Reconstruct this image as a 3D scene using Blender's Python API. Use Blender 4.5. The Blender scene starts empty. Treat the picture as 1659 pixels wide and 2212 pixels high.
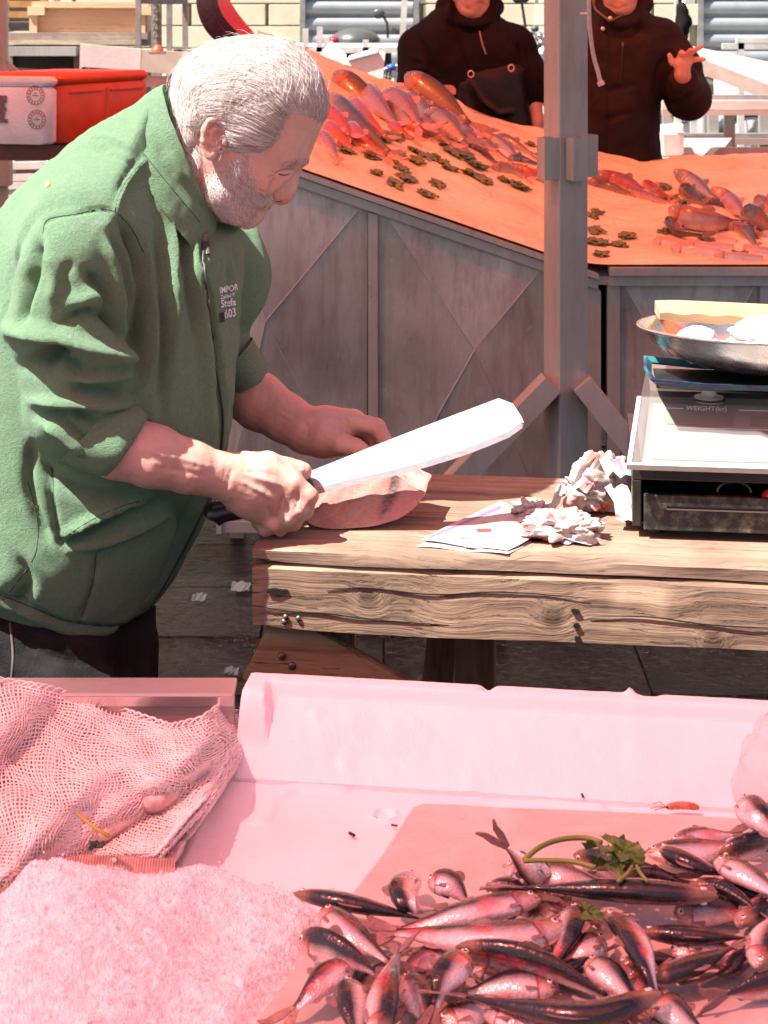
import bpy, bmesh, math, random
import numpy as np
from mathutils import Vector, Matrix
from mathutils.bvhtree import BVHTree

# ------------------------------------------------------------------ camera, sky, sun, exposure
SC = bpy.context.scene
C = SC.collection
FOC, HOR, ZC, CX = 3850.0, -50.0, 1.60, 829.5      # focal length, horizon row, eye height in the picture's own units
cam_d = bpy.data.cameras.new("camera")
cam = bpy.data.objects.new("camera", cam_d); C.objects.link(cam)
cam.location = (0, 0, ZC); cam.rotation_euler = (math.pi / 2, 0, 0)
cam_d.sensor_fit = 'VERTICAL'; cam_d.sensor_height = 36; cam_d.sensor_width = 27
cam_d.lens = 36 * FOC / 2212
cam_d.shift_y = -(1106 - HOR) / 2212
cam_d.clip_start = 0.05; cam_d.clip_end = 400
cam_d.dof.use_dof = True; cam_d.dof.focus_distance = 2.42; cam_d.dof.aperture_fstop = 20
SC.camera = cam

SUN_AZ = (-0.90, -0.43); SUN_EL = math.radians(58)
_n = math.hypot(*SUN_AZ)
SUN_V = Vector((SUN_AZ[0]/_n*math.cos(SUN_EL), SUN_AZ[1]/_n*math.cos(SUN_EL), math.sin(SUN_EL)))
W = bpy.data.worlds.new("World"); SC.world = W; W.use_nodes = True
_nt = W.node_tree; _bg = _nt.nodes["Background"]
_sky = _nt.nodes.new("ShaderNodeTexSky"); _sky.sky_type = 'NISHITA'; _sky.sun_disc = False
_sky.sun_elevation = SUN_EL; _sky.sun_rotation = math.atan2(SUN_V.x, SUN_V.y)
_sky.dust_density = 2.0; _sky.air_density = 1.0; _sky.ozone_density = 1.0
_nt.links.new(_sky.outputs[0], _bg.inputs[0]); _bg.inputs[1].default_value = 0.06
sun_d = bpy.data.lights.new("sun", 'SUN'); sun_d.energy = 5.0; sun_d.angle = math.radians(0.55); sun_d.color = (1, 0.95, 0.87)
sun = bpy.data.objects.new("sun", sun_d); C.objects.link(sun)
sun.rotation_euler = SUN_V.to_track_quat('Z', 'Y').to_euler(); sun.location = (-4, -3, 8)
SC.view_settings.view_transform = 'Standard'; SC.view_settings.look = 'None'
SC.view_settings.exposure = 1.42; SC.view_settings.gamma = 1.0; SC.view_settings.use_curve_mapping = False
SC.render.engine = 'CYCLES'
SC.cycles.max_bounces = 8; SC.cycles.diffuse_bounces = 4; SC.cycles.transparent_max_bounces = 12
SC.cycles.use_denoising = True
SC.cycles.sample_clamp_indirect = 6.0

# ------------------------------------------------------------------ helpers
rnd = random.Random(7); nrg = np.random.default_rng(7)
def P(px, py, D):
    return Vector(((px - CX) / FOC * D, D, ZC - (py - HOR) / FOC * D))
def Pz(px, py, z):                       # where the line of sight of (px, py) meets height z
    return P(px, py, FOC * (ZC - z) / (py - HOR))
def proj(V):
    V = np.asarray(V); return V[:, 0] / V[:, 1] * FOC + CX, (ZC - V[:, 2]) / V[:, 1] * FOC + HOR

def root_of(o):
    while o.parent: o = o.parent
    return o
def props(o, label=None, cat=None, group=None, kind=None):
    for k, v in (("label", label), ("category", cat), ("group", group), ("kind", kind)):
        if v: o[k] = v
    return o
def thing(name, label, cat, loc=(0, 0, 0), rotz=0.0, group=None):
    o = bpy.data.objects.new(name, None); C.objects.link(o); o.empty_display_size = 0.05
    o.location = loc; o.rotation_euler = (0, 0, rotz)
    return props(o, label, cat, group)
def attach(o, parent):
    C.objects.link(o)
    if parent is not None: o.parent = parent
    return o
def mk(name, verts, faces, m, parent=None, smooth=False, local=False, base=True, attrs=None):
    """one mesh object; verts are world coordinates unless local"""
    V = np.asarray([tuple(v) for v in verts], dtype=float) if not isinstance(verts, np.ndarray) else verts.astype(float)
    loc = np.zeros(3)
    if parent is not None:
        if not local:
            r = root_of(parent)
            Mi = np.array((Matrix.Translation(r.location) @ r.rotation_euler.to_matrix().to_4x4()).inverted())
            V = V @ Mi[:3, :3].T + Mi[:3, 3]
    elif base:
        loc = np.array([(V[:, 0].min() + V[:, 0].max())/2, (V[:, 1].min() + V[:, 1].max())/2, V[:, 2].min()]); V = V - loc
    me = bpy.data.meshes.new(name)
    me.from_pydata(V.tolist(), [], faces if not isinstance(faces, np.ndarray) else faces.tolist())
    me.update()
    if smooth: me.polygons.foreach_set("use_smooth", np.ones(len(me.polygons), bool))
    if attrs:
        for k, a in attrs.items():
            at = me.attributes.new(k, 'FLOAT', 'POINT'); at.data.foreach_set("value", np.asarray(a, dtype=np.float32))
    if m is not None: me.materials.append(m)
    o = bpy.data.objects.new(name, me); o.location = loc
    return attach(o, parent)

class MB:
    """collects simple solids of ONE piece"""
    def __init__(s): s.v = []; s.f = []
    def add(s, vs, fs):
        n = len(s.v); s.v += [tuple(v) for v in vs]; s.f += [tuple(i + n for i in f) for f in fs]; return s
    def box(s, c, d, R=None, bev=0.0):
        hx, hy, hz = d[0]/2, d[1]/2, d[2]/2; c = Vector(c); R = R or Matrix.Identity(3)
        if bev <= 0:
            vs = [R @ Vector((x*hx, y*hy, z*hz)) + c for x in (-1, 1) for y in (-1, 1) for z in (-1, 1)]
            return s.add(vs, [(0,1,3,2),(4,6,7,5),(0,4,5,1),(2,3,7,6),(0,2,6,4),(1,5,7,3)])
        b = min(bev, hx*.9, hy*.9, hz*.9); bm = bmesh.new(); bmesh.ops.create_cube(bm, size=1)
        for v in bm.verts: v.co = Vector((v.co.x*d[0], v.co.y*d[1], v.co.z*d[2]))
        bmesh.ops.bevel(bm, geom=list(bm.edges), offset=b, segments=2, affect='EDGES', profile=0.5)
        vs = [R @ v.co + c for v in bm.verts]; bm.verts.index_update(); fs = [tuple(v.index for v in f.verts) for f in bm.faces]; bm.free()
        return s.add(vs, fs)
    def bar(s, a, b, w, h=None, up=(0, 0, 1), bev=0.0):
        a, b = Vector(a), Vector(b); h = h or w; x = (b - a); L = x.length; x.normalize()
        z = Vector(up); y = z.cross(x)
        if y.length < 1e-4: y = Vector((0, 1, 0)).cross(x)
        y.normalize(); z = x.cross(y)
        R = Matrix((x, y, z)).transposed()
        return s.box((a + b)/2, (L, w, h), R, bev)
    def tube(s, pts, r, n=8, cap=True, closed=False, squash=1.0):
        pts = [Vector(p) for p in pts]; m = len(pts); rs = r if hasattr(r, '__len__') else [r]*m
        up = Vector((0.13, 0.21, 1)).normalized(); base = len(s.v); ring = []
        for i, p in enumerate(pts):
            t = (pts[(i+1) % m] - pts[i-1]) if closed else (pts[min(i+1, m-1)] - pts[max(i-1, 0)])
            t.normalize(); u = up - t*up.dot(t)
            if u.length < 1e-3: u = Vector((1, 0, 0)) - t*t.x
            u.normalize(); w = t.cross(u); up = u
            for k in range(n):
                a = 2*math.pi*k/n; s.v.append(tuple(p + (u*math.cos(a)*squash + w*math.sin(a))*rs[i]))
        for i in range(m if closed else m-1):
            j = (i+1) % m
            for k in range(n):
                k2 = (k+1) % n
                s.f.append((base+i*n+k, base+i*n+k2, base+j*n+k2, base+j*n+k))
        if cap and not closed:
            s.f.append(tuple(base+k for k in range(n))[::-1]); s.f.append(tuple(base+(m-1)*n+k for k in range(n)))
        return s
    def loft(s, rings, cap=True, closed=True):
        base = len(s.v); n = len(rings[0])
        for r in rings: s.v += [tuple(v) for v in r]
        for i in range(len(rings)-1):
            for k in range(n if closed else n-1):
                k2 = (k+1) % n
                s.f.append((base+i*n+k, base+i*n+k2, base+(i+1)*n+k2, base+(i+1)*n+k))
        if cap:
            s.f.append(tuple(base+k for k in range(n))[::-1]); s.f.append(tuple(base+(len(rings)-1)*n+k for k in range(n)))
        return s
    def lathe(s, c, prof, n=48, R=None):
        c = Vector(c); R = R or Matrix.Identity(3)
        return s.loft([[R @ Vector((r*math.cos(2*math.pi*k/n), r*math.sin(2*math.pi*k/n), z)) + c for k in range(n)] for r, z in prof], cap=False)
    def prism(s, poly, ext):
        a = [Vector(p) for p in poly]; e = Vector(ext)
        return s.loft([a, [p + e for p in a]])
    def sphere(s, c, r, R=None, nu=12, nv=8):
        c = Vector(c); r = Vector(r) if hasattr(r, '__len__') else Vector((r, r, r)); R = R or Matrix.Identity(3)
        return s.loft([[R @ Vector((r.x*math.sin(t)*math.cos(2*math.pi*k/nu), r.y*math.sin(t)*math.sin(2*math.pi*k/nu), r.z*math.cos(t))) + c for k in range(nu)]
                       for t in [max(0.02, math.pi*i/nv) if i < nv else math.pi-0.02 for i in range(nv+1)]])
    def build(s, name, m, parent=None, smooth=False, local=False, **kw):
        o = mk(name, s.v, s.f, m, parent, smooth, local, **kw)
        return o
def RZ(a): return Matrix.Rotation(a, 3, 'Z')
def fix_normals(o):
    bm = bmesh.new(); bm.from_mesh(o.data); bmesh.ops.recalc_face_normals(bm, faces=bm.faces); bm.to_mesh(o.data); bm.free(); return o
def autosmooth(o, ang=40):
    me = o.data; me.polygons.foreach_set("use_smooth", np.ones(len(me.polygons), bool))
    try: me.set_sharp_from_angle(angle=math.radians(ang))
    except Exception: pass
    return o

# ------------------------------------------------------------------ node materials
class NT:
    def __init__(s, m): s.t = m.node_tree; s.L = s.t.links.new
    def n(s, typ, **kw):
        x = s.t.nodes.new("ShaderNode" + typ)
        for k, v in kw.items():
            if k.startswith("i_"):
                x.inputs[k[2:].replace("_", " ")].default_value = v
            else: setattr(x, k, v)
        return x
    def link(s, a, ao, b, bi): s.L(a.outputs[ao], b.inputs[bi])
    def ramp(s, fac, stops, interp='LINEAR'):
        r = s.n("ValToRGB"); cr = r.color_ramp; cr.interpolation = interp
        while len(cr.elements) < len(stops): cr.elements.new(0.5)
        for e, (p, c) in zip(cr.elements, stops):
            e.position = p; e.color = (c, c, c, 1) if not hasattr(c, '__len__') else (*c[:3], 1)
        s.L(fac, r.inputs[0]); return r
    def mixc(s, fac, a, b, mode='MIX'):
        x = s.n("Mix", data_type='RGBA', blend_type=mode)
        for i, v in ((0, fac), (6, a), (7, b)):
            if isinstance(v, bpy.types.NodeSocket): s.L(v, x.inputs[i])
            else: x.inputs[i].default_value = v if i == 0 else ((v[0], v[1], v[2], 1) if hasattr(v, '__len__') else (v, v, v, 1))
        return x.outputs[2]
    def math(s, op, a, b=0.0, c=None):
        x = s.n("Math", operation=op)
        for i, v in enumerate((a, b) if c is None else (a, b, c)):
            if isinstance(v, bpy.types.NodeSocket): s.L(v, x.inputs[i])
            else: x.inputs[i].default_value = v
        return x.outputs[0]
    def coords(s, scale=(1, 1, 1), rot=(0, 0, 0), src='Object'):
        tc = s.n("TexCoord"); mp = s.n("Mapping"); mp.inputs['Scale'].default_value = scale; mp.inputs['Rotation'].default_value = rot
        s.L(tc.outputs[src], mp.inputs[0]); return mp.outputs[0]
    def noise(s, vec, scale, detail=4, rough=.55, dist=0.0):
        x = s.n("TexNoise"); x.inputs['Scale'].default_value = scale; x.inputs['Detail'].default_value = detail
        x.inputs['Roughness'].default_value = rough; x.inputs['Distortion'].default_value = dist
        s.L(vec, x.inputs['Vector']); return x.outputs['Fac']
    def attr(s, name):
        x = s.n("Attribute", attribute_name=name); return x.outputs['Fac']
def newmat(name):
    m = bpy.data.materials.new(name); m.use_nodes = True
    k = NT(m); b = m.node_tree.nodes["Principled BSDF"]; return m, k, b
def simple(name, col, rough=.6, metal=0.0, col2=None, nscale=12, bump=0.0, bscale=60, spec=.5, thr=(.35, .65), sss=0.0, rvar=0.0, sheen=0.0, coat=0.0, stretch=(1, 1, 1)):
    m, k, b = newmat(name)
    co = k.coords(scale=stretch)
    if col2 is not None:
        f = k.ramp(k.noise(co, nscale, 5, .6), [(thr[0], 0.0), (thr[1], 1.0)])
        k.L(k.mixc(f.outputs[0], col, col2), b.inputs['Base Color'])
    else: b.inputs['Base Color'].default_value = (*col, 1)
    b.inputs['Roughness'].default_value = rough; b.inputs['Metallic'].default_value = metal
    b.inputs['Specular IOR Level'].default_value = spec
    if rvar: 
        r = k.ramp(k.noise(co, nscale*2.3, 4), [(.3, max(0, rough-rvar)), (.7, min(1, rough+rvar))]); k.L(r.outputs[0], b.inputs['Roughness'])
    if bump:
        bp = k.n("Bump"); bp.inputs['Strength'].default_value = bump; bp.inputs['Distance'].default_value = 0.01
        k.L(k.noise(co, bscale, 5, .6), bp.inputs['Height']); k.L(bp.outputs[0], b.inputs['Normal'])
    if sss:
        b.inputs['Subsurface Weight'].default_value = sss; b.inputs['Subsurface Radius'].default_value = (1, .35, .2); b.inputs['Subsurface Scale'].default_value = 0.006
    if sheen: b.inputs['Sheen Weight'].default_value = sheen; b.inputs['Sheen Roughness'].default_value = .4
    if coat: b.inputs['Coat Weight'].default_value = coat; b.inputs['Coat Roughness'].default_value = .12
    return m

def wood(name, c1, c2, c3, axis=0, grain=1.0, bump=.6, rough=.75, spots=True, knots=()):
    """weathered board; grain runs along local axis"""
    m, k, b = newmat(name)
    st = [64.0, 64.0, 64.0]; st[axis] = 1.5
    tc = k.coords()
    wob = k.noise(tc, 2.2, 3)
    cv = k.coords(scale=tuple(st))
    add = k.n("VectorMath", operation='MULTIPLY_ADD'); 
    comb = k.n("CombineXYZ"); 
    for i in range(3):
        if i != axis: k.L(wob, comb.inputs[i])
    k.L(comb.outputs[0], add.inputs[0]); add.inputs[1].default_value = (7, 7, 7); k.L(cv, add.inputs[2])
    vec = add.outputs[0]
    kn_sum = None
    for (p, r) in knots:                      # rings bend round each knot
        ds = k.n("VectorMath", operation='DISTANCE'); k.L(tc, ds.inputs[0]); ds.inputs[1].default_value = p
        g = k.math('EXPONENT', k.math('MULTIPLY', k.math('POWER', k.math('DIVIDE', ds.outputs['Value'], r), 2.0), -1.0))
        kn_sum = g if kn_sum is None else k.math('ADD', kn_sum, g)
    if kn_sum is not None:
        c2n = k.n("CombineXYZ")
        for i in range(3): 
            if i != axis: k.L(k.math('MULTIPLY', kn_sum, 1.2), c2n.inputs[i])
        a2 = k.n("VectorMath", operation='ADD'); k.L(vec, a2.inputs[0]); k.L(c2n.outputs[0], a2.inputs[1]); vec = a2.outputs[0]
    g1 = k.noise(vec, 1.0*grain, 6, .62, .25)
    g2 = k.noise(vec, 4.0*grain, 4, .7)
    col = k.ramp(g1, [(.28, c3), (.44, c2), (.6, c1), (.78, tuple(min(1, x*1.15) for x in c1))])
    dk = k.ramp(g2, [(.28, 0.0), (.40, 1.0)])
    c = k.mixc(dk.outputs[0], tuple(x*.6 for x in c3), col.outputs[0])
    if spots:
        pt = k.ramp(k.noise(tc, 7, 5, .65), [(.42, 0.0), (.66, 1.0)])
        c = k.mixc(k.math('MULTIPLY', pt.outputs[0], .55), c, tuple(x*.55 for x in c2))
    if kn_sum is not None:
        kd = k.ramp(kn_sum, [(.55, 0.0), (.9, 1.0)]); c = k.mixc(k.math('MULTIPLY', kd.outputs[0], .75), c, tuple(x*.45 for x in c3))
    k.L(c, b.inputs['Base Color']); b.inputs['Roughness'].default_value = rough; b.inputs['Specular IOR Level'].default_value = .25
    bp = k.n("Bump"); bp.inputs['Strength'].default_value = bump; bp.inputs['Distance'].default_value = .006
    k.L(k.math('ADD', k.math('MULTIPLY', g1, .8), dk.outputs[0]), bp.inputs['Height']); k.L(bp.outputs[0], b.inputs['Normal'])
    return m

def steel(name, col=(.42, .39, .36), rough=.42, metal=.75, grime=.5, vert=True):
    m, k, b = newmat(name)
    co = k.coords(scale=(9, 9, 1.4) if vert else (1.4, 9, 9)); c2 = k.coords()
    big = k.ramp(k.noise(c2, 2.6, 5, .6), [(.35, 0.0), (.7, 1.0)])
    st = k.noise(co, 3.0, 6, .7); fine = k.noise(c2, 45, 5, .7)
    c = k.mixc(k.math('MULTIPLY', big.outputs[0], grime), col, tuple(x*.5 for x in col))
    s2 = k.ramp(st, [(.45, 0.0), (.72, 1.0)]); c = k.mixc(k.math('MULTIPLY', s2.outputs[0], grime*.6), c, (.16, .12, .09))
    fl = k.ramp(fine, [(.60, 0.0), (.72, 1.0)]); c = k.mixc(k.math('MULTIPLY', fl.outputs[0], grime*.5), c, (.6, .56, .5))
    k.L(c, b.inputs['Base Color']); b.inputs['Metallic'].default_value = metal
    r = k.ramp(st, [(.3, rough-.12), (.7, rough+.18)]); k.L(r.outputs[0], b.inputs['Roughness'])
    bp = k.n("Bump"); bp.inputs['Strength'].default_value = .12; bp.inputs['Distance'].default_value = .004
    k.L(fine, bp.inputs['Height']); k.L(bp.outputs[0], b.inputs['Normal'])
    return m

# ------------------------------------------------------------------ implicit surfaces
class Field:
    def __init__(s, lo, hi, h):
        s.lo = np.array(lo, float); s.h = h; s.n = np.ceil((np.array(hi) - s.lo)/h).astype(int) + 1
        s.F = np.full(s.n, .05, np.float32)
        s.ax = [s.lo[i] + h*np.arange(s.n[i]) for i in range(3)]
    def win(s, lo, hi, pad):
        a = np.clip(np.floor((np.array(lo) - pad - s.lo)/s.h).astype(int), 0, s.n - 1)
        b = np.clip(np.ceil((np.array(hi) + pad - s.lo)/s.h).astype(int) + 1, 1, s.n)
        b = np.maximum(b, a+1)
        sl = tuple(slice(a[i], b[i]) for i in range(3))
        g = [s.ax[0][sl[0]][:, None, None], s.ax[1][sl[1]][None, :, None], s.ax[2][sl[2]][None, None, :]]
        return sl, g
    def comb(s, sl, v, k, op):
        A = s.F[sl]; v = v.astype(np.float32)
        if op == 'sub': 
            v = -v; h = np.maximum(k - np.abs(A - v), 0)/max(k, 1e-6); s.F[sl] = np.maximum(A, v) + h*h*k/4
        else:
            h = np.maximum(k - np.abs(A - v), 0)/max(k, 1e-6); s.F[sl] = np.minimum(A, v) - h*h*k/4
    def capsule(s, a, b, ra, rb=None, k=.012, op='add', sq=None):
        rb = ra if rb is None else rb; a, b = np.array(a, float), np.array(b, float)
        m = max(ra, rb); sl, g = s.win(np.minimum(a, b) - m, np.maximum(a, b) + m, .04)
        d = b - a; L = max(d @ d, 1e-12)
        t = np.clip(((g[0]-a[0])*d[0] + (g[1]-a[1])*d[1] + (g[2]-a[2])*d[2])/L, 0, 1)
        q = np.sqrt((g[0]-a[0]-t*d[0])**2 + (g[1]-a[1]-t*d[1])**2 + (g[2]-a[2]-t*d[2])**2)
        s.comb(sl, q - (ra + (rb-ra)*t), k, op); return s
    def chain(s, pts, rs, k=.012, op='add'):
        for i in range(len(pts)-1): s.capsule(pts[i], pts[i+1], rs[i], rs[i+1], k, op)
        return s
    def ell(s, c, r, R=None, k=.015, op='add'):
        c = np.array(c, float); r = np.array(r, float); m = r.max(); sl, g = s.win(c - m, c + m, .04)
        X, Y, Z = g[0]-c[0], g[1]-c[1], g[2]-c[2]
        if R is not None:
            A = np.array(R).T
            X, Y, Z = (A[i][0]*X + A[i][1]*Y + A[i][2]*Z for i in range(3))
        k0 = np.sqrt((X/r[0])**2 + (Y/r[1])**2 + (Z/r[2])**2); k1 = np.sqrt((X/r[0]**2)**2 + (Y/r[1]**2)**2 + (Z/r[2]**2)**2)
        s.comb(sl, k0*(k0-1)/np.maximum(k1, 1e-6), k, op); return s
    def inflate(s, poly, D, Wd, R, k=.02, op='add', tilt=(0, 0), px=True, power=2.0, slope=None):
        """a rounded solid with outline poly (picture outline standing at depth D), half thickness Wd, edge radius R"""
        q = np.array([[P(a, b, D).x, P(a, b, D).z] for a, b in poly]) if px else np.array(poly)
        lo2, hi2 = q.min(0), q.max(0); T = Wd
        ty = (abs(tilt[0])*(hi2[0]-lo2[0]) + abs(tilt[1])*(hi2[1]-lo2[1]))/2
        sl, g = s.win((lo2[0], D-T-ty, lo2[1]), (hi2[0], D+T+ty, hi2[1]), .04)
        X = g[0][:, 0, 0][:, None]; Z = g[2][0, 0, :][None, :]
        d2 = np.full((X.shape[0], Z.shape[1]), 1e9); ins = np.zeros(d2.shape, bool)
        for i in range(len(q)):
            a, b = q[i], q[(i+1) % len(q)]; e = b - a
            t = np.clip(((X-a[0])*e[0] + (Z-a[1])*e[1])/max(e @ e, 1e-12), 0, 1)
            d2 = np.minimum(d2, (X-a[0]-t*e[0])**2 + (Z-a[1]-t*e[1])**2)
            c = ((a[1] > Z) != (b[1] > Z)) & (X < (b[0]-a[0])*(Z-a[1])/((b[1]-a[1]) or 1e-12) + a[0]); ins ^= c
        d = np.sqrt(d2)
        Tm = np.where(ins, Wd*np.power(np.clip(1-(1-np.minimum(d/R, 1))**power, 0, 1), 1/power), 0)
        cx, cz = (lo2+hi2)/2
        yc = D + tilt[0]*(X-cx) + tilt[1]*(Z-cz)
        ay = np.abs(g[1] - yc[:, None, :])
        v = np.where(ins[:, None, :], ay - Tm[:, None, :], np.sqrt(d2[:, None, :] + ay**2))
        s.comb(sl, v, k, op); return s
    def mesh(s, smooth=2):
        F = s.F; S = F < 0
        c = [(i, j, l) for i in (0, 1) for j in (0, 1) for l in (0, 1)]
        n = s.n - 1
        sub = lambda A, o: A[o[0]:o[0]+n[0], o[1]:o[1]+n[1], o[2]:o[2]+n[2]]
        cnt = np.zeros(n, np.int8)
        for o in c: cnt += sub(S, o)
        act = (cnt > 0) & (cnt < 8); I = np.argwhere(act)
        idx = np.full(n, -1, np.int32); idx[tuple(I.T)] = np.arange(len(I))
        acc = np.zeros((len(I), 3)); num = np.zeros(len(I))
        for a in c:
            for ax in range(3):
                if a[ax]: continue
                b = list(a); b[ax] = 1
                fa = F[I[:, 0]+a[0], I[:, 1]+a[1], I[:, 2]+a[2]]; fb = F[I[:, 0]+b[0], I[:, 1]+b[1], I[:, 2]+b[2]]
                x = (fa < 0) != (fb < 0); t = np.where(x, fa/np.where(fa == fb, 1, fa-fb), 0)
                p = np.tile(np.array(a, float), (len(I), 1)); p[:, ax] = t
                acc[x] += p[x]; num[x] += 1
        V = s.lo + s.h*(I + acc/num[:, None])
        Q = []
        for ax in range(3):
            o = [0, 0, 0]; o[ax] = 1; u, w = (ax+1) % 3, (ax+2) % 3
            A = S[tuple(slice(0, s.n[i]-1) if i == ax else slice(1, s.n[i]-1) for i in range(3))]
            B = S[tuple(slice(1, s.n[i]) if i == ax else slice(1, s.n[i]-1) for i in range(3))]
            E = np.argwhere(A != B); 
            if not len(E): continue
            sg = A[tuple(E.T)]
            E = E.copy(); E[:, u] += 1; E[:, w] += 1
            def cell(du, dw):
                G = E.copy(); G[:, u] += du; G[:, w] += dw; return idx[tuple(G.T)]
            q = np.stack([cell(-1, -1), cell(0, -1), cell(0, 0), cell(-1, 0)], 1)
            q[~sg] = q[~sg][:, ::-1]; Q.append(q)
        Q = np.concatenate(Q); Q = Q[(Q >= 0).all(1)]
        return relax(V, Q, smooth), Q
def relax(V, Q, it, lam=.5):
    e = np.concatenate([Q[:, [0, 1]], Q[:, [1, 2]], Q[:, [2, 3]], Q[:, [3, 0]]])
    for _ in range(it):
        A = np.zeros_like(V); n = np.zeros(len(V))
        for ax in range(3):
            A[:, ax] = np.bincount(e[:, 0], V[e[:, 1], ax], len(V)) + np.bincount(e[:, 1], V[e[:, 0], ax], len(V))
        n = np.bincount(e[:, 0], minlength=len(V)) + np.bincount(e[:, 1], minlength=len(V))
        V = V + lam*(A/np.maximum(n, 1)[:, None] - V)
    return V
def vnormals(V, Q):
    d1, d2 = V[Q[:, 2]] - V[Q[:, 0]], V[Q[:, 3]] - V[Q[:, 1]]; fn = np.cross(d1, d2); N = np.zeros_like(V)
    for k in range(4):
        for ax in range(3): N[:, ax] += np.bincount(Q[:, k], fn[:, ax], len(V))
    return N/np.maximum(np.linalg.norm(N, axis=1), 1e-12)[:, None]
def spline(pts, n=8):
    p = np.array(pts, float)
    if len(p) < 3: return p
    p = np.vstack([2*p[0]-p[1], p, 2*p[-1]-p[-2]]); out = []
    for i in range(1, len(p)-2):
        for t in np.arange(n)/n:
            out.append(.5*((2*p[i]) + (-p[i-1]+p[i+1])*t + (2*p[i-1]-5*p[i]+4*p[i+1]-p[i+2])*t*t + (-p[i-1]+3*p[i]-3*p[i+1]+p[i+2])*t**3))
    out.append(p[-2]); return np.array(out)
def pldist(x, y, pl):
    best = np.full(len(x), 1e9); tt = np.zeros(len(x)); n = len(pl)-1
    for i in range(n):
        a, b = pl[i], pl[i+1]; e = b - a
        t = np.clip(((x-a[0])*e[0] + (y-a[1])*e[1])/max(e @ e, 1e-9), 0, 1)
        d = np.hypot(x-a[0]-t*e[0], y-a[1]-t*e[1]); m = d < best
        best = np.where(m, d, best); tt = np.where(m, (i+t)/n, tt)
    return best, tt
def sculpt(V, Q, strokes, Drange=None, far=False):
    """push or pull creases along strokes ((points), width, amount) on the side of the form that faces the street"""
    N = vnormals(V, Q); u, v = proj(V)
    face = N[:, 1] if far else -N[:, 1]
    w = np.clip(face*2.2 + .15, 0, 1)
    if Drange: w = w*((V[:, 1] > Drange[0]) & (V[:, 1] < Drange[1]))
    D = np.zeros(len(V))
    for st in strokes:
        pts, wd, amp = st[:3]; pl = spline(pts, 5); lo, hi = pl.min(0) - wd*3, pl.max(0) + wd*3
        m = np.where((u > lo[0]) & (u < hi[0]) & (v > lo[1]) & (v < hi[1]) & (w > 0))[0]
        if not len(m): continue
        d, t = pldist(u[m], v[m], pl)
        taper = np.clip(np.minimum(t, 1-t)*5, 0, 1) if len(st) < 4 else 1.0
        D[m] += amp*np.exp(-(d/wd)**2)*(.25 + .75*taper)
    return V + N*(D*w)[:, None]
def vnoise(V, sc, seed=0, octv=3):
    r = np.random.default_rng(seed); out = np.zeros(len(V)); a = 1.0
    for o in range(octv):
        for j in range(5):
            d = r.normal(size=3); d /= np.linalg.norm(d); out += a*np.sin(V @ d*sc*(1+.3*j)*2**o + r.uniform(0, 6.28))/5
        a *= .5
    return out
def inpoly(u, v, poly):
    q = np.array(poly, float); ins = np.zeros(np.shape(u), bool)
    for i in range(len(q)):
        a, b = q[i], q[(i+1) % len(q)]
        ins ^= ((a[1] > v) != (b[1] > v)) & (u < (b[0]-a[0])*(v-a[1])/((b[1]-a[1]) or 1e-12) + a[0])
    return ins
def bvh(V, Q): return BVHTree.FromPolygons([tuple(v) for v in V], [tuple(q) for q in Q])
EYE = Vector((0, 0, ZC))
def on_surface(tree, px, py, lift=.001, fallback=None):
    d = (P(px, py, 1.0) - EYE).normalized(); hit = tree.ray_cast(EYE, d)
    if hit[0] is None: return fallback
    return hit[0] + hit[1]*lift
def seam(tree, pts, r, name, m, parent, n=5, lift=.0, squash=1.0, sub=6):
    pl = spline(pts, sub); q = [on_surface(tree, a, b, lift) for a, b in pl]; q = [x for x in q if x is not None]
    if len(q) < 2: return None
    q = [q[0]] + [b for a, b in zip(q, q[1:]) if (b-a).length < .05]
    return MB().tube(q, r, n, squash=squash).build(name, m, parent, smooth=True)
def text_mesh(body, size, bold=False):
    cu = bpy.data.curves.new("lettering", 'FONT'); cu.body = body; cu.size = size; cu.resolution_u = 3
    if bold: cu.offset = size*.018
    o = bpy.data.objects.new("lettering", cu); C.objects.link(o)
    me = bpy.data.meshes.new_from_object(o.evaluated_get(bpy.context.evaluated_depsgraph_get()))
    V = np.array([tuple(v.co) for v in me.vertices]); F = [tuple(p.vertices) for p in me.polygons]
    bpy.data.objects.remove(o); bpy.data.curves.remove(cu); bpy.data.meshes.remove(me); return V, F
# ------------------------------------------------------------------ shared materials
M_STEEL = steel("stainless_panel", (.53, .555, .50), .36, .35, .95)
M_STEEL_F = steel("stainless_frame", (.52, .535, .49), .36, .35, .5)
M_POST = steel("galvanised_post", (.42, .435, .40), .45, .3, .5)
M_TUB = steel("tub_steel", (.62, .58, .56), .32, .55, .35, vert=False)
M_WHITE_FR = simple("white_painted_metal", (.66, .64, .60), .5, .0, (.48, .45, .41), 9, .1)
M_GREYBAR = simple("grey_painted_bar", (.30, .29, .28), .5, .2, (.2, .19, .18), 14, .1)
M_BLACK = simple("black_plastic", (.012, .012, .013), .4, 0, (.03, .03, .03), 20, .05)
M_DARK = simple("dark_recess_board", (.03, .024, .02), .8, 0, (.05, .04, .03), 8, .2)

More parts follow.
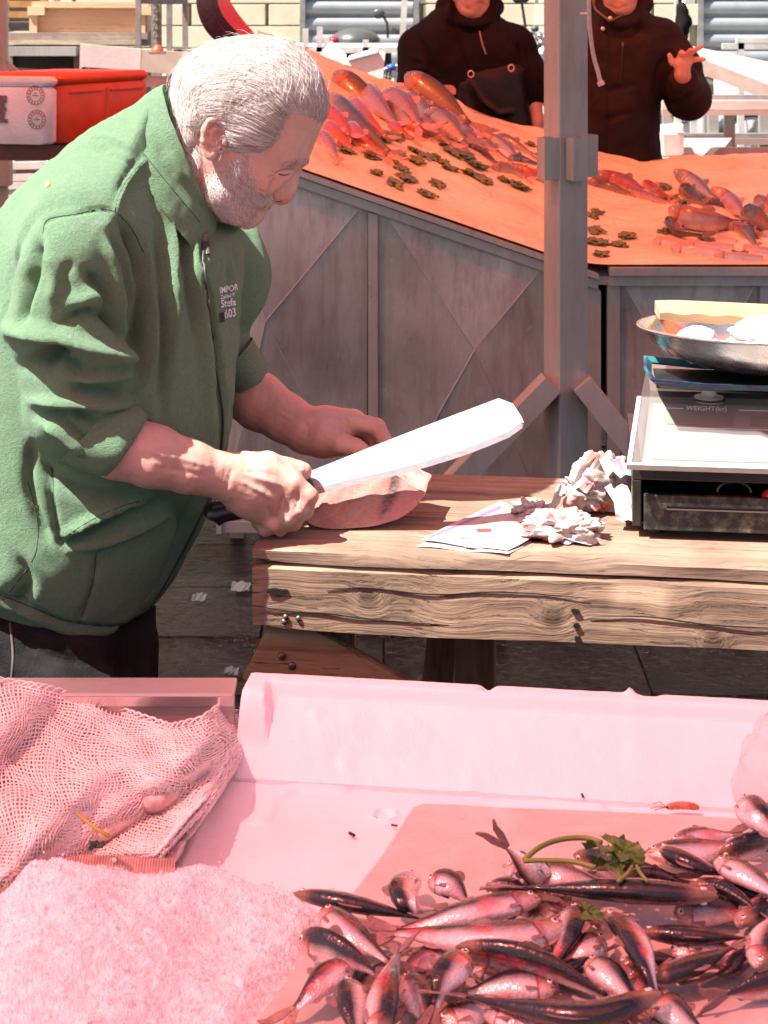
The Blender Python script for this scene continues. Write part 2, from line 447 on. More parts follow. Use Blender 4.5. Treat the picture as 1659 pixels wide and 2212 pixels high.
# ------------------------------------------------------------------ awnings whose red cloth colours the light
def cloth_mat(name, tr, tl, share):
    m = bpy.data.materials.new(name); m.use_nodes = True; k = NT(m); t = m.node_tree
    t.nodes.remove(t.nodes["Principled BSDF"]); out = t.nodes["Material Output"]
    a = k.n("BsdfTransparent"); a.inputs[0].default_value = (*tr, 1)
    b = k.n("BsdfTranslucent"); b.inputs[0].default_value = (*tl, 1)
    d = k.n("BsdfDiffuse"); d.inputs[0].default_value = (.55, .05, .03, 1)
    x = k.n("MixShader"); x.inputs[0].default_value = .14; k.L(b.outputs[0], x.inputs[1]); k.L(d.outputs[0], x.inputs[2])
    y = k.n("MixShader"); y.inputs[0].default_value = share; k.L(x.outputs[0], y.inputs[1]); k.L(a.outputs[0], y.inputs[2])
    k.L(y.outputs[0], out.inputs[0]); return m
def awning(x0, x1, y0, y1, z, m, label, sag=.10):
    t = thing("market_awning", label, "awning", ((x0+x1)/2, (y0+y1)/2, 0))
    nx, ny = 28, 10; V = []; F = []
    for j in range(ny+1):
        for i in range(nx+1):
            u, v = i/nx, j/ny; s = abs(math.sin(u*math.pi*5))
            V.append((x0+(x1-x0)*u, y0+(y1-y0)*v, z + .25*(1-abs(2*v-1)) - sag*s*(1-abs(2*v-1))))
    for j in range(ny):
        for i in range(nx): a = j*(nx+1)+i; F.append((a, a+1, a+nx+2, a+nx+1))
    mk("canopy", V, F, m, t, smooth=True)
    for y in (y0, y1): MB().bar((x0, y, z), (x1, y, z), .04, .04).build("edge_bar", M_POST, t)
    for x in (x0 + .1, x1 - .1):
        for y in (y0, y1): MB().bar((x, y, 0), (x, y, z), .05, .05, up=(1, 0, 0)).build("pole", M_POST, t)
    return t
M_AWN1 = cloth_mat("thin_red_awning_cloth", (.93, .265, .265), (.93, .21, .215), .36)
M_AWN2 = cloth_mat("deep_red_awning_cloth", (.95, .20, .08), (1.0, .165, .062), .14)
awning(-3.4, 1.9, -.55, 1.62, 2.62, M_AWN1, "thin red cloth awning stretched above the sardine counter")
awning(-7.5, 4.6, 4.0, 7.0, 2.9, M_AWN2, "deep red cloth awning stretched above the sloping fish stall")

# ------------------------------------------------------------------ ground and wet paving
m, k, b = newmat("wet_basalt")
co = k.coords(); n1 = k.noise(co, 5, 6, .65); n2 = k.noise(co, 38, 6, .7, .5)
c = k.ramp(n1, [(.3, (.0015, .0012, .0012)), (.55, (.004, .0028, .0024)), (.75, (.010, .0065, .005))])
sp = k.ramp(n2, [(.60, 0.0), (.68, 1.0)]); c2 = k.mixc(k.math('MULTIPLY', sp.outputs[0], .35), c.outputs[0], (.03, .022, .017))
k.L(c2, b.inputs['Base Color']); b.inputs['Specular IOR Level'].default_value = .10; r = k.ramp(n1, [(.35, .05), (.7, .35)]); k.L(r.outputs[0], b.inputs['Roughness'])
bp = k.n("Bump"); bp.inputs['Strength'].default_value = .75; bp.inputs['Distance'].default_value = .02
k.L(k.math('ADD', k.noise(k.coords(scale=(1, 2.2, 1)), 22, 5, .6), n2), bp.inputs['Height']); k.L(bp.outputs[0], b.inputs['Normal'])
M_GROUND = m
M_DRY = simple("dry_street_paving", (.085, .08, .076), .8, 0, (.06, .055, .05), 3, .3, 25)
V = [(-60, -20, -.02), (60, -20, -.02), (60, 120, -.02), (-60, 120, -.02)]
props(mk("street_ground", V, [(0, 1, 2, 3)], M_DRY), kind="structure")
pav = bpy.data.objects.new("wet_pavement", None); C.objects.link(pav); props(pav, kind="structure"); pav.location = (0, 4, 0)
MB().box((0, 4.2, -.03), (7, 6, .03)).build("mortar_bed", simple("wet_mortar", (.012, .010, .009), .3, 0, (.03, .02, .018), 20, .5), pav)
_bm = MB().box((0, 0, -.03), (.598, .348, .06), bev=.004)
me = bpy.data.meshes.new("paving_slab"); me.from_pydata(_bm.v, [], _bm.f); me.materials.append(M_GROUND); me.update()
for j in range(15):
    for i in range(11):
        o = bpy.data.objects.new("paving_slab", me); attach(o, pav)
        o.location = (-3 + i*.6 + (.3 if j % 2 else 0), -1.6 + j*.35, rnd.uniform(-.004, .004)); o.rotation_euler = (rnd.uniform(-.008, .008), rnd.uniform(-.008, .008), math.pi*(rnd.random() < .5))
# wet scraps lying on the paving
for i, (px, py, w, h, cl, lb) in enumerate([(520, 1272, 40, 10, (.06, .06, .06), "torn white paper scrap on the wet paving left of the table"),
                        (500, 1455, 30, 8, (.03, .035, .035), "grey plastic scrap on the wet paving near the pink box corner"),
        (430, 1295, 30, 8, (.04, .04, .04), "small grey scrap on the dark ground behind the dark trousers")]):
    a = Pz(px-w/2, py, .012); bb = Pz(px+w/2, py, .012); n = 7; V = []; F = []; hh = (Pz(px, py-h, .012)-Pz(px, py+h, .012)).length/2
    for q in range(n+1):
        for s_ in range(3):
            p = a.lerp(bb, q/n) + Vector((0, (s_-1)*hh*(.7+.4*rnd.random()), .006*rnd.random()+.004)); V.append(p)
    for q in range(n):
        for s_ in range(2): F.append((q*3+s_, (q+1)*3+s_, (q+1)*3+s_+1, q*3+s_+1))
    o = mk("litter_scrap", V, F, simple("scrap%d" % i, cl, .4, 0)); props(o, lb, "litter", "scraps on the paving")

# ------------------------------------------------------------------ the sloping fish stall
YF = 5.0
def zl(x): return 1.061 - .345*(x + .233)
def zs(x, y):
    a = zl(x) + .14*(y-YF); b = .79 + .07*(y-YF); kk = .03
    h = max(kk - abs(a-b), 0)/kk; return max(a, b) + h*h*kk/4
def stall_pt(px, py, h=0.0):
    D = 4.95
    while D < 7.2:
        p = P(px, py, D)
        if p.z <= zs(p.x, p.y) + h: return p
        D += .01
    return P(px, py, 6.5)
stall = thing("fish_stall", "long stainless steel fish stall with sloping top covered in orange paper", "stall", (.6, 5.8, 0))
m, k, b = newmat("straw_paper")
co = k.coords(); n1 = k.noise(co, 4, 5, .6); n2 = k.noise(co, 55, 4, .6)
c = k.ramp(n1, [(.3, (.66, .48, .28)), (.7, (.88, .74, .52))]); st = k.ramp(k.noise(co, 9, 5, .65), [(.60, 0.0), (.75, 1.0)])
k.L(k.mixc(k.math('MULTIPLY', st.outputs[0], .55), c.outputs[0], (.62, .26, .13)), b.inputs['Base Color']); b.inputs['Roughness'].default_value = .42
bp = k.n("Bump"); bp.inputs['Strength'].default_value = .7; bp.inputs['Distance'].default_value = .04
k.L(k.math('ADD', k.noise(co, 8, 5, .55, 1.0), k.math('MULTIPLY', n2, .1)), bp.inputs['Height']); k.L(bp.outputs[0], b.inputs['Normal'])
M_PAPER = m
nx, ny = 150, 70; V = np.zeros(((nx+1)*(ny+1), 3)); F = []
X0, X1, Y0, Y1 = -.47, 2.35, YF-.012, 6.62
for j in range(ny+1):
    for i in range(nx+1):
        x = X0+(X1-X0)*i/nx; y = Y0+(Y1-Y0)*(j/ny)
        if j == ny: y += .03*math.sin(x*11)+.02*math.sin(x*29+1)
        V[j*(nx+1)+i] = (x, y, zs(x, y) + .006)
w = vnoise(V*np.array([1, 1.6, 0]), 9, 3); V[:, 2] += .012*np.clip((V[:, 1]-YF)/.25, 0, 1)*w + .018*np.clip((V[:, 1]-6.2)/.4, 0, 1)*(1+vnoise(V*np.array([1, 1, 0]), 14, 5))
for j in range(ny):
    for i in range(nx): a = j*(nx+1)+i; F.append((a, a+1, a+nx+2, a+nx+1))
STALL_V, STALL_F = V.copy(), F
mk("paper_cover", V, F, M_PAPER, stall, smooth=True)
STALL_T = bvh(V, F)
# slab beneath the paper, so that the top is solid
sl = []
for x in (X0+.01, .45, .55, .60, .66, .72, .78, .84, .9, .96, X1-.01):
    sl.append([(x, YF, zs(x, YF)-.055), (x, 6.58, zs(x, 6.58)-.055), (x, 6.58, zs(x, 6.58)-.032), (x, YF, zs(x, YF)-.032)])
MB().loft(sl).build("stall_top", M_STEEL_F, stall)
# trim along the front edge of the sloping part and of the level part
def quadbar(a, b, h, y0, y1, name="trim", mm=None, par=None):
    V = [(a.x, y0, a.z), (b.x, y0, b.z), (b.x, y0, b.z-h), (a.x, y0, a.z-h), (a.x, y1, a.z), (b.x, y1, b.z), (b.x, y1, b.z-h), (a.x, y1, a.z-h)]
    return fix_normals(mk(name, V, [(0, 1, 2, 3), (5, 4, 7, 6), (4, 5, 1, 0), (3, 2, 6, 7), (0, 3, 7, 4), (1, 5, 6, 2)], mm or M_STEEL_F, par or stall))
def FZ(x, dz=0): return Vector((x, YF, zl(x)+dz))
quadbar(FZ(-.47, -.004), FZ(.60, -.004), .016, YF-.022, YF+.03)
quadbar(FZ(-.47, -.024), FZ(.60, -.024), .026, YF-.010, YF+.03)
quadbar(Vector((.63, YF, .788)), Vector((2.35, YF, .788)), .022, YF-.028, YF+.03)
quadbar(Vector((.63, YF, .763)), Vector((2.35, YF, .763)), .028, YF-.012, YF+.03)
ZB = P(0, 1130, YF).z
def px2(px, py, dy=0.0): p = P(px, py, YF); return Vector((p.x, YF+dy, p.z))
# uprights
for (a, b, top) in ((795, 816, None), (467, 478, None), (1184, 1298, None)):
    xa, xb = px2(a, 0).x, px2(b, 0).x
    V = [(xa, YF, zl(xa)-.052), (xb, YF, zl(xb)-.052), (xb, YF, ZB-.03), (xa, YF, ZB-.03)]; V += [(x, YF+.04, z) for x, _, z in V]
    fix_normals(mk("upright", V, [(0, 1, 2, 3), (5, 4, 7, 6), (4, 5, 1, 0), (3, 2, 6, 7), (0, 3, 7, 4), (1, 5, 6, 2)], M_STEEL_F, stall))
for a, b in ((1312, 1339), (1642, 1662), (2060, 2090)):
    MB().box(((px2(a, 0).x+px2(b, 0).x)/2, YF+.02, (.733+ZB-.03)/2), (px2(b, 0).x-px2(a, 0).x, .04, .733-ZB+.03)).build("upright", M_STEEL_F, stall)
MB().box((.07, YF+.025, ZB-.015), (1.06, .03, .03)).build("bottom_rail", M_STEEL_F, stall)
M_CREASE = simple('crease_highlight', (.46, .44, .41), .35, .5)  # thin bars carry the highlight of each crease in their colour
def pressed_panel(cs, ctr, depth=.035):
    V = [px2(*c, .012) for c in cs] + [px2(*ctr, .012-depth)]
    # four pressed facets meet in the middle; split further so that the metal can be a little uneven
    vs, fs = [], []
    for q in range(4):
        A, B, Cc = V[q], V[(q+1) % 4], V[4]; n = 10; base = len(vs)
        for i in range(n+1):
            for j in range(n+1-i):
                p = A + (B-A)*(i/n) + (Cc-A)*(j/n); vs.append(p + Vector((0, .0025*math.sin(p.x*17+q)*math.sin(p.z*13), 0)))
        ix = lambda i, j: base + sum(n+1-ii for ii in range(i)) + j
        for i in range(n):
            for j in range(n-i):
                fs.append((ix(i, j), ix(i+1, j), ix(i, j+1)))
                if i+j < n-1: fs.append((ix(i+1, j), ix(i+1, j+1), ix(i, j+1)))
    o = mk("pressed_panel", vs, fs, M_STEEL, stall)
    for q in range(4): MB().tube([V[q].lerp(V[4], t/8) + Vector((0, -.0005, 0)) for t in range(9)], .0016, 6).build("crease", M_CREASE, o)
    return fix_normals(o)
PANELS = []
pressed_panel([(478, 318), (794, 430), (792, 1130), (478, 1130)], (575, 690))
pressed_panel([(817, 440), (1184, 566), (1184, 1130), (815, 1130)], (1025, 752))
pressed_panel([(1340, 600), (1642, 600), (1642, 1130), (1338, 1130)], (1490, 866))
pressed_panel([(1662, 600), (2060, 600), (2060, 1130), (1662, 1130)], (1860, 866))
# dark inside, back and sides
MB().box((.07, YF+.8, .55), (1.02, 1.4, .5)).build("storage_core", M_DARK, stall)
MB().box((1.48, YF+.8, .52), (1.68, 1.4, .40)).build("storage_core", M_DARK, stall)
for x, y in ((-.42, 5.1), (-.42, 6.5), (.5, 5.1), (.5, 6.5), (.72, 5.1), (.72, 6.5), (2.2, 5.1), (2.2, 6.5)):
    MB().bar((x, y, 0), (x, y, .45), .04, .04, up=(1, 0, 0)).build("leg", M_POST, stall)

# ------------------------------------------------------------------ square steel post with sockets and braces
PD = 4.80
pc = P(1222, 0, PD); post = thing("steel_post", "square galvanised steel post with welded sockets and diagonal braces", "post", (pc.x, PD, 0), math.radians(24))
MB().box((0, 0, 1.5), (.088, .088, 3.0), bev=.004).build("shaft", M_POST, post, local=True)
zb = P(0, 338, PD).z
for (ox, oy, ry) in ((-.066, -.02, 0), (-.005, -.066, 0), (.066, .0, 0)):
    w = MB()
    for (cx, cy, sx, sy) in ((-.02, 0, .004, .036), (.02, 0, .004, .036), (0, -.02, .044, .004), (0, .018, .044, .004)):
        w.box((ox+cx, oy+cy, zb), (sx, sy, .112))
    w.build("socket", M_POST, post, local=True)
    if ox != -.066:
        MB().tube([(ox*.78+.02, oy*.78+.012, zb-.05+.01*i) for i in range(11)], [.006+.003*((i*7) % 3) for i in range(11)], 6).build("weld", simple("rusty_weld", (.10, .06, .045), .8, .2, (.03, .02, .02), 90, .6, 120), post, local=True)
for sgn in (-1, 1):
    a = P(1190 if sgn < 0 else 1256, 826, PD-.03); b = P(930 if sgn < 0 else 1480, 1095 if sgn < 0 else 1110, PD-.06)
    o = MB().bar(a, b, .055, .085, up=(0, -1, 0)).build("brace", M_POST, post)
cord = MB().tube([P(1272, -40, 4.72)] + [P(a, b, 4.70) for a, b in spline([(1272, 0), (1274, 60), (1282, 120), (1291, 152), (1297, 178)], 5)], .0065, 8, squash=.5)
o = cord.build("loose_rope", simple("pale_cord", (.62, .50, .47), .8, 0, (.5, .38, .36), 60, .3), smooth=True); props(o, "pale flat cord hanging beside the steel post", "cord")
MB().tube([P(1296, 176, 4.70), P(1300, 184, 4.70)], .010, 6).build("frayed_end", simple("cord_end", (.7, .55, .5), .9), o)
MB().tube([P(1272, 30, 4.71), P(1255, 30, 4.75)], .004, 6).build("cord_tie", simple("cord_tie", (.6, .5, .47), .8), o)
# ------------------------------------------------------------------ foreground counter (steel tub), foam boxes, slab
tub = thing("metal_counter", "stainless steel counter tub holding the foam boxes, ice and net", "counter", (.1, 1.5, 0))
MB().box((.1, 1.45, .735), (2.0, .93, .02)).build("tub_floor", M_TUB, tub)
MB().box((-.53, 1.905, .785), (.74, .012, .09)).build("back_wall", M_TUB, tub)
MB().box((-.53, 1.923, .832), (.74, .046, .007), bev=.002).build("rim", M_TUB, tub)
MB().box((-.53, 1.898, .829), (.74, .004, .010)).build("rim_lip", simple("worn_edge", (.75, .72, .70), .25, .8), tub)
MB().box((.1, 1.45, .40), (1.9, .8, .64)).build("counter_body", M_DARK, tub)
for x in (-.8, 1.0):
    for y in (1.08, 1.85): MB().bar((x, y, 0), (x, y, .72), .05, .05, up=(1, 0, 0)).build("leg", M_POST, tub)

m, k, b = newmat("foam_polystyrene")
co = k.coords(); vo = k.n("TexVoronoi"); vo.inputs['Scale'].default_value = 330; k.L(co, vo.inputs['Vector'])
n1 = k.noise(co, 9, 4); dirt = k.ramp(k.noise(co, 60, 3, .6), [(.70, 0.0), (.78, 1.0)])
c = k.mixc(k.math('MULTIPLY', dirt.outputs[0], .35), (.86, .85, .85), (.62, .42, .42)); wet = k.ramp(n1, [(.52, 0.0), (.72, 1.0)])
k.L(k.mixc(k.math('MULTIPLY', wet.outputs[0], .22), c, (.80, .55, .55)), b.inputs['Base Color'])
r = k.ramp(n1, [(.35, .62), (.7, .32)]); k.L(r.outputs[0], b.inputs['Roughness'])
bp = k.n("Bump"); bp.inputs['Strength'].default_value = .15; bp.inputs['Distance'].default_value = .0012
k.L(k.math('ADD', vo.outputs['Distance'], k.math('MULTIPLY', k.noise(co, 40, 4, .6), 1.6)), bp.inputs['Height']); k.L(bp.outputs[0], b.inputs['Normal'])
M_FOAM = m
# box frame: u runs right along the back rim, v towards the viewer
BO = Pz(543, 1448, .842); BA = math.radians(-7.8); BU = Vector((math.cos(BA), math.sin(BA), 0)); BV = Vector((math.sin(BA), -math.cos(BA), 0))
def uv_of(p): d = p - BO; return d.dot(BU), d.dot(BV)
def smst(a, b, x): t = np.clip((x-a)/(b-a), 0, 1); return t*t*(3-2*t)
def heightfield(name, u0, u1, v0, v1, nu, nv, zf, zbot, mm, parent=None, keep=None):
    us, vs = np.linspace(u0, u1, nu+1), np.linspace(v0, v1, nv+1); U, Vv = np.meshgrid(us, vs)
    Z = zf(U, Vv); pts = np.array(BO)[None, None, :]*[1, 1, 0] + U[..., None]*np.array(BU) + Vv[..., None]*np.array(BV); pts[..., 2] = Z
    top = pts.reshape(-1, 3); F = []
    for j in range(nv):
        for i in range(nu): a = j*(nu+1)+i; F.append((a, a+nu+1, a+nu+2, a+1))
    ring = [j*(nu+1) for j in range(nv+1)] + [nv*(nu+1)+i for i in range(1, nu+1)] + [j*(nu+1)+nu for j in range(nv-1, -1, -1)] + [i for i in range(nu-1, 0, -1)]
    bot = top[ring].copy(); bot[:, 2] = zbot; n = len(top); allv = np.vstack([top, bot]); L = len(ring)
    for q in range(L): F.append((ring[q], n+q, n+(q+1) % L, ring[(q+1) % L])[::-1])
    F.append(tuple(n+q for q in range(L))[::-1])
    o = mk(name, allv, F, mm, parent, smooth=True); fix_normals(o)
    try: o.data.set_sharp_from_angle(angle=math.radians(50))
    except Exception: pass
    return o, BVHTree.FromPolygons([tuple(v) for v in top], [f for f in F[:nu*nv]])
def hf_noise(U, V, sc, seed): return vnoise(np.stack([U.ravel(), V.ravel(), 0*U.ravel()], 1), sc, seed).reshape(U.shape)
def z_box(U, V):
    d = np.minimum(U + .012*0, V); d = np.where(U > .02, np.minimum(V, U), np.minimum(U, V))
    rim = .842; inner = .826 - .054*np.clip((V-.035)/.07, 0, 1)
    corner = np.minimum(U, V)
    s = np.maximum(smst(.022, .034, corner), smst(.040, .080, V)); z = rim*(1-s) + inner*s
    z -= .003*smst(.006, 0, corner)                              # soft outer edge
    z += .0003*hf_noise(U, V, 30, 2) + .00025*hf_noise(U, V, 160, 4)
    for (a, b, r, h) in ((.20, .06, .008, .0007), (.30, .075, .012, .0006), (.42, .07, .016, .0012), (.12, .085, .010, .0012), (.08, .045, .007, .001), (.36, .05, .006, -.0008), (.25, .10, .01, .001)):
        z += h*np.exp(-(((U-a)**2+(V-b)**2)/r**2)**2)
    z -= .006*np.exp(-((U-.26)/.006)**2)*(V < .02) + .004*np.exp(-((U-.43)/.01)**2)*(V < .012) - .006*np.exp(-((U-.41)/.004)**2)*(V < .012)
    return z
o, T_BOX = heightfield("foam_box", 0, .80, 0, .105, 260, 60, z_box, .750, M_FOAM)
props(o, "large pinkish white foam box with raised rounded rim at the back of the counter", "foam box")
def z_lid(U, V):
    z = .7705 + .0004*hf_noise(U, V, 40, 8) + .0003*hf_noise(U, V, 190, 9)
    e = np.minimum(U - U.min(), np.minimum(V - V.min(), 9)); z -= .004*smst(.006, 0, e)
    def ridge(px, w, h):
        q = np.array([uv_of(Pz(a, b, .772)) for a, b in spline(px, 5)]); d, _ = pldist(U.ravel(), V.ravel(), q); return h*np.exp(-((d/w)**4)).reshape(U.shape)
    z += ridge([(565, 1770), (590, 1725), (640, 1700), (735, 1705)], .010, .0035)
    z += ridge([(1100, 1745), (1180, 1735), (1290, 1745)], .010, .003)
    rc = np.array(uv_of(Pz(830, 1760, .772))); rr = np.hypot(U-rc[0], V-rc[1]); z += .003*np.exp(-((rr-.012)/.0022)**2) - .0012*(rr < .010)
    return z
o, T_LID = heightfield("foam_tray", -.012, .80, .1055, .62, 280, 180, z_lid, .7455, M_FOAM)
props(o, "flat pinkish foam tray with moulded ring and handle marks beneath the marble slab", "foam tray")

m, k, b = newmat("worn_marble")
co = k.coords(); n1 = k.noise(co, 12, 6, .65, .8); n2 = k.noise(co, 40, 4, .6)
c = k.ramp(n1, [(.3, (.44, .42, .39)), (.55, (.53, .51, .48)), (.75, (.60, .59, .56))]); v = k.ramp(k.noise(k.coords(scale=(1, 2.4, 1)), 30, 6, .7, 1.2), [(.64, 0.0), (.74, 1.0)])
k.L(k.mixc(k.math('MULTIPLY', v.outputs[0], .55), c.outputs[0], (.28, .17, .15)), b.inputs['Base Color']); b.inputs['Roughness'].default_value = .30
r = k.ramp(n1, [(.3, .14), (.7, .42)]); k.L(r.outputs[0], b.inputs['Roughness'])
bp = k.n("Bump"); bp.inputs['Strength'].default_value = .2; bp.inputs['Distance'].default_value = .003; k.L(n2, bp.inputs['Height']); k.L(bp.outputs[0], b.inputs['Normal'])
ZS = .786
sq = [Pz(a, b, ZS) for a, b in ((912, 1733), (980, 1735), (1100, 1742), (1250, 1747), (1450, 1757), (1640, 1768), (1900, 1790), (2050, 2420), (1500, 2500), (900, 2480), (420, 2400), (545, 2212), (640, 2083), (742, 1950), (830, 1836), (890, 1742))]
low = [Vector((p.x, p.y, .7725)) for p in sq]; ctr = sum(sq, Vector())/len(sq)
slab = MB().loft([low, [p + (ctr-p).normalized()*-.001 + Vector((0, 0, -.003)) for p in sq], [p + (ctr-p).normalized()*.003 for p in sq]]).build("marble_slab", m)
props(slab, "pink-beige veined marble slab under the heap of sardines", "slab")

# ------------------------------------------------------------------ crushed ice
m, k, b = newmat("crushed_ice")
co = k.coords(); vo = k.n("TexVoronoi"); vo.inputs['Scale'].default_value = 130; k.L(co, vo.inputs['Vector'])
b.inputs['Base Color'].default_value = (.90, .88, .88, 1); b.inputs['Roughness'].default_value = .16
b.inputs['Subsurface Weight'].default_value = .5; b.inputs['Subsurface Radius'].default_value = (1, .7, .7); b.inputs['Subsurface Scale'].default_value = .012
bp = k.n("Bump"); bp.inputs['Strength'].default_value = .6; bp.inputs['Distance'].default_value = .004
k.L(k.math('ADD', vo.outputs['Distance'], k.noise(co, 160, 4, .6)), bp.inputs['Height']); k.L(bp.outputs[0], b.inputs['Normal'])
M_ICE = m
icep = [(-120, 2010), (0, 1985), (110, 1935), (260, 1885), (400, 1872), (470, 1880), (560, 1900), (640, 1925), (735, 1985), (690, 2060), (600, 2150), (545, 2240), (470, 2420), (-160, 2420)]
def ice_height(u, v):
    g = lambda a, b, r, s=1.0: np.exp(-(((u-a)/r)**2 + ((v-b)/(r*s))**2))
    return .012 + .040*g(190, 2080, 190, .75) + .018*g(380, 1975, 120, .5) + .028*g(60, 2010, 120, .6) + .016*g(520, 2010, 110, .7) - .012*g(500, 2060, 70, .7) + .022*g(100, 2200, 200, .5)
gu, gv = 380, 270; us = np.linspace(-160, 760, gu); vs = np.linspace(1862, 2420, gv); U, Vv = np.meshgrid(us, vs)
inside = inpoly(U, Vv, icep)
q = np.array(icep + icep[:1], float); dd, _ = pldist(U.ravel(), Vv.ravel(), q); dd = dd.reshape(U.shape)*np.where(inside, 1, -1)
B3 = np.array([list(Pz(a, b, .772)) for a, b in zip(U.ravel(), Vv.ravel())]).reshape(U.shape + (3,))
H = ice_height(U, Vv); fl = B3.reshape(-1, 3)
lump = .7*vnoise(fl, 40, 11) + .35*vnoise(fl, 110, 12) + .18*vnoise(fl, 300, 13, 1)
lump = lump + .10*nrg.normal(size=len(fl))
Hh = H*smst(-6, 60, dd) + .010*lump.reshape(U.shape)*smst(-4, 25, dd); B3[..., 2] = .7695 + Hh - .004*(dd < -4)
V = B3.reshape(-1, 3); F = []
for j in range(gv-1):
    for i in range(gu-1):
        if dd[j, i] > -9 or dd[j+1, i+1] > -9: a = j*gu+i; F.append((a, a+gu, a+gu+1, a+1))
used = sorted({i for f in F for i in f}); mp = {a: i for i, a in enumerate(used)}
vs_ = [tuple(V[a]) for a in used]; F = [tuple(mp[i] for i in f) for f in F]
o = mk('crushed_ice', vs_, F, M_ICE, smooth=False); props(o, 'heap of crushed pinkish ice in the near left of the counter', 'ice', kind='stuff')
vs_, F = [], []
for q in range(160):
    a, bq = rnd.uniform(-60, 720), rnd.uniform(1875, 2380)
    if not inpoly(np.array([a]), np.array([bq]), icep)[0] and rnd.random() < .93: continue
    d0 = pldist(np.array([a]), np.array([bq]), np.array(icep + icep[:1], float))[0][0]
    p = Pz(a, bq, .772); p.z += float(ice_height(a, bq))*float(smst(-6, 60, d0)) + rnd.uniform(.000, .006); s = rnd.choice((.0007, .0009, .0012, .0012, .0016))*rnd.uniform(.7, 1.2)
    R = Matrix.Rotation(rnd.uniform(0, 6), 3, Vector((rnd.random(), rnd.random(), rnd.random()+.1)).normalized()); n = len(vs_)
    oc = [R @ Vector((x*s*rnd.uniform(.6, 1.4), y*s*rnd.uniform(.6, 1.4), z*s*rnd.uniform(.6, 1.4))) + p for x, y, z in ((-1,-1,-1),(-1,-1,1),(-1,1,-1),(-1,1,1),(1,-1,-1),(1,-1,1),(1,1,-1),(1,1,1))]
    vs_ += [tuple(x) for x in oc]; F += [tuple(i+n for i in f) for f in [(0,1,3,2),(4,6,7,5),(0,4,5,1),(2,3,7,6),(0,2,6,4),(1,5,7,3)]]
m, k, b = newmat('clear_ice_chip'); b.inputs['Base Color'].default_value = (.95, .93, .93, 1); b.inputs['Roughness'].default_value = .12; b.inputs['Transmission Weight'].default_value = .6; b.inputs['IOR'].default_value = 1.31
o = mk('ice_chips', vs_, F, M_ICE); props(o, 'loose clear ice chips scattered over the crushed ice heap', 'ice', kind='stuff')
try: o.data.set_sharp_from_angle(angle=math.radians(55))
except Exception: pass

# ------------------------------------------------------------------ net sack of shellfish
M_NET = simple("cream_net_yarn", (.93, .87, .83), .75, 0, (.88, .78, .73), 30, .2, 200)
sack = thing("net_sack", "cream knitted net sack slumped over the left end of the counter", "net sack", (-.35, 1.75, .745))
GX, GY = 86, 60
def sack_pt(i, j):
    """i across, j from the back hem to the front hem"""
    s, t = i/GX, j/GY
    if 0 < i < GX: s += .016*math.sin(t*11+s*5) + .009*math.sin(t*23-s*17) + .006*math.sin(s*37+t*9)
    if 0 < j < GY: t += .020*math.sin(s*14+t*4) + .012*math.sin(s*27-t*13) + .006*math.sin(t*33+s*19)
    s = min(1, max(0, s)); t = min(1, max(0, t))
    top = np.interp(s, [0, .12, .3, .55, .75, .86, .93, 1], [1428, 1472, 1490, 1535, 1575, 1560, 1530, 1545])
    bot = np.interp(s, [0, .2, .4, .6, .8, .92, 1], [1985, 1925, 1885, 1868, 1872, 1800, 1690])
    left = -90; right = np.interp(t, [0, .15, .4, .7, 1], [520, 545, 540, 500, 430])
    px = left + (right-left)*s + 7*math.sin(t*9+s*4) ; py = top + (bot-top)*t
    bul = .020*math.sin(math.pi*min(1, t*1.05))**.6*(.6+.4*math.sin(s*7+t*2.0)) + .015*math.sin(s*9+t*7) + .007*abs(math.sin(s*10-t*8+1)) + .004*math.sin(s*29+t*16)
    z = .792 + .038*(1-t)**1.5 + bul*(1 if s < .9 else (1-s)*10)
    eg = max(0, (s-.86)/.14)**1.5; eg = max(eg, max(0, (t-.90)/.10)**1.5); z = z*(1-eg) + .777*eg
    p = Pz(px, py, z); return p
G = [[sack_pt(i, j) for j in range(GY+1)] for i in range(GX+1)]
jit = lambda p, a: p + Vector((rnd.uniform(-a, a), rnd.uniform(-a, a), rnd.uniform(-a, a)*.5))
G2 = [[jit(p, .0009) for p in r] for r in G]
net = MB()
for i in range(GX+1): net.tube(G2[i], .0009, 4, cap=False)
for j in range(GY+1): net.tube([G2[i][j] for i in range(GX+1)], .0009, 4, cap=False)
props(net.build("net_mesh", M_NET, sack, smooth=True), kind="stuff")
net2 = MB()
for i in range(0, GX+1): net2.tube([p + Vector((.0026+.002*math.sin(i*.5), .001, -.005)) for p in G2[i]], .0009, 3, cap=False)
for j in range(0, GY+1): net2.tube([G2[i][j] + Vector((.0026, .0026, -.005)) for i in range(GX+1)], .0009, 3, cap=False)
props(net2.build("inner_net_layer", M_NET, sack, smooth=True), kind="stuff")
V = []; F = []; GZ = np.array([[p.z for p in r] for r in G])
for _ in range(14): GZ = np.pad(GZ, 1, mode='edge'); GZ = np.minimum((GZ[:-2, 1:-1]+GZ[2:, 1:-1]+GZ[1:-1, :-2]+GZ[1:-1, 2:])/4, GZ[1:-1, 1:-1])
for i in range(GX+1):
    for j in range(GY+1):
        p = G[i][j]; V.append(Vector((p.x, p.y, max(.7755, GZ[i, j] - .014))))
for i in range(GX):
    for j in range(GY): a = i*(GY+1)+j; F.append((a, a+1, a+GY+2, a+GY+1))
mk("sack_contents", V, F, simple("shell_mass", (.80, .68, .63), .6, 0, (.50, .32, .28), 30, .5, 70, thr=(.5, .7)), sack, smooth=True)
hem = MB(); rail = []
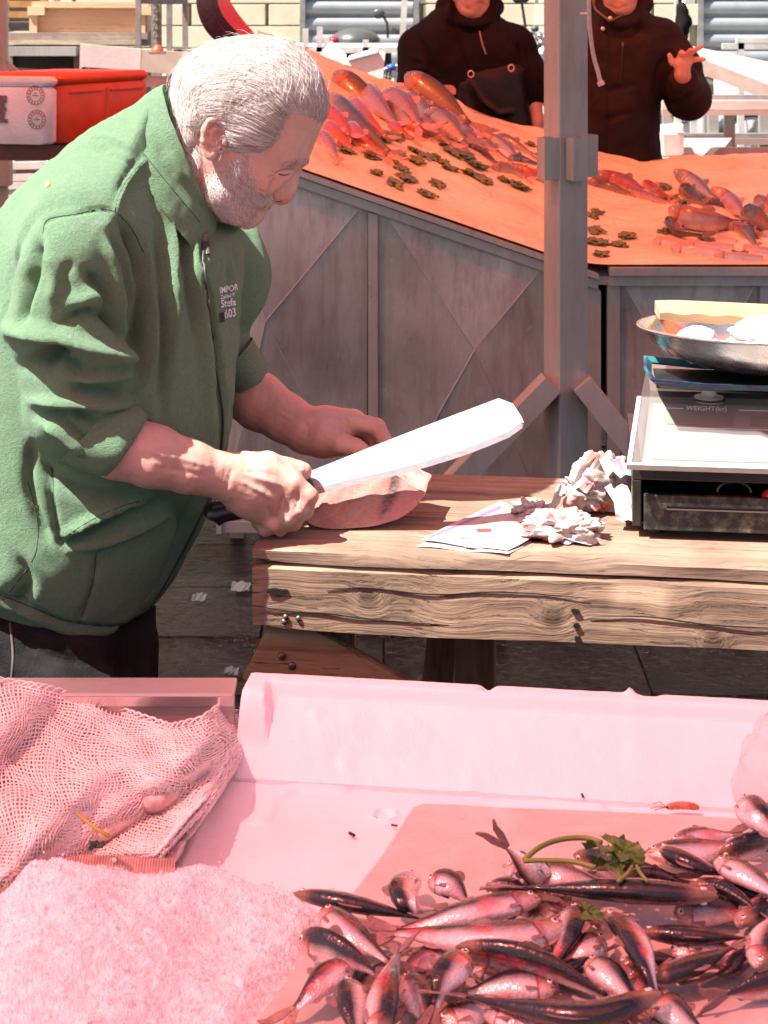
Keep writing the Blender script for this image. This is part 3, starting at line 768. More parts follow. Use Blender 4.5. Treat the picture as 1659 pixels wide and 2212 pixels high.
for i in range(0, GX-8):
    for h_ in (0, 1):
        s = (i + h_*.5)/GX; px = -90 + 520*s; py = float(np.interp(s, [0, .18, .35, .5, .62, .75, .9], [2005, 1945, 1892, 1872, 1872, 1878, 1880]))
        p = Pz(px, py, .806); k_ = .0018 if h_ else -.0004
        rail.append([p + Vector((0, .004, .008 + k_)), p + Vector((0, -.004, .004 + k_)), p + Vector((0, -.008, -.004 + k_)), p + Vector((0, -.009, -.012 + k_))])
hem.loft(rail, cap=False, closed=False); hem.build("ribbed_hem", simple("ribbed_band", (.60, .44, .38), .85, 0, (.45, .31, .27), 80, .2), sack)
roll = [sack_pt(i, 0) + Vector((0, .002, .001)) for i in range(0, GX+1)]
r_ = MB()
for ph in range(3):
    r_.tube([p + Vector((0, math.sin(i*.9+ph*2.1)*.0035, math.cos(i*.9+ph*2.1)*.0035)) for i, p in enumerate(roll)], .0012, 4)
r_.build("gathered_edge", M_NET, sack, smooth=True)
tw = Pz(203, 1782, .845); o = MB().tube([Pz(166, 1757, .843), Pz(200, 1785, .846), Pz(236, 1807, .842)], .0018, 6).build("dry_stalk", simple("yellow_stalk", (.42, .32, .08), .6), smooth=True)
props(o, "thin yellow plant stalk lying on the net sack", "stalk")
leafm = simple("dark_leaf_scrap", (.02, .05, .02), .6)
lv = MB()
for q in range(6): lv.box(Pz(208+rnd.uniform(-10, 12), 1824+rnd.uniform(-5, 6), .838), (.006, .004, .003), Matrix.Rotation(rnd.uniform(0, 3), 3, 'Z') @ Matrix.Rotation(rnd.uniform(0, 1), 3, 'X'))
props(lv.build("leaf_scrap", leafm), "tiny dark green leaf scrap below the stalk on the net", "leaf")
# crumbs on the foam
for (a, bq, s, lb) in ((1258, 1718, .004, "dark crumb lying near the back edge of the foam lid"), (760, 1802, .005, "thin dark splinter on the foam lid left of the slab"), (852, 1783, .004, "tiny red splinter by the moulded ring on the foam lid")):
    o = MB().box(Pz(a, bq, .775), (s*1.6, s*.5, s*.4), RZ(rnd.uniform(0, 3))).build("food_crumb", simple("crumb_%d" % a, (.25, .02, .02) if a == 852 else (.03, .02, .02), .6)); props(o, lb, "crumb", "crumbs on the foam")
# ------------------------------------------------------------------ weathered trestle table
TA = math.radians(-7.0); TZ = .85
TO = P(545, 1178, FOC*(ZC-TZ)/(1178-HOR))
table = thing("trestle_table", "weathered wooden trestle table with a thick cracked front beam", "table", (TO.x, TO.y, 0), TA)
def TL(x, y, z): return RZ(TA) @ Vector((x, y, z)) + Vector((TO.x, TO.y, 0))
def to_table(p): return RZ(-TA) @ (Vector(p) - Vector((TO.x, TO.y, 0)))
WA, WB, WC = (.56, .38, .22), (.40, .25, .14), (.17, .09, .05)
M_WOOD = wood("weathered_top_board", (.345, .25, .18), (.275, .195, .14), (.165, .11, .078), 0, 1.0, .5)
M_BEAM = wood("weathered_beam", (.37, .265, .185), (.28, .195, .135), (.14, .095, .065), 0, .9, .8, knots=[((.155, 0, .788), .024), ((.395, 0, .772), .026), ((.60, 0, .748), .022), ((.86, 0, .78), .022)])
M_LEG = wood("old_leg_wood", (.30, .19, .11), (.20, .12, .07), (.08, .045, .025), 2, 1.0, .6)
M_BRACE = wood("pale_brace_wood", (.38, .29, .18), (.30, .22, .12), (.15, .10, .05), 0, 1.0, .6)
def board(name, x0, x1, y0, y1, z0, z1, mm, seed, wav=.003, ends=.004, nx=70):
    """a hand-worn board: uneven edges and ends"""
    r = np.random.default_rng(seed); rings = []
    f = lambda x, s: wav*(math.sin(x*9+s)+.6*math.sin(x*23+s*2)+.35*math.sin(x*61+s*3))/1.6
    for i in range(nx+1):
        t = i/nx; x = x0 + (x1-x0)*t; e = ends*(abs(t-.5)*2)**30
        ca = [(y0+e+f(x, seed), z0+e+f(x, seed+1)*.6), (y0+e*.4+f(x, seed), z0+.004), (y0+f(x, seed+2)*.7, z1-.006+f(x, seed)*.3), (y0+.006+f(x, seed+4)*.4, z1-e+f(x, seed+5)*.15),
              (y1-.004, z1-e+f(x, seed+6)*.15), (y1+f(x, seed+7)*.6, z1-.005), (y1-e, z0+.004), (y1-.004-e, z0+e)]
        rings.append([(x, a, b) for a, b in ca])
    o = fix_normals(MB().loft(rings).build(name, mm, table, local=True)); return autosmooth(o, 35)
LT = 1.62
board("plank", 0.0, LT, 0.0, .145, .829, .850, M_WOOD, 3, .0022)
board("plank", .004, LT, .1475, .268, .828, .8495, M_WOOD, 8, .002)
board("plank", -.003, LT, .2705, .365, .829, .851, M_WOOD, 13, .002)
board("front_beam", .0, LT, -.001, .050, .741, .8262, M_BEAM, 21, .0022, .006)
board("rear_beam", .02, LT, .31, .355, .745, .826, M_BEAM, 27, .0022, .006)
M_HOLE = simple("deep_crack", (.006, .004, .003), .95)
def worm(pts, r):                                  # rotted hollow, set into the beam face
    q = [(x, -.0035, z) for x, z in pts]; return q
for (cx, cz, w, h) in ((.033, .792, .013, .0042), (.423, .783, .005, .0022), (.425, .764, .004, .003), (.427, .747, .004, .0032)):
    n = 12; ring = [(cx + w*math.cos(2*math.pi*i/n)*(1+.25*rnd.uniform(-1, 1)), cz + h*math.sin(2*math.pi*i/n)*(1+.3*rnd.uniform(-1, 1))) for i in range(n)]
    o = MB().loft([[(a, -.0042, b) for a, b in ring], [(a, .002, b) for a, b in ring]]).build("rot_hole", M_HOLE, table, local=True)
# checks that run along the beam
for pts in ([(0, .772), (.05, .766), (.10, .765), (.16, .760), (.26, .757)], [(.44, .777), (.52, .779), (.60, .772), (.72, .772)], [(.10, .795), (.15, .801), (.24, .796), (.33, .803), (.44, .800)]):
    q = spline(pts, 6); n = len(q)
    o = MB().tube([(a, -.0026, b) for a, b in q], [.0008*math.sin(math.pi*(i+.5)/n)**.6+.0002 for i in range(n)], 5).build("split_crack", M_HOLE, table, local=True)
M_NAIL = simple("grey_nail", (.25, .24, .23), .45, .8, (.12, .08, .06), 200)
for (x, z, y) in ((.045, .758, -.004), (.043, .752, -.004), (.062, .757, -.004)):
    MB().sphere((x, y+.001, z), (.004, .0022, .004), nu=8, nv=5).build("nail", M_NAIL, table, local=True, smooth=True)
MB().sphere((.02, .055, .851), (.005, .004, .0016), nu=8, nv=5).build("nail", M_NAIL, table, local=True, smooth=True)
# trestles
def leg(a, b, w, d, mm=M_LEG): autosmooth(MB().bar(a, b, w, d, up=(0, 1, 0), bev=.004).build("leg", mm, table, local=True), 30)
leg((.10, .085, .742), (.08, .09, 0), .045, .055); leg((.07, .33, .742), (.05, .36, 0), .045, .055)
leg((.24, .26, .742), (.16, .30, 0), .045, .055); leg((.28, .20, .742), (.285, .20, 0), .055, .05)
leg((1.45, .03, .742), (1.5, .03, 0), .045, .055); leg((1.45, .33, .742), (1.5, .36, 0), .045, .055)
a, bb = to_table(P(556, 1398, 2.37)), to_table(P(850, 1545, 2.37))
o = autosmooth(MB().bar((a.x, .040, a.z), (bb.x, .040, bb.z), .02, .105, up=(0, 0, 1), bev=.002).build("diagonal_brace", M_BRACE, table, local=True), 30)
autosmooth(MB().bar((.9, .10, .16), (1.30, .05, .735), .03, .09, up=(0, 0, 1), bev=.003).build("diagonal_brace", simple("dark_brace", (.03, .02, .015), .7, 0, (.06, .035, .02), 12, .3), table, local=True), 30)
for px, py in ((612, 1412), (634, 1432)):
    p = to_table(P(px, py, 2.385)); MB().sphere((p.x, .029, p.z), (.0055, .003, .0055), nu=10, nv=6).build("nail", M_NAIL, table, local=True, smooth=True)

# ------------------------------------------------------------------ swordfish steak
m, k, b = newmat("swordfish_flesh")
tc = k.coords(); 
s0 = k.n('SeparateXYZ'); k.L(tc, s0.inputs[0]); cxz = k.n('CombineXYZ'); k.L(s0.outputs['X'], cxz.inputs[0]); k.L(s0.outputs['Z'], cxz.inputs[2])
d1 = k.n("VectorMath", operation='DISTANCE'); k.L(cxz.outputs[0], d1.inputs[0]); d1.inputs[1].default_value = (-.09, 0, .09)
n1 = k.noise(tc, 22, 4, .5); wv = k.math('SINE', k.math('ADD', k.math('MULTIPLY', d1.outputs['Value'], 230.0), k.math('MULTIPLY', k.noise(tc, 9, 2, .4), 16.0)))
lines = k.ramp(wv, [(.86, 0.0), (.97, 1.0)])
base = k.ramp(k.noise(tc, 14, 5, .6), [(.3, (.33, .15, .13)), (.55, (.38, .20, .165)), (.75, (.43, .265, .21))])
sx = k.n("SeparateXYZ"); k.L(tc, sx.inputs[0])
red = k.ramp(sx.outputs['X'], [(.0, 0.0), (.5, 0.0), (.58, 1.0)])
c = k.mixc(k.math('MULTIPLY', lines.outputs[0], .16), base.outputs[0], (.56, .42, .36))
rr = k.n("MapRange"); k.L(sx.outputs['X'], rr.inputs[0]); rr.inputs[1].default_value = .01; rr.inputs[2].default_value = .085
c = k.mixc(k.math('MULTIPLY', rr.outputs[0], .75), c, (.58, .18, .19))
bs = k.ramp(k.noise(tc, 48, 4, .6), [(.64, 0.0), (.72, 1.0)]); c = k.mixc(k.math('MULTIPLY', bs.outputs[0], .6), c, (.45, .08, .09))
# the dark bloodline: a crescent
d2 = k.n("VectorMath", operation='DISTANCE'); k.L(cxz.outputs[0], d2.inputs[0]); d2.inputs[1].default_value = (-.010, 0, .066)
ring = k.math('ABSOLUTE', k.math('SUBTRACT', d2.outputs['Value'], .056)); cr = k.ramp(ring, [(.005, 1.0), (.0095, 0.0)])
rx = k.n("MapRange"); k.L(sx.outputs['X'], rx.inputs[0]); rx.inputs[1].default_value = .018; rx.inputs[2].default_value = .03
c = k.mixc(k.math('MULTIPLY', cr.outputs[0], rx.outputs[0]), c, (.085, .035, .035))
fb_ = k.ramp(k.noise(k.coords(scale=(1, 1, 3)), 160, 4, .65), [(.35, 0.0), (.7, 1.0)]); c = k.mixc(k.math('MULTIPLY', fb_.outputs[0], .35), c, (.60, .44, .37))
k.L(c, b.inputs['Base Color']); b.inputs['Roughness'].default_value = .3; b.inputs['Subsurface Weight'].default_value = .15; b.inputs['Subsurface Scale'].default_value = .004
M_FLESH = m
steak = thing("swordfish_steak", "thick pink swordfish steak under the blade at the table end", "fish steak", (P(782, 1140, 2.43).x, 2.43, TZ+.001))
out = [(652, 1119), (668, 1136), (690, 1146), (730, 1149), (780, 1146), (830, 1138), (870, 1122), (900, 1098), (917, 1072), (900, 1062), (880, 1050), (858, 1034), (838, 1022), (800, 1020), (750, 1028), (700, 1052), (675, 1075), (660, 1098)]
out = [(a, (b-1149)*1.0+1149) for a, b in out]
f = [P(a, b, 2.415 + .0003*max(0, 1149-b)) for a, b in spline(out + out[:1], 3)[:-1]]
zmin = min(p.z for p in f); f = [p + Vector((0, 0, TZ+.002-zmin)) for p in f]
fb = [p + Vector((.012, .07, .004)) for p in f]; cf = sum(f, Vector())/len(f)
def grid_cap(poly, c, n=9): 
    rings = [[c + (p-c)*(i/n) for p in poly] for i in range(1, n+1)]; return rings
capm = MB(); R_ = grid_cap(f, cf)
for i, r in enumerate(R_):
    for q, p in enumerate(r): p.y += .0015*math.sin(p.x*140+1)*math.sin(p.z*170) - .004*(1-(i+1)/9)**1
capm.loft(R_, cap=False); capm.f.append(tuple(range(len(f)))[::-1])
fix_normals(capm.build("cut_face", M_FLESH, steak, smooth=True))
M_SKIN_F = simple("grey_fish_skin", (.62, .50, .45), .35, .1, (.40, .25, .22), 30, .3, 150)
sk = MB().loft([[p for p in f], [p + (cf-p).normalized()*-.003 + Vector((0, .012, 0)) for p in f], [p + Vector((.006, .04, .003)) for p in f], fb], cap=False)
sk.f.append(tuple(range(3*len(f), 4*len(f)))); sk.f = sk.f
for i in range(len(sk.v)):
    if sk.v[i][2] < TZ+.001: sk.v[i] = (sk.v[i][0], sk.v[i][1], TZ+.001)
autosmooth(fix_normals(sk.build("skin_side", M_SKIN_F, steak)), 50)

# ------------------------------------------------------------------ long fish knife
KD = 2.405
knife = thing("fish_knife", "long broad fish knife with white worn blade and black riveted handle", "knife", P(800, 1000, KD))
bl = [(661, 1021), (720, 998), (800, 966), (900, 927), (1000, 889), (1077, 860), (1108, 872), (1126, 899), (1132, 913), (1128, 925), (1100, 945), (1050, 966), (994, 987), (920, 1010), (840, 1031), (760, 1048), (677, 1070), (670, 1046)]
n = len(bl)
def K(a, b, d):
    s_ = (1047 - .3128*(a-676)) - b
    return P(a, b, d + s_*.00030)
lowset = set(range(9, 17))
front = [K(a, b, KD-.0016) for a, b in bl]; back = [K(a, b, KD+.0016) for a, b in bl]
inner = []
for i, (a, b) in enumerate(bl):                    # the ground bevel near the edge
    if i in lowset: inner.append(K(a-3, b-13, KD-.0022))
    else: inner.append(K(a, b, KD-.0022))
edge = [K(a, b, KD) if i in lowset else K(a, b, KD+.0) for i, (a, b) in enumerate(bl)]
kb = MB().loft([inner, edge, [K(a-3, b-13, KD+.0022) if i in lowset else K(a, b, KD+.0022) for i, (a, b) in enumerate(bl)]])
m, k, b = newmat("worn_white_blade")
co = k.coords(); n1 = k.noise(k.coords(scale=(3, 3, 30)), 14, 5, .65); 
k.L(k.ramp(n1, [(.3, (.36, .375, .395)), (.7, (.47, .475, .485))]).outputs[0], b.inputs['Base Color'])
b.inputs['Metallic'].default_value = .35; r = k.ramp(k.noise(co, 60, 5, .6), [(.3, .34), (.7, .6)]); k.L(r.outputs[0], b.inputs['Roughness'])
bp = k.n("Bump"); bp.inputs['Strength'].default_value = .08; bp.inputs['Distance'].default_value = .002; k.L(k.noise(co, 35, 4), bp.inputs['Height']); k.L(bp.outputs[0], b.inputs['Normal'])
fix_normals(kb.build("blade", m, knife))
M_HANDLE = simple("black_handle", (.018, .018, .019), .28, 0, (.03, .03, .03), 30, .05, coat=.3)
hp = spline([(678, 1046), (655, 1057), (620, 1068), (580, 1080), (540, 1094), (510, 1102), (480, 1106), (462, 1112), (456, 1120)], 4)
hr = np.interp(np.linspace(0, 1, len(hp)), [0, .06, .25, .5, .7, .85, .95, 1], [.013, .0145, .0125, .012, .0135, .017, .0155, .009])
kk_ = MB().tube([P(a, b, KD) for a, b in hp], list(hr), 14, squash=1.0); kk_.build("handle", M_HANDLE, knife, smooth=True)
MB().tube([P(676, 1047, KD), P(668, 1050, KD), P(660, 1053, KD)], [.0165, .0172, .015], 14).build("bolster", simple("dark_grey_bolster", (.06, .063, .068), .4, 0, (.1, .1, .1), 40, .1), knife, smooth=True)
for (a, b) in ((495, 1098),):
    MB().sphere(P(a, b, KD-.0135), (.0042, .0022, .0036), nu=12, nv=6).build("rivet", simple("brass_rivet", (.75, .48, .16), .3, .8), knife, smooth=True)

# ------------------------------------------------------------------ folded leaflet and crumpled newspaper
def TP(px, py, h=0.0): return Pz(px, py, TZ + h)
m, k, b = newmat("printed_leaflet")
tc = k.coords(src='Generated'); sx = k.n("SeparateXYZ"); k.L(tc, sx.inputs[0])
c = k.mixc(k.ramp(k.noise(k.coords(), 60, 3, .5), [(.60, 0.0), (.66, 1.0)]).outputs[0], (.47, .42, .44), (.38, .28, .31))
k.L(c, b.inputs['Base Color']); b.inputs['Roughness'].default_value = .35
M_LEAF = m; M_PAPERW = simple("white_paper", (.5, .49, .49), .6)
leaf = thing("folded_leaflet", "folded leaflet with a purple band lying flat on the table", "leaflet", TP(1040, 1150, .0))
A0, A1, A2, A3 = (905, 1176), (1100, 1192), (1235, 1118), (1078, 1088)
def sheet(name, c4, hs, mm, n=14, bow=.006, th=.0004):
    V = []; F = []
    for j in range(n+1):
        for i in range(n+1):
            s, t = i/n, j/n
            a = (1-s)*(1-t)*np.array(c4[0])+s*(1-t)*np.array(c4[1])+s*t*np.array(c4[2])+(1-s)*t*np.array(c4[3])
            h = (1-s)*(1-t)*hs[0]+s*(1-t)*hs[1]+s*t*hs[2]+(1-s)*t*hs[3] + bow*math.sin(math.pi*s)*math.sin(math.pi*t*.9) + .001*math.sin(s*9+t*5)
            p0 = TP(a[0], a[1], 0); V.append(p0 + Vector((0, 0, h)))
    for j in range(n):
        for i in range(n): q = j*(n+1)+i; F.append((q, q+1, q+n+2, q+n+1))
    nb = len(V); V += [v - Vector((0, 0, th)) for v in V]; F += [tuple(nb+i for i in f[::-1]) for f in F]
    return mk(name, V, F, mm, leaf, smooth=True), V[:nb], n
sheet("under_page", [(900, 1182), (1098, 1199), (1232, 1126), (1075, 1098)], [.001, .0012, .001, .001], M_PAPERW, bow=.001)
o, LV, ln = sheet("top_page", [(908, 1174), (1096, 1195), (1180, 1158), (1082, 1086)], [.0045, .003, .010, .004], M_LEAF, bow=.004)
LT_T = BVHTree.FromPolygons([tuple(v) for v in LV], [(j*(ln+1)+i, j*(ln+1)+i+1, (j+1)*(ln+1)+i+1, (j+1)*(ln+1)+i) for j in range(ln) for i in range(ln)])
def printed(name, quad, mm, par, tree, n=8, lift=.0004):
    V = []; F = []
    for j in range(n+1):
        for i in range(n+1):
            s, t = i/n, j/n; a = (1-s)*(1-t)*np.array(quad[0])+s*(1-t)*np.array(quad[1])+s*t*np.array(quad[2])+(1-s)*t*np.array(quad[3])
            h = on_surface(tree, a[0], a[1], lift)
            V.append(h if h is not None else TP(a[0], a[1], .004))
    for j in range(n):
        for i in range(n): q = j*(n+1)+i; F.append((q, q+1, q+n+2, q+n+1))
    return mk(name, V, F, mm, par, smooth=True)
printed("purple_band", [(924, 1164), (934, 1157), (1080, 1092), (1084, 1098)], simple("purple_print", (.26, .16, .42), .4), leaf, LT_T)
printed("pink_patch", [(975, 1166), (1020, 1150), (1040, 1155), (1000, 1172)], simple("rose_print", (.72, .42, .48), .4), leaf, LT_T)
printed("red_print", [(1028, 1143), (1060, 1142), (1062, 1149), (1032, 1150)], simple("red_print", (.62, .06, .05), .4), leaf, LT_T, 4)
printed("brown_print", [(985, 1160), (1010, 1160), (1012, 1166), (990, 1165)], simple("brown_print", (.35, .16, .13), .4), leaf, LT_T, 4)
for q in range(7):
    a0 = 1000+q*14+rnd.uniform(-4, 4); b0 = 1180-q*9
    printed("text_line", [(a0, b0), (a0+40, b0+4), (a0+40, b0+5.5), (a0, b0+1.5)], simple("grey_print", (.55, .42, .48), .5) if q == 0 else bpy.data.materials["grey_print"], leaf, LT_T, 3)

def crumple(name, poly_c, rx, ry, rz, seed, mm, par, sc=120, amp=.35, base=0.0, nu=80, nv=50):
    V = []; F = []; 
    for j in range(nv+1):
        t = math.pi*j/nv
        for i in range(nu):
            a = 2*math.pi*i/nu; V.append((math.sin(t)*math.cos(a), math.sin(t)*math.sin(a), math.cos(t)))
    V = np.array(V); r = 1 + amp*(np.abs(vnoise(V, 3.1, seed))*1.3 - .5) + amp*.6*(np.abs(vnoise(V, 6.5, seed+1, 2)) - .35) + amp*.12*vnoise(V, 17, seed+2, 1)
    W_ = V*r[:, None]*np.array([rx, ry, rz]) + np.array(poly_c); W_[:, 2] = np.maximum(W_[:, 2], base)
    for j in range(nv):
        for i in range(nu): F.append((j*nu+i, (j+1)*nu+i, (j+1)*nu+(i+1) % nu, j*nu+(i+1) % nu))
    o = mk(name, W_, F, mm, par); autosmooth(o, 48); return o
m, k, b = newmat("newsprint")
co = k.coords(); n1 = k.noise(co, 28, 5, .6); vo = k.n("TexVoronoi"); vo.inputs['Scale'].default_value = 60; k.L(co, vo.inputs['Vector'])
c = k.ramp(n1, [(.3, (.36, .28, .235)), (.5, (.47, .42, .38)), (.7, (.46, .455, .455))])
pr = k.ramp(k.noise(co, 90, 4, .6), [(.60, 0.0), (.64, 1.0)]); c2 = k.mixc(k.math('MULTIPLY', pr.outputs[0], .7), c.outputs[0], (.22, .19, .24))
sep = k.n("SeparateColor"); k.L(vo.outputs['Color'], sep.inputs[0])
rd = k.ramp(sep.outputs[0], [(.86, 0.0), (.88, 1.0)]); c2 = k.mixc(k.math('MULTIPLY', rd.outputs[0], .8), c2, (.55, .07, .06))
bl_ = k.ramp(sep.outputs[1], [(.84, 0.0), (.86, 1.0)]); c2 = k.mixc(k.math('MULTIPLY', bl_.outputs[0], .6), c2, (.38, .34, .55))
k.L(c2, b.inputs['Base Color']); b.inputs['Roughness'].default_value = .65
M_NEWS = m
news = thing("crumpled_newspaper", "crumpled sheets of colour newspaper heaped beside the black cash drawer", "newspaper", TP(1220, 1150))
p1 = TP(1300, 1095); crumple("paper_wad", (p1.x, p1.y, TZ+.03), .048, .048, .048, 5, M_NEWS, news, base=TZ+.002, amp=.36)
p1 = TP(1215, 1160); crumple("paper_wad", (p1.x, p1.y, TZ+.012), .055, .038, .024, 15, M_NEWS, news, base=TZ+.002, amp=.42)
p1 = TP(1270, 1110); crumple("paper_wad", (p1.x, p1.y+.01, TZ+.03), .04, .03, .03, 25, M_NEWS, news, base=TZ+.002, amp=.45)
p1 = TP(1150, 1122); crumple("paper_wad", (p1.x, p1.y, TZ+.014), .03, .02, .014, 35, M_NEWS, news, base=TZ+.010, amp=.6)
def flap(pts, wid, seed):
    r = random.Random(seed); V = []; F = []; n = len(pts)
    for i, (a, b, h) in enumerate(pts):
        p = TP(a, b + 0*h, 0); p = TP(a, b, 0) ; p.z = TZ + h; d = p.y
        for s in range(5): V.append(p + Vector((wid*(s-2)/2*r.uniform(.6, 1), wid*.5*(s-2)/2*r.uniform(-1, 1), r.uniform(-.006, .006))))
    for i in range(n-1):
        for s in range(4): F.append((i*5+s, i*5+s+1, (i+1)*5+s+1, (i+1)*5+s))
    return mk("paper_flap", V, F, M_NEWS, news)
flap([(1180, 1165, .004), (1210, 1175, .018), (1250, 1180, .012), (1300, 1178, .004)], .02, 1)
flap([(1130, 1135, .01), (1170, 1150, .02), (1220, 1172, .016)], .018, 2)
flap([(1290, 1110, .05), (1315, 1112, .075), (1340, 1120, .06)], .022, 3)
flap([(1250, 1120, .04), (1275, 1110, .06), (1300, 1108, .082)], .016, 4)
flap([(1180, 1130, .012), (1200, 1128, .03), (1210, 1120, .045)], .006, 5)
flap([(1330, 1120, .045), (1352, 1135, .03), (1356, 1150, .012)], .018, 6)

# ------------------------------------------------------------------ cash drawer, scale, bowl, board
SA = math.radians(-6.5); SO = TP(1366, 1162)
def SW(x, y, z): return RZ(SA) @ Vector((x, y, 0)) + Vector((SO.x, SO.y, TZ + z))
drawer = thing("cash_drawer", "scuffed black metal cash drawer under the price scale", "cash drawer", (SO.x, SO.y, TZ), SA)
m, k, b = newmat("scuffed_black_metal")
co = k.coords(); n1 = k.noise(co, 55, 6, .7); n2 = k.noise(co, 14, 4, .6)
c = k.ramp(n1, [(.45, (.02, .02, .02)), (.58, (.07, .065, .055)), (.70, (.17, .155, .12))]); rr = k.ramp(n2, [(.62, 0.0), (.75, 1.0)])
k.L(k.mixc(k.math('MULTIPLY', rr.outputs[0], .25), c.outputs[0], (.14, .09, .05)), b.inputs['Base Color']); b.inputs['Roughness'].default_value = .5; b.inputs['Metallic'].default_value = .2
bp = k.n("Bump"); bp.inputs['Strength'].default_value = .3; bp.inputs['Distance'].default_value = .002; k.L(n1, bp.inputs['Height']); k.L(bp.outputs[0], b.inputs['Normal'])
M_SCUFF = m
DW, DDp, Hb, Ht = .44, .30, .016, .094
def dbox(name, x0, x1, y0, y1, z0, z1, mm, par=drawer, bev=.0015):
    return MB().box(((x0+x1)/2, (y0+y1)/2, (z0+z1)/2), (x1-x0, y1-y0, z1-z0), bev=bev).build(name, mm, par, local=True)
M_DRBODY = simple("black_drawer_case", (.016, .016, .016), .38, .1, (.04, .035, .03), 25, .15, 80)
dbox("case_top", 0, DW, 0, DDp, Ht-.016, Ht, M_DRBODY); dbox("case_side", 0, .012, 0, DDp, Hb, Ht-.0165, M_DRBODY); dbox("case_side", DW-.012, DW, 0, DDp, Hb, Ht-.0165, M_DRBODY)
dbox("case_back", .0125, DW-.0125, DDp-.01, DDp, Hb, Ht-.0165, M_DRBODY); dbox("case_floor", .0125, DW-.0125, .01, DDp-.0105, Hb, Hb+.004, M_DRBODY)
fr = dbox("drawer_front", .015, DW-.014, -.006, .004, Hb-.003, Ht-.034, M_SCUFF)
s1 = dbox("slot", .045, .31, -.0075, -.0055, .044, .0465, M_HOLE, fr, 0); s2 = dbox("slot_lip", .045, .31, -.0085, -.0055, .0415, .0435, simple("bare_edge", (.45, .43, .40), .35, .7), fr, 0)
MB().tube([(.235, -.008, .0455), (.235, -.004, .0455)], .0055, 12).build("keyhole", M_HOLE, fr, local=True)
tray = dbox("coin_tray", .02, DW-.02, .03, .25, Hb+.005, Hb+.028, M_DRBODY)
for x, y in ((.03, .03), (DW-.03, .03), (.03, DDp-.03), (DW-.03, DDp-.03)): MB().tube([(x, y, .0005), (x, y, Hb-.0005)], .011, 10).build("foot", M_BLACK, drawer, local=True)
MB().tube([(.135+.022*math.cos(a), .012, .062+.014*math.sin(a)) for a in [math.pi*q/10 for q in range(11)]], .0016, 6).build("ring_handle", M_NAIL, drawer, local=True)
MB().lathe((.185, .012, .058), [(.0001, .008), (.008, .008), (.013, .004), (.014, 0)], 16).build("red_cap", simple("red_cap", (.55, .05, .03), .4), drawer, local=True)

scale = thing("price_scale", "electronic price scale with clear plastic cover on the black drawer", "scale", SW(0, 0, Ht), SA)
def sc(*p): return SW(p[0], p[1], Ht + p[2])
body_m = simple("scale_metal", (.46, .42, .40), .28, .75, (.36, .32, .30), 18, .1)
# wedge body: low front, sloping display, raised back
prof = [(-.022, .004), (-.022, .010), (.060, .073), (.085, .084), (.24, .088), (.24, .004), (.0, .003)]
MB().loft([[sc(.012+.2*max(0, z-.01), y, z) for y, z in prof], [sc(.40, y, z) for y, z in prof]]).build("scale_body", body_m, scale)
dp0, dp1 = (-.0235, .0105), (.058, .0735)
def dpt(s, t, lift=.0): 
    nrm = Vector((0, -(dp1[1]-dp0[1]), dp1[0]-dp0[0])).normalized()
    return sc(.012 + .014*t + (.388-.014*t)*s, dp0[0] + (dp1[0]-dp0[0])*t + nrm.y*lift, dp0[1] + (dp1[1]-dp0[1])*t + nrm.z*lift)
def dpanel(name, s0, s1, t0, t1, l0, l1, mm, par):
    a = [dpt(s0, t0, l0), dpt(s1, t0, l0), dpt(s1, t1, l0), dpt(s0, t1, l0)]; c_ = [dpt(s0, t0, l1), dpt(s1, t0, l1), dpt(s1, t1, l1), dpt(s0, t1, l1)]
    return fix_normals(MB().loft([a, c_]).build(name, mm, par))
face = dpanel("display_face", .01, .99, .02, .98, .0005, .002, simple("grey_display_face", (.15, .16, .15), .45, 0, (.20, .205, .19), 12), scale)
M_LCD = simple("lcd_glass", (.16, .19, .11), .2, 0, (.13, .16, .10), 15); M_PRW = simple("white_print", (.85, .85, .83), .5); M_KEY = simple("grey_keys", (.14, .155, .165), .4, 0, (.19, .20, .20), 40)
for s0, s1 in ((.07, .30), (.36, .60), (.66, .93)):
    l = dpanel("lcd_window", s0, s1, .64, .80, .0025, .0035, M_LCD, face)
for (s0, s1, t0, t1) in ((.04, .12, .895, .905), (.32, .45, .895, .905), (.62, .72, .895, .905), (.04, .98, .585, .592), (.04, .045, .592, .895)):
    dpanel("print_line", s0, s1, t0, t1, .0022, .003, M_PRW, face)
dpanel("left_label_panel", .035, .53, .07, .52, .0022, .0032, simple("pale_label", (.19, .19, .18), .5), face)
for r_i in range(4):
    for c_i in range(6): dpanel("key", .57+c_i*.068, .57+c_i*.068+.055, .08+r_i*.115, .08+r_i*.115+.09, .0022, .0042, M_KEY, face)
def words(body, s0, t0, size, mm, par):
    V, F = text_mesh(body, size, True); L = Vector((0, dp1[0]-dp0[0], dp1[1]-dp0[1])).length
    pts = [dpt(s0 + v[0]/.388, t0 + v[1]/L, .0036) for v in V]; return mk("lettering", pts, F, mm, par)
words("WEIGHT(kg)", .13, .87, .0105, M_PRW, face); words("UNIT PRICE", .46, .87, .0105, M_PRW, face); words("TOTAL", .80, .87, .0105, M_PRW, face)
for q, tx in enumerate(("Max    30 kg", "Min    200 g", "e=d=   5 g")): words(tx, .34, .34-.10*q, .0075, M_PRW, face)
m, k, b = newmat("clear_cover"); b.inputs['Base Color'].default_value = (.92, .94, .95, 1); b.inputs['Roughness'].default_value = .12; b.inputs['Alpha'].default_value = .07
b.inputs['Coat Weight'].default_value = .6; b.inputs['Coat Roughness'].default_value = .08
M_CLEAR = m
cv = dpanel("clear_cover", -.035, 1.03, -.04, 1.03, .0075, .0095, M_CLEAR, scale)
M_RIMC = simple("cloudy_plastic_edge", (.66, .68, .67), .2, 0, (.5, .52, .5), 50)
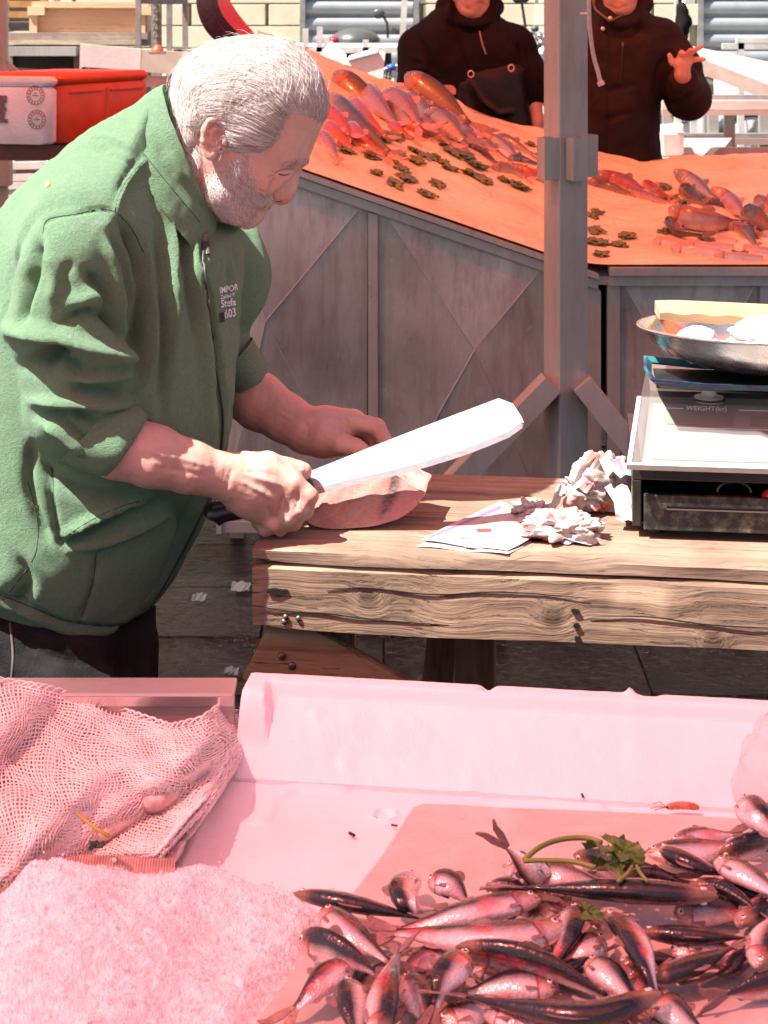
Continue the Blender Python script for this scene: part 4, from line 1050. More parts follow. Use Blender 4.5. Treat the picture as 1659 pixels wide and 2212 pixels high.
for (s0, s1, t0, t1) in ((-.035, 1.03, -.075, -.04), (-.05, -.035, -.075, 1.03)): dpanel("cover_edge", s0, s1, t0, t1, -.001, .0098, M_RIMC, scale)
for x in (.105, .33):
    MB().lathe(sc(x, .06, .082), [(.02, -.004), (.02, .002), (.011, .002), (.010, .008), (.011, .014), (.018, .018), (.018, .022)], 16).build("platform_stud", simple("ivory_stud", (.62, .60, .54), .4), scale, smooth=True)
    MB().lathe(sc(x, .06, .0795), [(.0225, .0), (.0225, .003), (.0205, .003)], 16).build("stud_gasket", M_BLACK, scale)
# dark platform with bent-up blue-green edge
pl = [sc(.02+.42*s, y, .150 + z) for s in (0,) for y, z in ()]
mP = simple("black_platform", (.015, .015, .018), .35, .1, (.03, .03, .035), 20); mB = simple("blue_green_paint", (.02, .17, .18), .4, 0, (.015, .03, .10), 22, .1, thr=(.4, .6))
rings = []
for (ins, z) in ((.02, .103), (.004, .106), (.0, .112), (-.004, .118)):
    rings.append([sc(.028+ins, .0+ins, z), sc(.16, -.004+ins, z-.002), sc(.30, -.004+ins, z-.002), sc(.46-ins, .0+ins, z), sc(.46-ins,   .13-ins, z), sc(.028+ins,   .13-ins, z)])
fix_normals(MB().loft(rings[:2] + [rings[1]]).build("platform", mP, scale))
lip = []
for (ins, z) in ((.004, .1065), (-.003, .113), (-.005, .116), (-.001, .116), (.006, .109)):
    lip.append([sc(.028+ins, .0+ins, z + .004), sc(.10, -.004+ins, z), sc(.30, -.004+ins, z), sc(.46-ins, .0+ins, z), sc(.46-ins,   .13-ins, z), sc(.10,   .13-ins, z), sc(.024+ins,   .13-ins, z+.006), sc(.022+ins, .06, z+.004)])
fix_normals(MB().loft(lip, cap=False).build("platform_lip", mB, scale))
BC = P(1702, 708, 2.50); RB = Matrix.Rotation(math.radians(-4.5), 3, 'X')
bowl = thing("steel_bowl", "wide shallow stainless steel bowl on the scale platform", "bowl", BC + Vector((0, 0, -.06)))
prof = [(.0005, -.072), (.07, -.072), (.128, -.066), (.170, -.046), (.192, -.024), (.202, -.004), (.2085, 0), (.211, .002), (.2105, .0045), (.206, .0045), (.198, .000), (.190, -.021), (.168, -.043), (.126, -.063), (.07, -.069), (.0005, -.069)]
mS = simple("bowl_steel", (.82, .79, .75), .26, .9, (.70, .66, .62), 14, .1, 40, rvar=.1)
MB().lathe(BC, [(r, z*.76) for r, z in prof], 72, RB).build("bowl_shell", mS, bowl, smooth=True)
bw = MB(); o = crumple("paper_lump", tuple(BC + Vector((-.135, -.045, -.014))), .030, .028, .026, 41, simple("white_wad", (.58, .58, .58), .7), None, amp=.10); autosmooth(o, 60)
props(o, "smooth white paper lump lying in the left of the steel bowl", "paper lump")
o = crumple("white_red_form", tuple(BC + Vector((.03, -.02, -.012))), .115, .10, .03, 51, simple("white_red_surface", (.50, .48, .48), .3, 0, (.45, .18, .19), 9, thr=(.55, .75)), None, amp=.16); autosmooth(o, 60)  # crumpled white form with random red patches
props(o, "crumpled white form with red patches lying in the steel bowl", "plastic bag")
# board across the bowl
b0, b1 = P(1421, 674, 2.60), P(1860, 694, 2.585)
bd = [];
for i in range(25):
    t = i/24; p = b0.lerp(b1, t); e = .010*max(0, .1-t)*10; w = .0015*math.sin(i*1.7)
    bd.append([p + Vector((0, -.016, -.011+e*.3+w)), p + Vector((0, -.018, .002+w)), p + Vector((.004*0, -.010+e, .0125-e*.4+w)), p + Vector((0, .03, .0135-e*.2)), p + Vector((0, .032, -.010+e*.4))])
o = MB().loft(bd).build("wooden_board", wood("raw_board", (.50, .36, .22), (.46, .31, .18), (.36, .21, .11), 0, .5, .25, spots=False)); autosmooth(o, 40)
props(o, "narrow raw wooden board resting across the rim of the steel bowl", "board")
# ------------------------------------------------------------------ the fishmonger in the green fleece
BD = 2.53
per = thing("person", "person in a green fleece jacket bending over the table with a long knife", "person", (P(180, 1400, BD).x, BD, 0))
# ---- skin: head, neck, arms and hands are one continuous surface
FB = Field((-.60, 2.20, .60), (.06, 2.84, 1.62), .0027)
head = [(402, 330), (385, 270), (376, 220), (380, 170), (402, 132), (445, 104), (500, 90), (556, 85), (612, 94), (655, 122), (690, 168), (703, 210), (705, 245),
        (694, 270), (683, 298), (675, 322), (664, 346), (648, 364), (636, 380), (622, 400), (606, 422), (592, 433), (580, 437), (573, 443), (571, 448), (562, 451), (560, 457), (551, 461), (549, 467), (541, 474), (524, 481), (500, 482), (474, 474), (452, 448), (430, 400), (412, 360)]
HD = 2.500
FB.inflate(head, HD, .078, .095, k=.01, power=2.0)
FB.inflate([(395, 160), (450, 115), (530, 98), (610, 108), (665, 150), (685, 210), (670, 270), (620, 310), (540, 320), (460, 310), (405, 260)], HD, .079, .06, k=.03)          # the broad vault
FB.capsule(P(430, 360, HD), P(330, 430, HD+.01), .062, .075, k=.03)                                                                       # neck
hp = lambda a, b, w: P(a, b, HD - w)
FB.capsule(hp(636, 372, 0), hp(619, 408, 0), .0085, .0120, k=.012); FB.capsule(hp(619, 408, 0), hp(611, 421, 0), .0120, .0145, k=.010)       # nose
for s in (-1, 1):
    FB.ell(hp(602, 419, s*.0145), (.0125, .0105, .0105), k=.006)                                                                               # nostril wings
    FB.capsule(hp(598, 434, s*.008), hp(606, 434, s*.009), .0028, .002, k=.002, op='sub')
    FB.capsule(hp(656, 345, s*.012), hp(624, 350, s*.046), .0085, .007, k=.012)                                                               # brow
    FB.ell(hp(623, 372, s*.036), (.017, .015, .0125), k=.016, op='sub')                                                                       # socket
    FB.ell(hp(613, 371, s*.033), (.0145, .0125, .0115), k=.004)                                                                               # closed lid over the eye
    FB.capsule(hp(622, 383, s*.040), hp(597, 381, s*.047), .0030, .0026, k=.005)                                                              # lower lid
    FB.ell(hp(580, 394, s*.046), (.018, .012, .016), k=.02)                                                                                   # cheek
    FB.capsule(hp(470, 420, s*.058), hp(510, 462, s*.038), .018, .014, k=.02)                                                                 # jaw
FB.capsule(hp(573, 441, .0), hp(556, 433, .024), .0075, .005, k=.007); FB.capsule(hp(573, 441, .0), hp(556, 433, -.024), .0075, .005, k=.007)      # upper lip
FB.capsule(hp(560, 457, .0), hp(546, 444, .022), .0072, .005, k=.007); FB.capsule(hp(560, 457, .0), hp(546, 444, -.022), .0072, .005, k=.007)      # lower lip
FB.ell(hp(536, 470, 0), (.018, .022, .016), k=.015)
HEADF = FB.F.copy()
# ear: thin shell with a rim, a hollow and a lobe, standing off the skull
ER = .0770
ear = lambda a, b, w=0: P(a, b, HD - ER - w)
FB.inflate([(437, 300), (440, 275), (452, 258), (472, 252), (490, 262), (497, 282), (490, 305), (478, 322), (468, 342), (452, 345), (440, 330)], HD-ER+.001, .007, .006, k=.003)
FB.chain([ear(488, 296, .004), ear(496, 280, .006), ear(489, 262, .008), ear(470, 254, .009), ear(452, 261, .010), ear(441, 280, .011), ear(439, 305, .010), ear(444, 325, .008)], [.0028, .0038, .0042, .0045, .0046, .0048, .0045, .004], k=.003)
FB.ell(ear(455, 336, .006), (.0085, .0055, .0075), k=.004)
FB.chain([ear(470, 272, .006), ear(457, 285, .008), ear(455, 305, .008), ear(462, 318, .007)], [.003, .0034, .0034, .003], k=.003)
FB.ell(ear(476, 300, .0105), (.0085, .0110, .0125), k=.004, op='sub'); FB.ell(ear(474, 268, .010), (.0075, .006, .004), k=.003, op='sub')
FB.capsule(ear(484, 304, .005), ear(486, 312, .005), .0042, .0038, k=.003)
# inner body that joins the limbs (all of it inside the clothes)
FB.chain([P(330, 430, BD), P(250, 560, BD), P(200, 900, BD)], [.075, .11, .10], k=.03)
NE, FE = P(170, 925, 2.345), P(500, 836, 2.695)
FB.chain([P(230, 540, BD-.05), P(180, 560, 2.39), NE], [.055, .045, .028], k=.02); FB.chain([P(330, 560, BD+.05), P(430, 640, 2.70), FE], [.055, .040, .034], k=.02)
# near forearm and the fist round the knife handle
FB.chain([NE, P(255, 964, 2.324), P(330, 985, 2.325), P(410, 1008, 2.338), P(470, 1022, 2.350), P(505, 1030, 2.355)], [.028, .0400, .0385, .033, .0265, .0255], k=.012)
FB.capsule(P(452, 1028, 2.35), P(500, 1040, 2.357), .0235, .024, k=.012)
HN = 2.368
FB.chain([P(505, 1030, 2.356), P(560, 1035, 2.362), P(622, 1046, 2.364)], [.0255, .027, .0215], k=.014)
FB.chain([P(505, 1036, 2.358), P(555, 1062, 2.364), P(598, 1082, 2.364)], [.0245, .027, .0205], k=.014)
FB.chain([P(508, 1040, 2.360), P(530, 1070, 2.366), P(556, 1098, 2.366)], [.023, .024, .018], k=.014)
kn = [((636, 1044), (668, 1072), (660, 1104), (640, 1112), 2.362, .0118), ((624, 1062), (646, 1098), (634, 1128), (612, 1128), 2.360, .0122), ((598, 1084), (622, 1116), (606, 1140), (588, 1132), 2.361, .0116), ((562, 1104), (592, 1130), (574, 1142), (556, 1130), 2.364, .0104)]
for a, b, c_, d_, D0, r in kn:                                    # knuckle, middle joint, end joint, tip
    FB.chain([P(*a, D0), P(*b, D0-.006), P(*c_, D0+.018), P(*d_, D0+.052)], [r*1.1, r, r*.92, r*.82], k=.0045)
    FB.ell(P(a[0]+2, a[1], D0-.008), (.0085, .007, .0085), k=.008)
FB.chain([P(530, 1008, 2.372), P(580, 1004, 2.380), P(622, 1012, 2.388), P(648, 1018, 2.391), P(657, 1019, 2.392)], [.020, .0155, .0125, .0112, .0095], k=.010)   # thumb lies along the handle
# far forearm and the hand that steadies the fish
FB.chain([FE, P(560, 868, 2.655), P(620, 905, 2.625), P(662, 927, 2.605)], [.036, .0405, .034, .0285], k=.012)
FB.chain([P(662, 927, 2.605), P(705, 922, 2.595), P(762, 912, 2.590)], [.0285, .0275, .0195], k=.014)
FB.chain([P(662, 935, 2.605), P(710, 940, 2.61), P(752, 935, 2.625)], [.0275, .027, .018], k=.014)
FB.chain([P(664, 930, 2.60), P(700, 948, 2.585), P(735, 962, 2.572)], [.026, .024, .016], k=.014)
far = [([(764, 908), (815, 922), (833, 955), (827, 985)], 2.580, .0118), ([(762, 918), (806, 936), (814, 968), (806, 994)], 2.603, .0118), ([(756, 930), (792, 950), (796, 980), (790, 1000)], 2.624, .0112), ([(744, 942), (774, 962), (778, 986), (774, 1004)], 2.642, .0098)]
for q, D0, r in far: FB.chain([P(a, b, D0 - (.004 if i == 1 else 0) - (.02 if i == 3 else .008 if i == 2 else 0)) for i, (a, b) in enumerate(q)], [r*1.08, r, r*.9, r*.78], k=.0045)
FB.chain([P(700, 945, 2.572), P(738, 958, 2.556), P(770, 968, 2.548), P(796, 979, 2.543)], [.0185, .0142, .0122, .0098], k=.008)
V, Q = FB.mesh(2)
body_strokes = [
    # face: eye slit, lid fold, crow's feet, cheek fold, forehead
    ([(632, 376), (619, 379), (605, 376)], 1.8, -0.00330), ([(634, 366), (618, 364), (600, 370)], 2.0, -0.00180),
    ([(596, 372), (584, 366)], 2.0, -0.00180), ([(594, 377), (580, 378)], 2.0, -0.00180), ([(594, 382), (582, 392)], 2.0, -0.00180), ([(586, 396), (582, 412)], 3, -0.00135),
    ([(600, 392), (584, 402), (574, 424)], 3.2, -0.00300), ([(665, 352), (650, 352), (632, 352)], 3, 0.00180), ([(640, 322), (652, 300)], 3, -0.00090), ([(650, 328), (664, 306)], 3, -0.00090),
    ([(572, 447), (556, 443), (546, 434)], 2.0, -0.00420), ([(545, 470), (530, 460), (518, 446)], 5, -0.00180), ([(600, 412), (592, 422), (594, 434)], 2.2, -0.00240),
    # near hand: tendons, wrist folds, finger creases
    ([(540, 1030), (580, 1040), (620, 1052)], 4, 0.00165), ([(535, 1048), (570, 1066), (596, 1084)], 4, 0.00165), ([(528, 1020), (570, 1022), (615, 1034)], 5, -0.00120), ([(540, 1042), (580, 1056), (604, 1072)], 5, -0.00150),
    ([(500, 1012), (494, 1035), (488, 1060)], 4, -0.00180), ([(488, 1010), (484, 1035)], 3, -0.00120), ([(612, 1068), (606, 1090), (600, 1110)], 2.6, -0.00300), ([(578, 1094), (584, 1112)], 2.6, -0.00240), ([(646, 1062), (642, 1084), (636, 1104)], 2.6, -0.00300),
    ([(300, 965), (360, 985), (430, 1000)], 8, 0.00180), ([(340, 1005), (400, 1020), (450, 1030)], 6, -0.00150), ([(310, 940), (318, 960), (312, 980)], 4, -0.00150),
    # far hand
    ([(735, 905), (742, 920), (738, 936)], 2.5, -0.00180), ([(745, 903), (752, 918)], 2.5, -0.00150), ([(796, 915), (800, 925)], 2.5, -0.00150), ([(822, 932), (814, 940)], 2.5, -0.00150), ([(766, 962), (772, 974)], 2.5, -0.00150), ([(690, 905), (730, 902), (765, 905)], 4, 0.00150),
    ([(648, 300), (636, 296), (622, 300)], 2.2, -.0010), ([(668, 290), (655, 282), (640, 284)], 2.2, -.0010), ([(598, 368), (580, 356)], 1.8, -.0014), ([(596, 386), (578, 400)], 1.8, -.0014), ([(590, 404), (578, 420)], 2, -.0012),
    ([(515, 1040), (548, 1050), (575, 1070)], 2.2, .0012), ([(520, 1024), (560, 1030), (590, 1046)], 2.2, .0012), ([(380, 985), (420, 1000), (460, 1008)], 2.5, .0010), ([(330, 1000), (370, 1012)], 2.5, .0010),
    ([(655, 1075), (662, 1082)], 2, -.0014), ([(640, 1096), (648, 1102)], 2, -.0014), ([(612, 1112), (620, 1118)], 2, -.0014), ([(700, 910), (724, 905), (748, 900)], 2.2, .0010), ([(808, 916), (812, 926)], 2, -.0012), ([(655, 905), (664, 925), (662, 945)], 2.4, -.0010), ([(600, 890), (630, 905)], 3, .0010)]
V = sculpt(V, Q, body_strokes)
V = V + vnormals(V, Q)*(.0006*vnoise(V, 90, 31) + .0004*vnoise(V, 260, 32, 2))[:, None]
u, v = proj(V)
beardp = [(428, 395), (452, 372), (488, 352), (512, 322), (530, 322), (536, 350), (548, 385), (560, 410), (574, 428), (588, 432), (583, 440), (570, 446), (556, 440), (548, 434), (544, 446), (556, 462), (551, 470), (541, 480), (500, 492), (470, 486), (448, 452)]
bm_ = inpoly(u, v, beardp).astype(float)*(V[:, 1] < 2.9)
for _ in range(3): pass
rd = np.zeros(len(V))
for (cx_, cy_, r_, a_) in ((622, 428, 16, .9), (600, 408, 20, .5), (472, 285, 34, .8), (668, 1075, 24, .8), (640, 1062, 22, .6), (600, 1090, 20, .6), (820, 930, 30, .8), (770, 965, 24, .6), (556, 1108, 16, .5), (480, 1045, 20, .3), (590, 395, 26, .45), (650, 1015, 14, .6)):
    rd = np.maximum(rd, a_*np.exp(-((u-cx_)**2+(v-cy_)**2)/r_**2))
lip = np.maximum(np.exp(-(pldist(u, v, np.array([(571, 451), (556, 450), (545, 442)], float))[0]/4)**2)*(v > 446), 0)
m, k, b = newmat("weathered_skin")
co = k.coords(); n1 = k.noise(co, 38, 5, .6); n2 = k.noise(co, 420, 3, .6)
c = k.ramp(n1, [(.3, (.54, .34, .275)), (.55, (.60, .39, .32)), (.75, (.66, .45, .37))]); c2 = k.mixc(k.math('MULTIPLY', k.attr("flush"), .55), c.outputs[0], (.60, .24, .19))
c2 = k.mixc(k.math('MULTIPLY', k.attr("beard"), .4), c2, (.46, .34, .29)); c2 = k.mixc(k.math('MULTIPLY', k.attr("lips"), .6), c2, (.45, .13, .11))
sp = k.ramp(k.noise(co, 130, 3, .5), [(.66, 0.0), (.74, 1.0)]); c2 = k.mixc(k.math('MULTIPLY', sp.outputs[0], .25), c2, (.42, .17, .11))
k.L(c2, b.inputs['Base Color']); b.inputs['Roughness'].default_value = .46; b.inputs['Specular IOR Level'].default_value = .4
b.inputs['Subsurface Weight'].default_value = .22; b.inputs['Subsurface Radius'].default_value = (1, .32, .18); b.inputs['Subsurface Scale'].default_value = .006
bp = k.n("Bump"); bp.inputs['Strength'].default_value = .28; bp.inputs['Distance'].default_value = .0015
k.L(k.math('ADD', n2, k.math('MULTIPLY', k.noise(co, 150, 4, .6), .8)), bp.inputs['Height']); k.L(bp.outputs[0], b.inputs['Normal'])
M_SKIN = m
body = mk("body", V, Q, M_SKIN, per, smooth=True, attrs={"beard": bm_, "flush": rd, "lips": lip})
SK_V, SK_Q = V, Q; SK_T = bvh(V, Q)
# finger nails
M_NAILF = simple("finger_nail", (.72, .45, .38), .3)
for (a, bq, s_) in ((786, 974, .0055), (651, 1016, .0048)):
    h = SK_T.ray_cast(EYE, (P(a, bq, 1)-EYE).normalized())
    if h[0] is not None: MB().sphere(h[0] + h[1]*.0002, (s_, .0016, s_*.7), nu=10, nv=6).build("finger_nail", M_NAILF, body, smooth=True)
# eyelashes / dark eye slit
M_LASH = simple("lash_and_slit_dark", (.08, .04, .03), .6)
seam(SK_T, [(623, 377), (613, 378.6), (602, 376.5)], .0008, "eyelashes", M_LASH, body, lift=.0004)
seam(SK_T, [(634, 366), (618, 365), (602, 369), (594, 374)], .0005, "lid_crease", simple("lid_shadow_skin", (.34, .15, .11), .6), body, lift=.0001)
M_CR = bpy.data.materials['lid_shadow_skin']  # shade in the skin creases is painted as thin brown lines
seam(SK_T, [(572, 448), (561, 446), (550, 440)], .0009, 'mouth_line', M_LASH, body, lift=.0002)
seam(SK_T, [(598, 409), (591, 419), (594, 431)], .0006, 'nostril_crease', M_CR, body, lift=.0)
seam(SK_T, [(598, 434), (604, 434.5), (609, 433)], .0011, 'nostril', M_LASH, body, lift=.0)  # mouth and nostril shade drawn as dark lines too
for cf in ([(594, 374), (584, 368)], [(593, 379), (581, 380)], [(594, 384), (583, 393)]): seam(SK_T, cf, .00035, 'crow_foot', M_CR, body, lift=.0)
# ---- hair: a soft cap and several thousand strands that follow the comb
hairp = [(368, 200), (372, 160), (396, 122), (440, 96), (500, 80), (556, 74), (616, 82), (664, 112), (700, 160), (716, 215), (712, 255), (694, 262), (676, 250), (652, 240), (630, 236), (612, 262), (600, 296), (575, 318), (540, 322), (512, 318), (500, 296), (496, 268), (478, 250), (452, 252), (436, 272), (430, 300), (412, 330), (396, 320), (380, 280), (370, 240)]
fl_p = np.array([(700, 230), (690, 190), (640, 125), (560, 90), (450, 108), (390, 160), (376, 230), (480, 170), (560, 160), (620, 190), (590, 250), (520, 250), (460, 225), (410, 260), (560, 300), (400, 310), (650, 225), (520, 300), (470, 130)], float)
fl_d = np.array([(-.35, -.94), (-.45, -.9), (-.8, -.6), (-1, -.1), (-.85, .5), (-.45, .9), (.25, .97), (-1, .05), (-.92, -.38), (-.62, -.78), (-.78, -.62), (-.88, -.42), (-.92, .2), (-.25, .95), (-.82, -.42), (.5, .75), (-.5, -.85), (-.9, -.2), (-.96, .2)], float)
def hflow(x, y):
    w = 1/((fl_p[:, 0]-x)**2 + (fl_p[:, 1]-y)**2 + 120)**1.3; d = (fl_d*w[:, None]).sum(0); return d/np.linalg.norm(d)
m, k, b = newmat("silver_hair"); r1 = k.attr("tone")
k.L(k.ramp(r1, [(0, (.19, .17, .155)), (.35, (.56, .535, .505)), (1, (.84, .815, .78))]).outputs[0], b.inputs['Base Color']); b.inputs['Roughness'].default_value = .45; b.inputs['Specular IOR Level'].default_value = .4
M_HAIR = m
cap = Field((-.36, 2.38, 1.36), (-.06, 2.62, 1.62), .0027)
i0 = np.round((cap.lo - FB.lo)/FB.h).astype(int); cap.lo = FB.lo + i0*FB.h; cap.ax = [cap.lo[i] + cap.h*np.arange(cap.n[i]) for i in range(3)]
nn_ = np.minimum(cap.n, FB.n - i0); cap.n = nn_; cap.ax = [cap.ax[i][:nn_[i]] for i in range(3)]
GX_, GZ_ = np.meshgrid(cap.ax[0], cap.ax[2], indexing='ij'); hu, hv = GX_/HD*FOC + CX, (ZC-GZ_)/HD*FOC + HOR
hd_, _ = pldist(hu.ravel(), hv.ravel(), np.array(hairp + hairp[:1], float)); hd_ = hd_.reshape(hu.shape)*np.where(inpoly(hu, hv, hairp), -1, 1)*HD/FOC
offs = .0062 + .004*np.exp(-(((hu-560)/60)**2 + ((hv-285)/40)**2)) + .004*np.exp(-(((hu-400)/40)**2 + ((hv-270)/50)**2)) + .002*np.exp(-(((hu-690)/40)**2 + ((hv-220)/40)**2))
A_ = HEADF[i0[0]:i0[0]+nn_[0], i0[1]:i0[1]+nn_[1], i0[2]:i0[2]+nn_[2]] - offs[:, None, :]; B_ = np.broadcast_to((hd_*.9-.003)[:, None, :], A_.shape)
hk = np.maximum(.020 - np.abs(A_ - B_), 0)/.020; cap.F = (np.maximum(A_, B_) + hk*hk*.020/4).astype(np.float32)
keepV, keepQ = cap.mesh(3)
keepV = keepV + vnormals(keepV, keepQ)*(.0010*vnoise(keepV, 60, 44) + .0005*vnoise(keepV, 240, 45))[:, None]
hair = mk("hair", keepV, keepQ, M_HAIR, per, smooth=True, attrs={"tone": .18 + .15*vnoise(keepV, 60, 46)})  # cap toned dark to paint the shade between the strands
HR_T = bvh(keepV, keepQ)
def strands(name, n, start, step, nst, tree, flowf, rad, lift, wave, tonef, mm, par, grav=0.0, mirror=True):
    V = []; F = []; T = []; done = 0; tries = 0
    while done < n and tries < n*6:
        tries += 1; s = start()
        if s is None: continue
        px, py, side, tone = s; D = HD
        if side > 0:
            h = tree.ray_cast(EYE, (P(px, py, 1)-EYE).normalized())
        else:
            q = P(px, py, HD+.3); h = tree.ray_cast(q, (P(px, py, HD)-q).normalized())
        if h[0] is None: continue
        p = h[0]; nrm = h[1]; path = [p + nrm*lift*.3]; ph = rnd.uniform(0, 6.28); wv = wave*rnd.uniform(.5, 1.6); L = nst*rnd.uniform(.6, 1.1); off = lift*rnd.uniform(.4, 1.5)
        i = 0
        while i < L:
            ux, uy = (p.x/p.y*FOC + CX), ((ZC-p.z)/p.y*FOC + HOR); d = flowf(ux, uy)
            dv = Vector((d[0], 0, -d[1])); dv = dv - nrm*dv.dot(nrm)
            if dv.length < .05: dv = Vector((d[0], 0, -d[1]))
            dv.normalize(); sidev = nrm.cross(dv)
            q = p + dv*step + sidev*(math.sin(ph + i*.8)*wv*step)
            loc, nn, _, _ = tree.find_nearest(q)
            if loc is None: break
            nrm = nn; p = loc; path.append(p + nrm*(off*(1+.5*math.sin(ph*3+i*.5)) + grav*i)); i += 1
        if len(path) < 3: continue
        b0 = len(V); m_ = len(path)
        for j, p_ in enumerate(path):
            t_ = (path[min(j+1, m_-1)] - path[max(j-1, 0)]).normalized(); a_ = t_.cross(Vector((.3, .9, .2))).normalized(); c_ = t_.cross(a_)
            r_ = rad*(1 - .75*(j/(m_-1))**2)
            for kx in range(3): V.append(p_ + (a_*math.cos(kx*2.094) + c_*math.sin(kx*2.094))*r_); T.append(tone)
        for j in range(m_-1):
            for kx in range(3): F.append((b0+j*3+kx, b0+j*3+(kx+1) % 3, b0+(j+1)*3+(kx+1) % 3, b0+(j+1)*3+kx))
        done += 1
    return mk(name, V, F, mm, par, smooth=True, attrs={"tone": T})
hx = np.array(hairp); 
def hstart():
    a, bq = rnd.uniform(366, 718), rnd.uniform(74, 332)
    if not inpoly(np.array([a]), np.array([bq]), hairp)[0]: return None
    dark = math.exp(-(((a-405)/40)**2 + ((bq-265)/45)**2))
    return a, bq, (1 if rnd.random() < .86 else -1), min(1, max(0, rnd.gauss(.70, .28) - .5*dark*rnd.random()*1.4))
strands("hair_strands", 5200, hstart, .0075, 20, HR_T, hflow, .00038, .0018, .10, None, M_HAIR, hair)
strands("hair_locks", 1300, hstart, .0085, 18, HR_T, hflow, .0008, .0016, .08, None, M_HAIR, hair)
def hlstart():
    a, bq = rnd.uniform(360, 722), rnd.uniform(150, 340)
    e_ = pldist(np.array([a]), np.array([bq]), np.array(hairp + hairp[:1], float))[0][0]
    if e_ > 9 or (425 < a < 505 and 246 < bq < 350): return None
    return a, bq, 1, min(1, max(0, rnd.gauss(.7, .25)))
strands("hairline_strands", 1100, hlstart, .0060, 6, SK_T, hflow, .00034, .0022, .25, None, M_HAIR, hair, grav=.0005)
# loose flyaways along the crown
strands("flyaway_hair", 420, lambda: (rnd.uniform(380, 715), rnd.uniform(76, 240), 1, rnd.uniform(.7, 1)), .006, 7, HR_T, hflow, .00028, .003, 1.2, None, M_HAIR, hair, grav=.0014)
def bflow(x, y): a = rnd.gauss(0, .55); d = np.array([.45, .9]); c_, s_ = math.cos(a), math.sin(a); return np.array([d[0]*c_-d[1]*s_, d[0]*s_+d[1]*c_])
def bstart():
    a, bq = rnd.uniform(425, 592), rnd.uniform(320, 492)
    ed = pldist(np.array([a]), np.array([bq]), np.array(beardp + beardp[:1], float))[0][0]; ins_ = inpoly(np.array([a]), np.array([bq]), beardp)[0]
    if (ins_ and ed < 14 and rnd.random() > .25 + ed/18) or (not ins_ and (ed > 8 or rnd.random() > .12)): return None
    return a, bq, (1 if rnd.random() < .8 else -1), min(1, max(0, rnd.gauss(.68, .3)))
strands("beard", 2300, bstart, .0026, 3.2, SK_T, bflow, .00034, .0006, .5, None, M_HAIR, per, grav=.0007)
def mflow(x, y): return np.array([.25+rnd.gauss(0, .2), .95])
strands("moustache", 170, lambda: (rnd.uniform(546, 588), rnd.uniform(424, 436), 1, rnd.gauss(.85, .15)), .0030, 4, SK_T, mflow, .00032, .0008, .2, None, M_HAIR, per, grav=.0012)
strands("eyebrow", 60, lambda: (lambda t: (668-44*t+rnd.gauss(0, 1.5), 344+4*t+rnd.gauss(0, 3), 1, rnd.uniform(.1, .7)))(rnd.random()), .0026, 4, SK_T, lambda x, y: np.array([-.8, .45]), .0003, .0008, .3, None, M_HAIR, per, grav=.0006)

# ------------------------------------------------------------------ jacket
FJ = Field((-.72, 2.16, .66), (.02, 2.90, 1.56), .0045)
tor = [(352, 188), (318, 205), (285, 228), (230, 256), (150, 312), (80, 372), (18, 430), (-40, 505), (-85, 620), (-112, 780), (-120, 960), (-112, 1150), (-95, 1290), (-40, 1318), (20, 1332), (100, 1362), (200, 1374), (270, 1367), (318, 1335), (356, 1282), (398, 1212), (430, 1150), (455, 1092), (470, 1040), (490, 960), (500, 900), (506, 800), (514, 700), (522, 620), (527, 540), (520, 490), (476, 476), (440, 430), (410, 360), (380, 270)]
FJ.inflate(tor, BD, .205, .20, k=.01)
slv = [(110, 452), (80, 478), (45, 545), (20, 640), (8, 705), (22, 738), (42, 780), (58, 840), (54, 880), (66, 935), (105, 978), (165, 1004), (236, 1024), (272, 992), (296, 950), (316, 905), (284, 872), (286, 820), (296, 760), (300, 680), (294, 590), (276, 515), (250, 462), (180, 440)]
FJ.inflate(slv, 2.355, .088, .085, k=.028, tilt=(.0, -.06))
FJ.ell(P(190, 500, 2.40), (.085, .10, .085), k=.05)                     # shoulder
FJ.inflate([(470, 500), (530, 486), (542, 500), (540, 600), (528, 690), (545, 752), (577, 800), (566, 812), (540, 818), (512, 838), (480, 800), (470, 620)], 2.70, .075, .07, k=.03)
FJ.inflate([(500, 640), (470, 620), (452, 760), (470, 840), (512, 838), (520, 760)], 2.68, .07, .06, k=.02)
FJ.chain([P(330, 520, 2.62), P(470, 600, 2.68)], [.09, .08], k=.05)
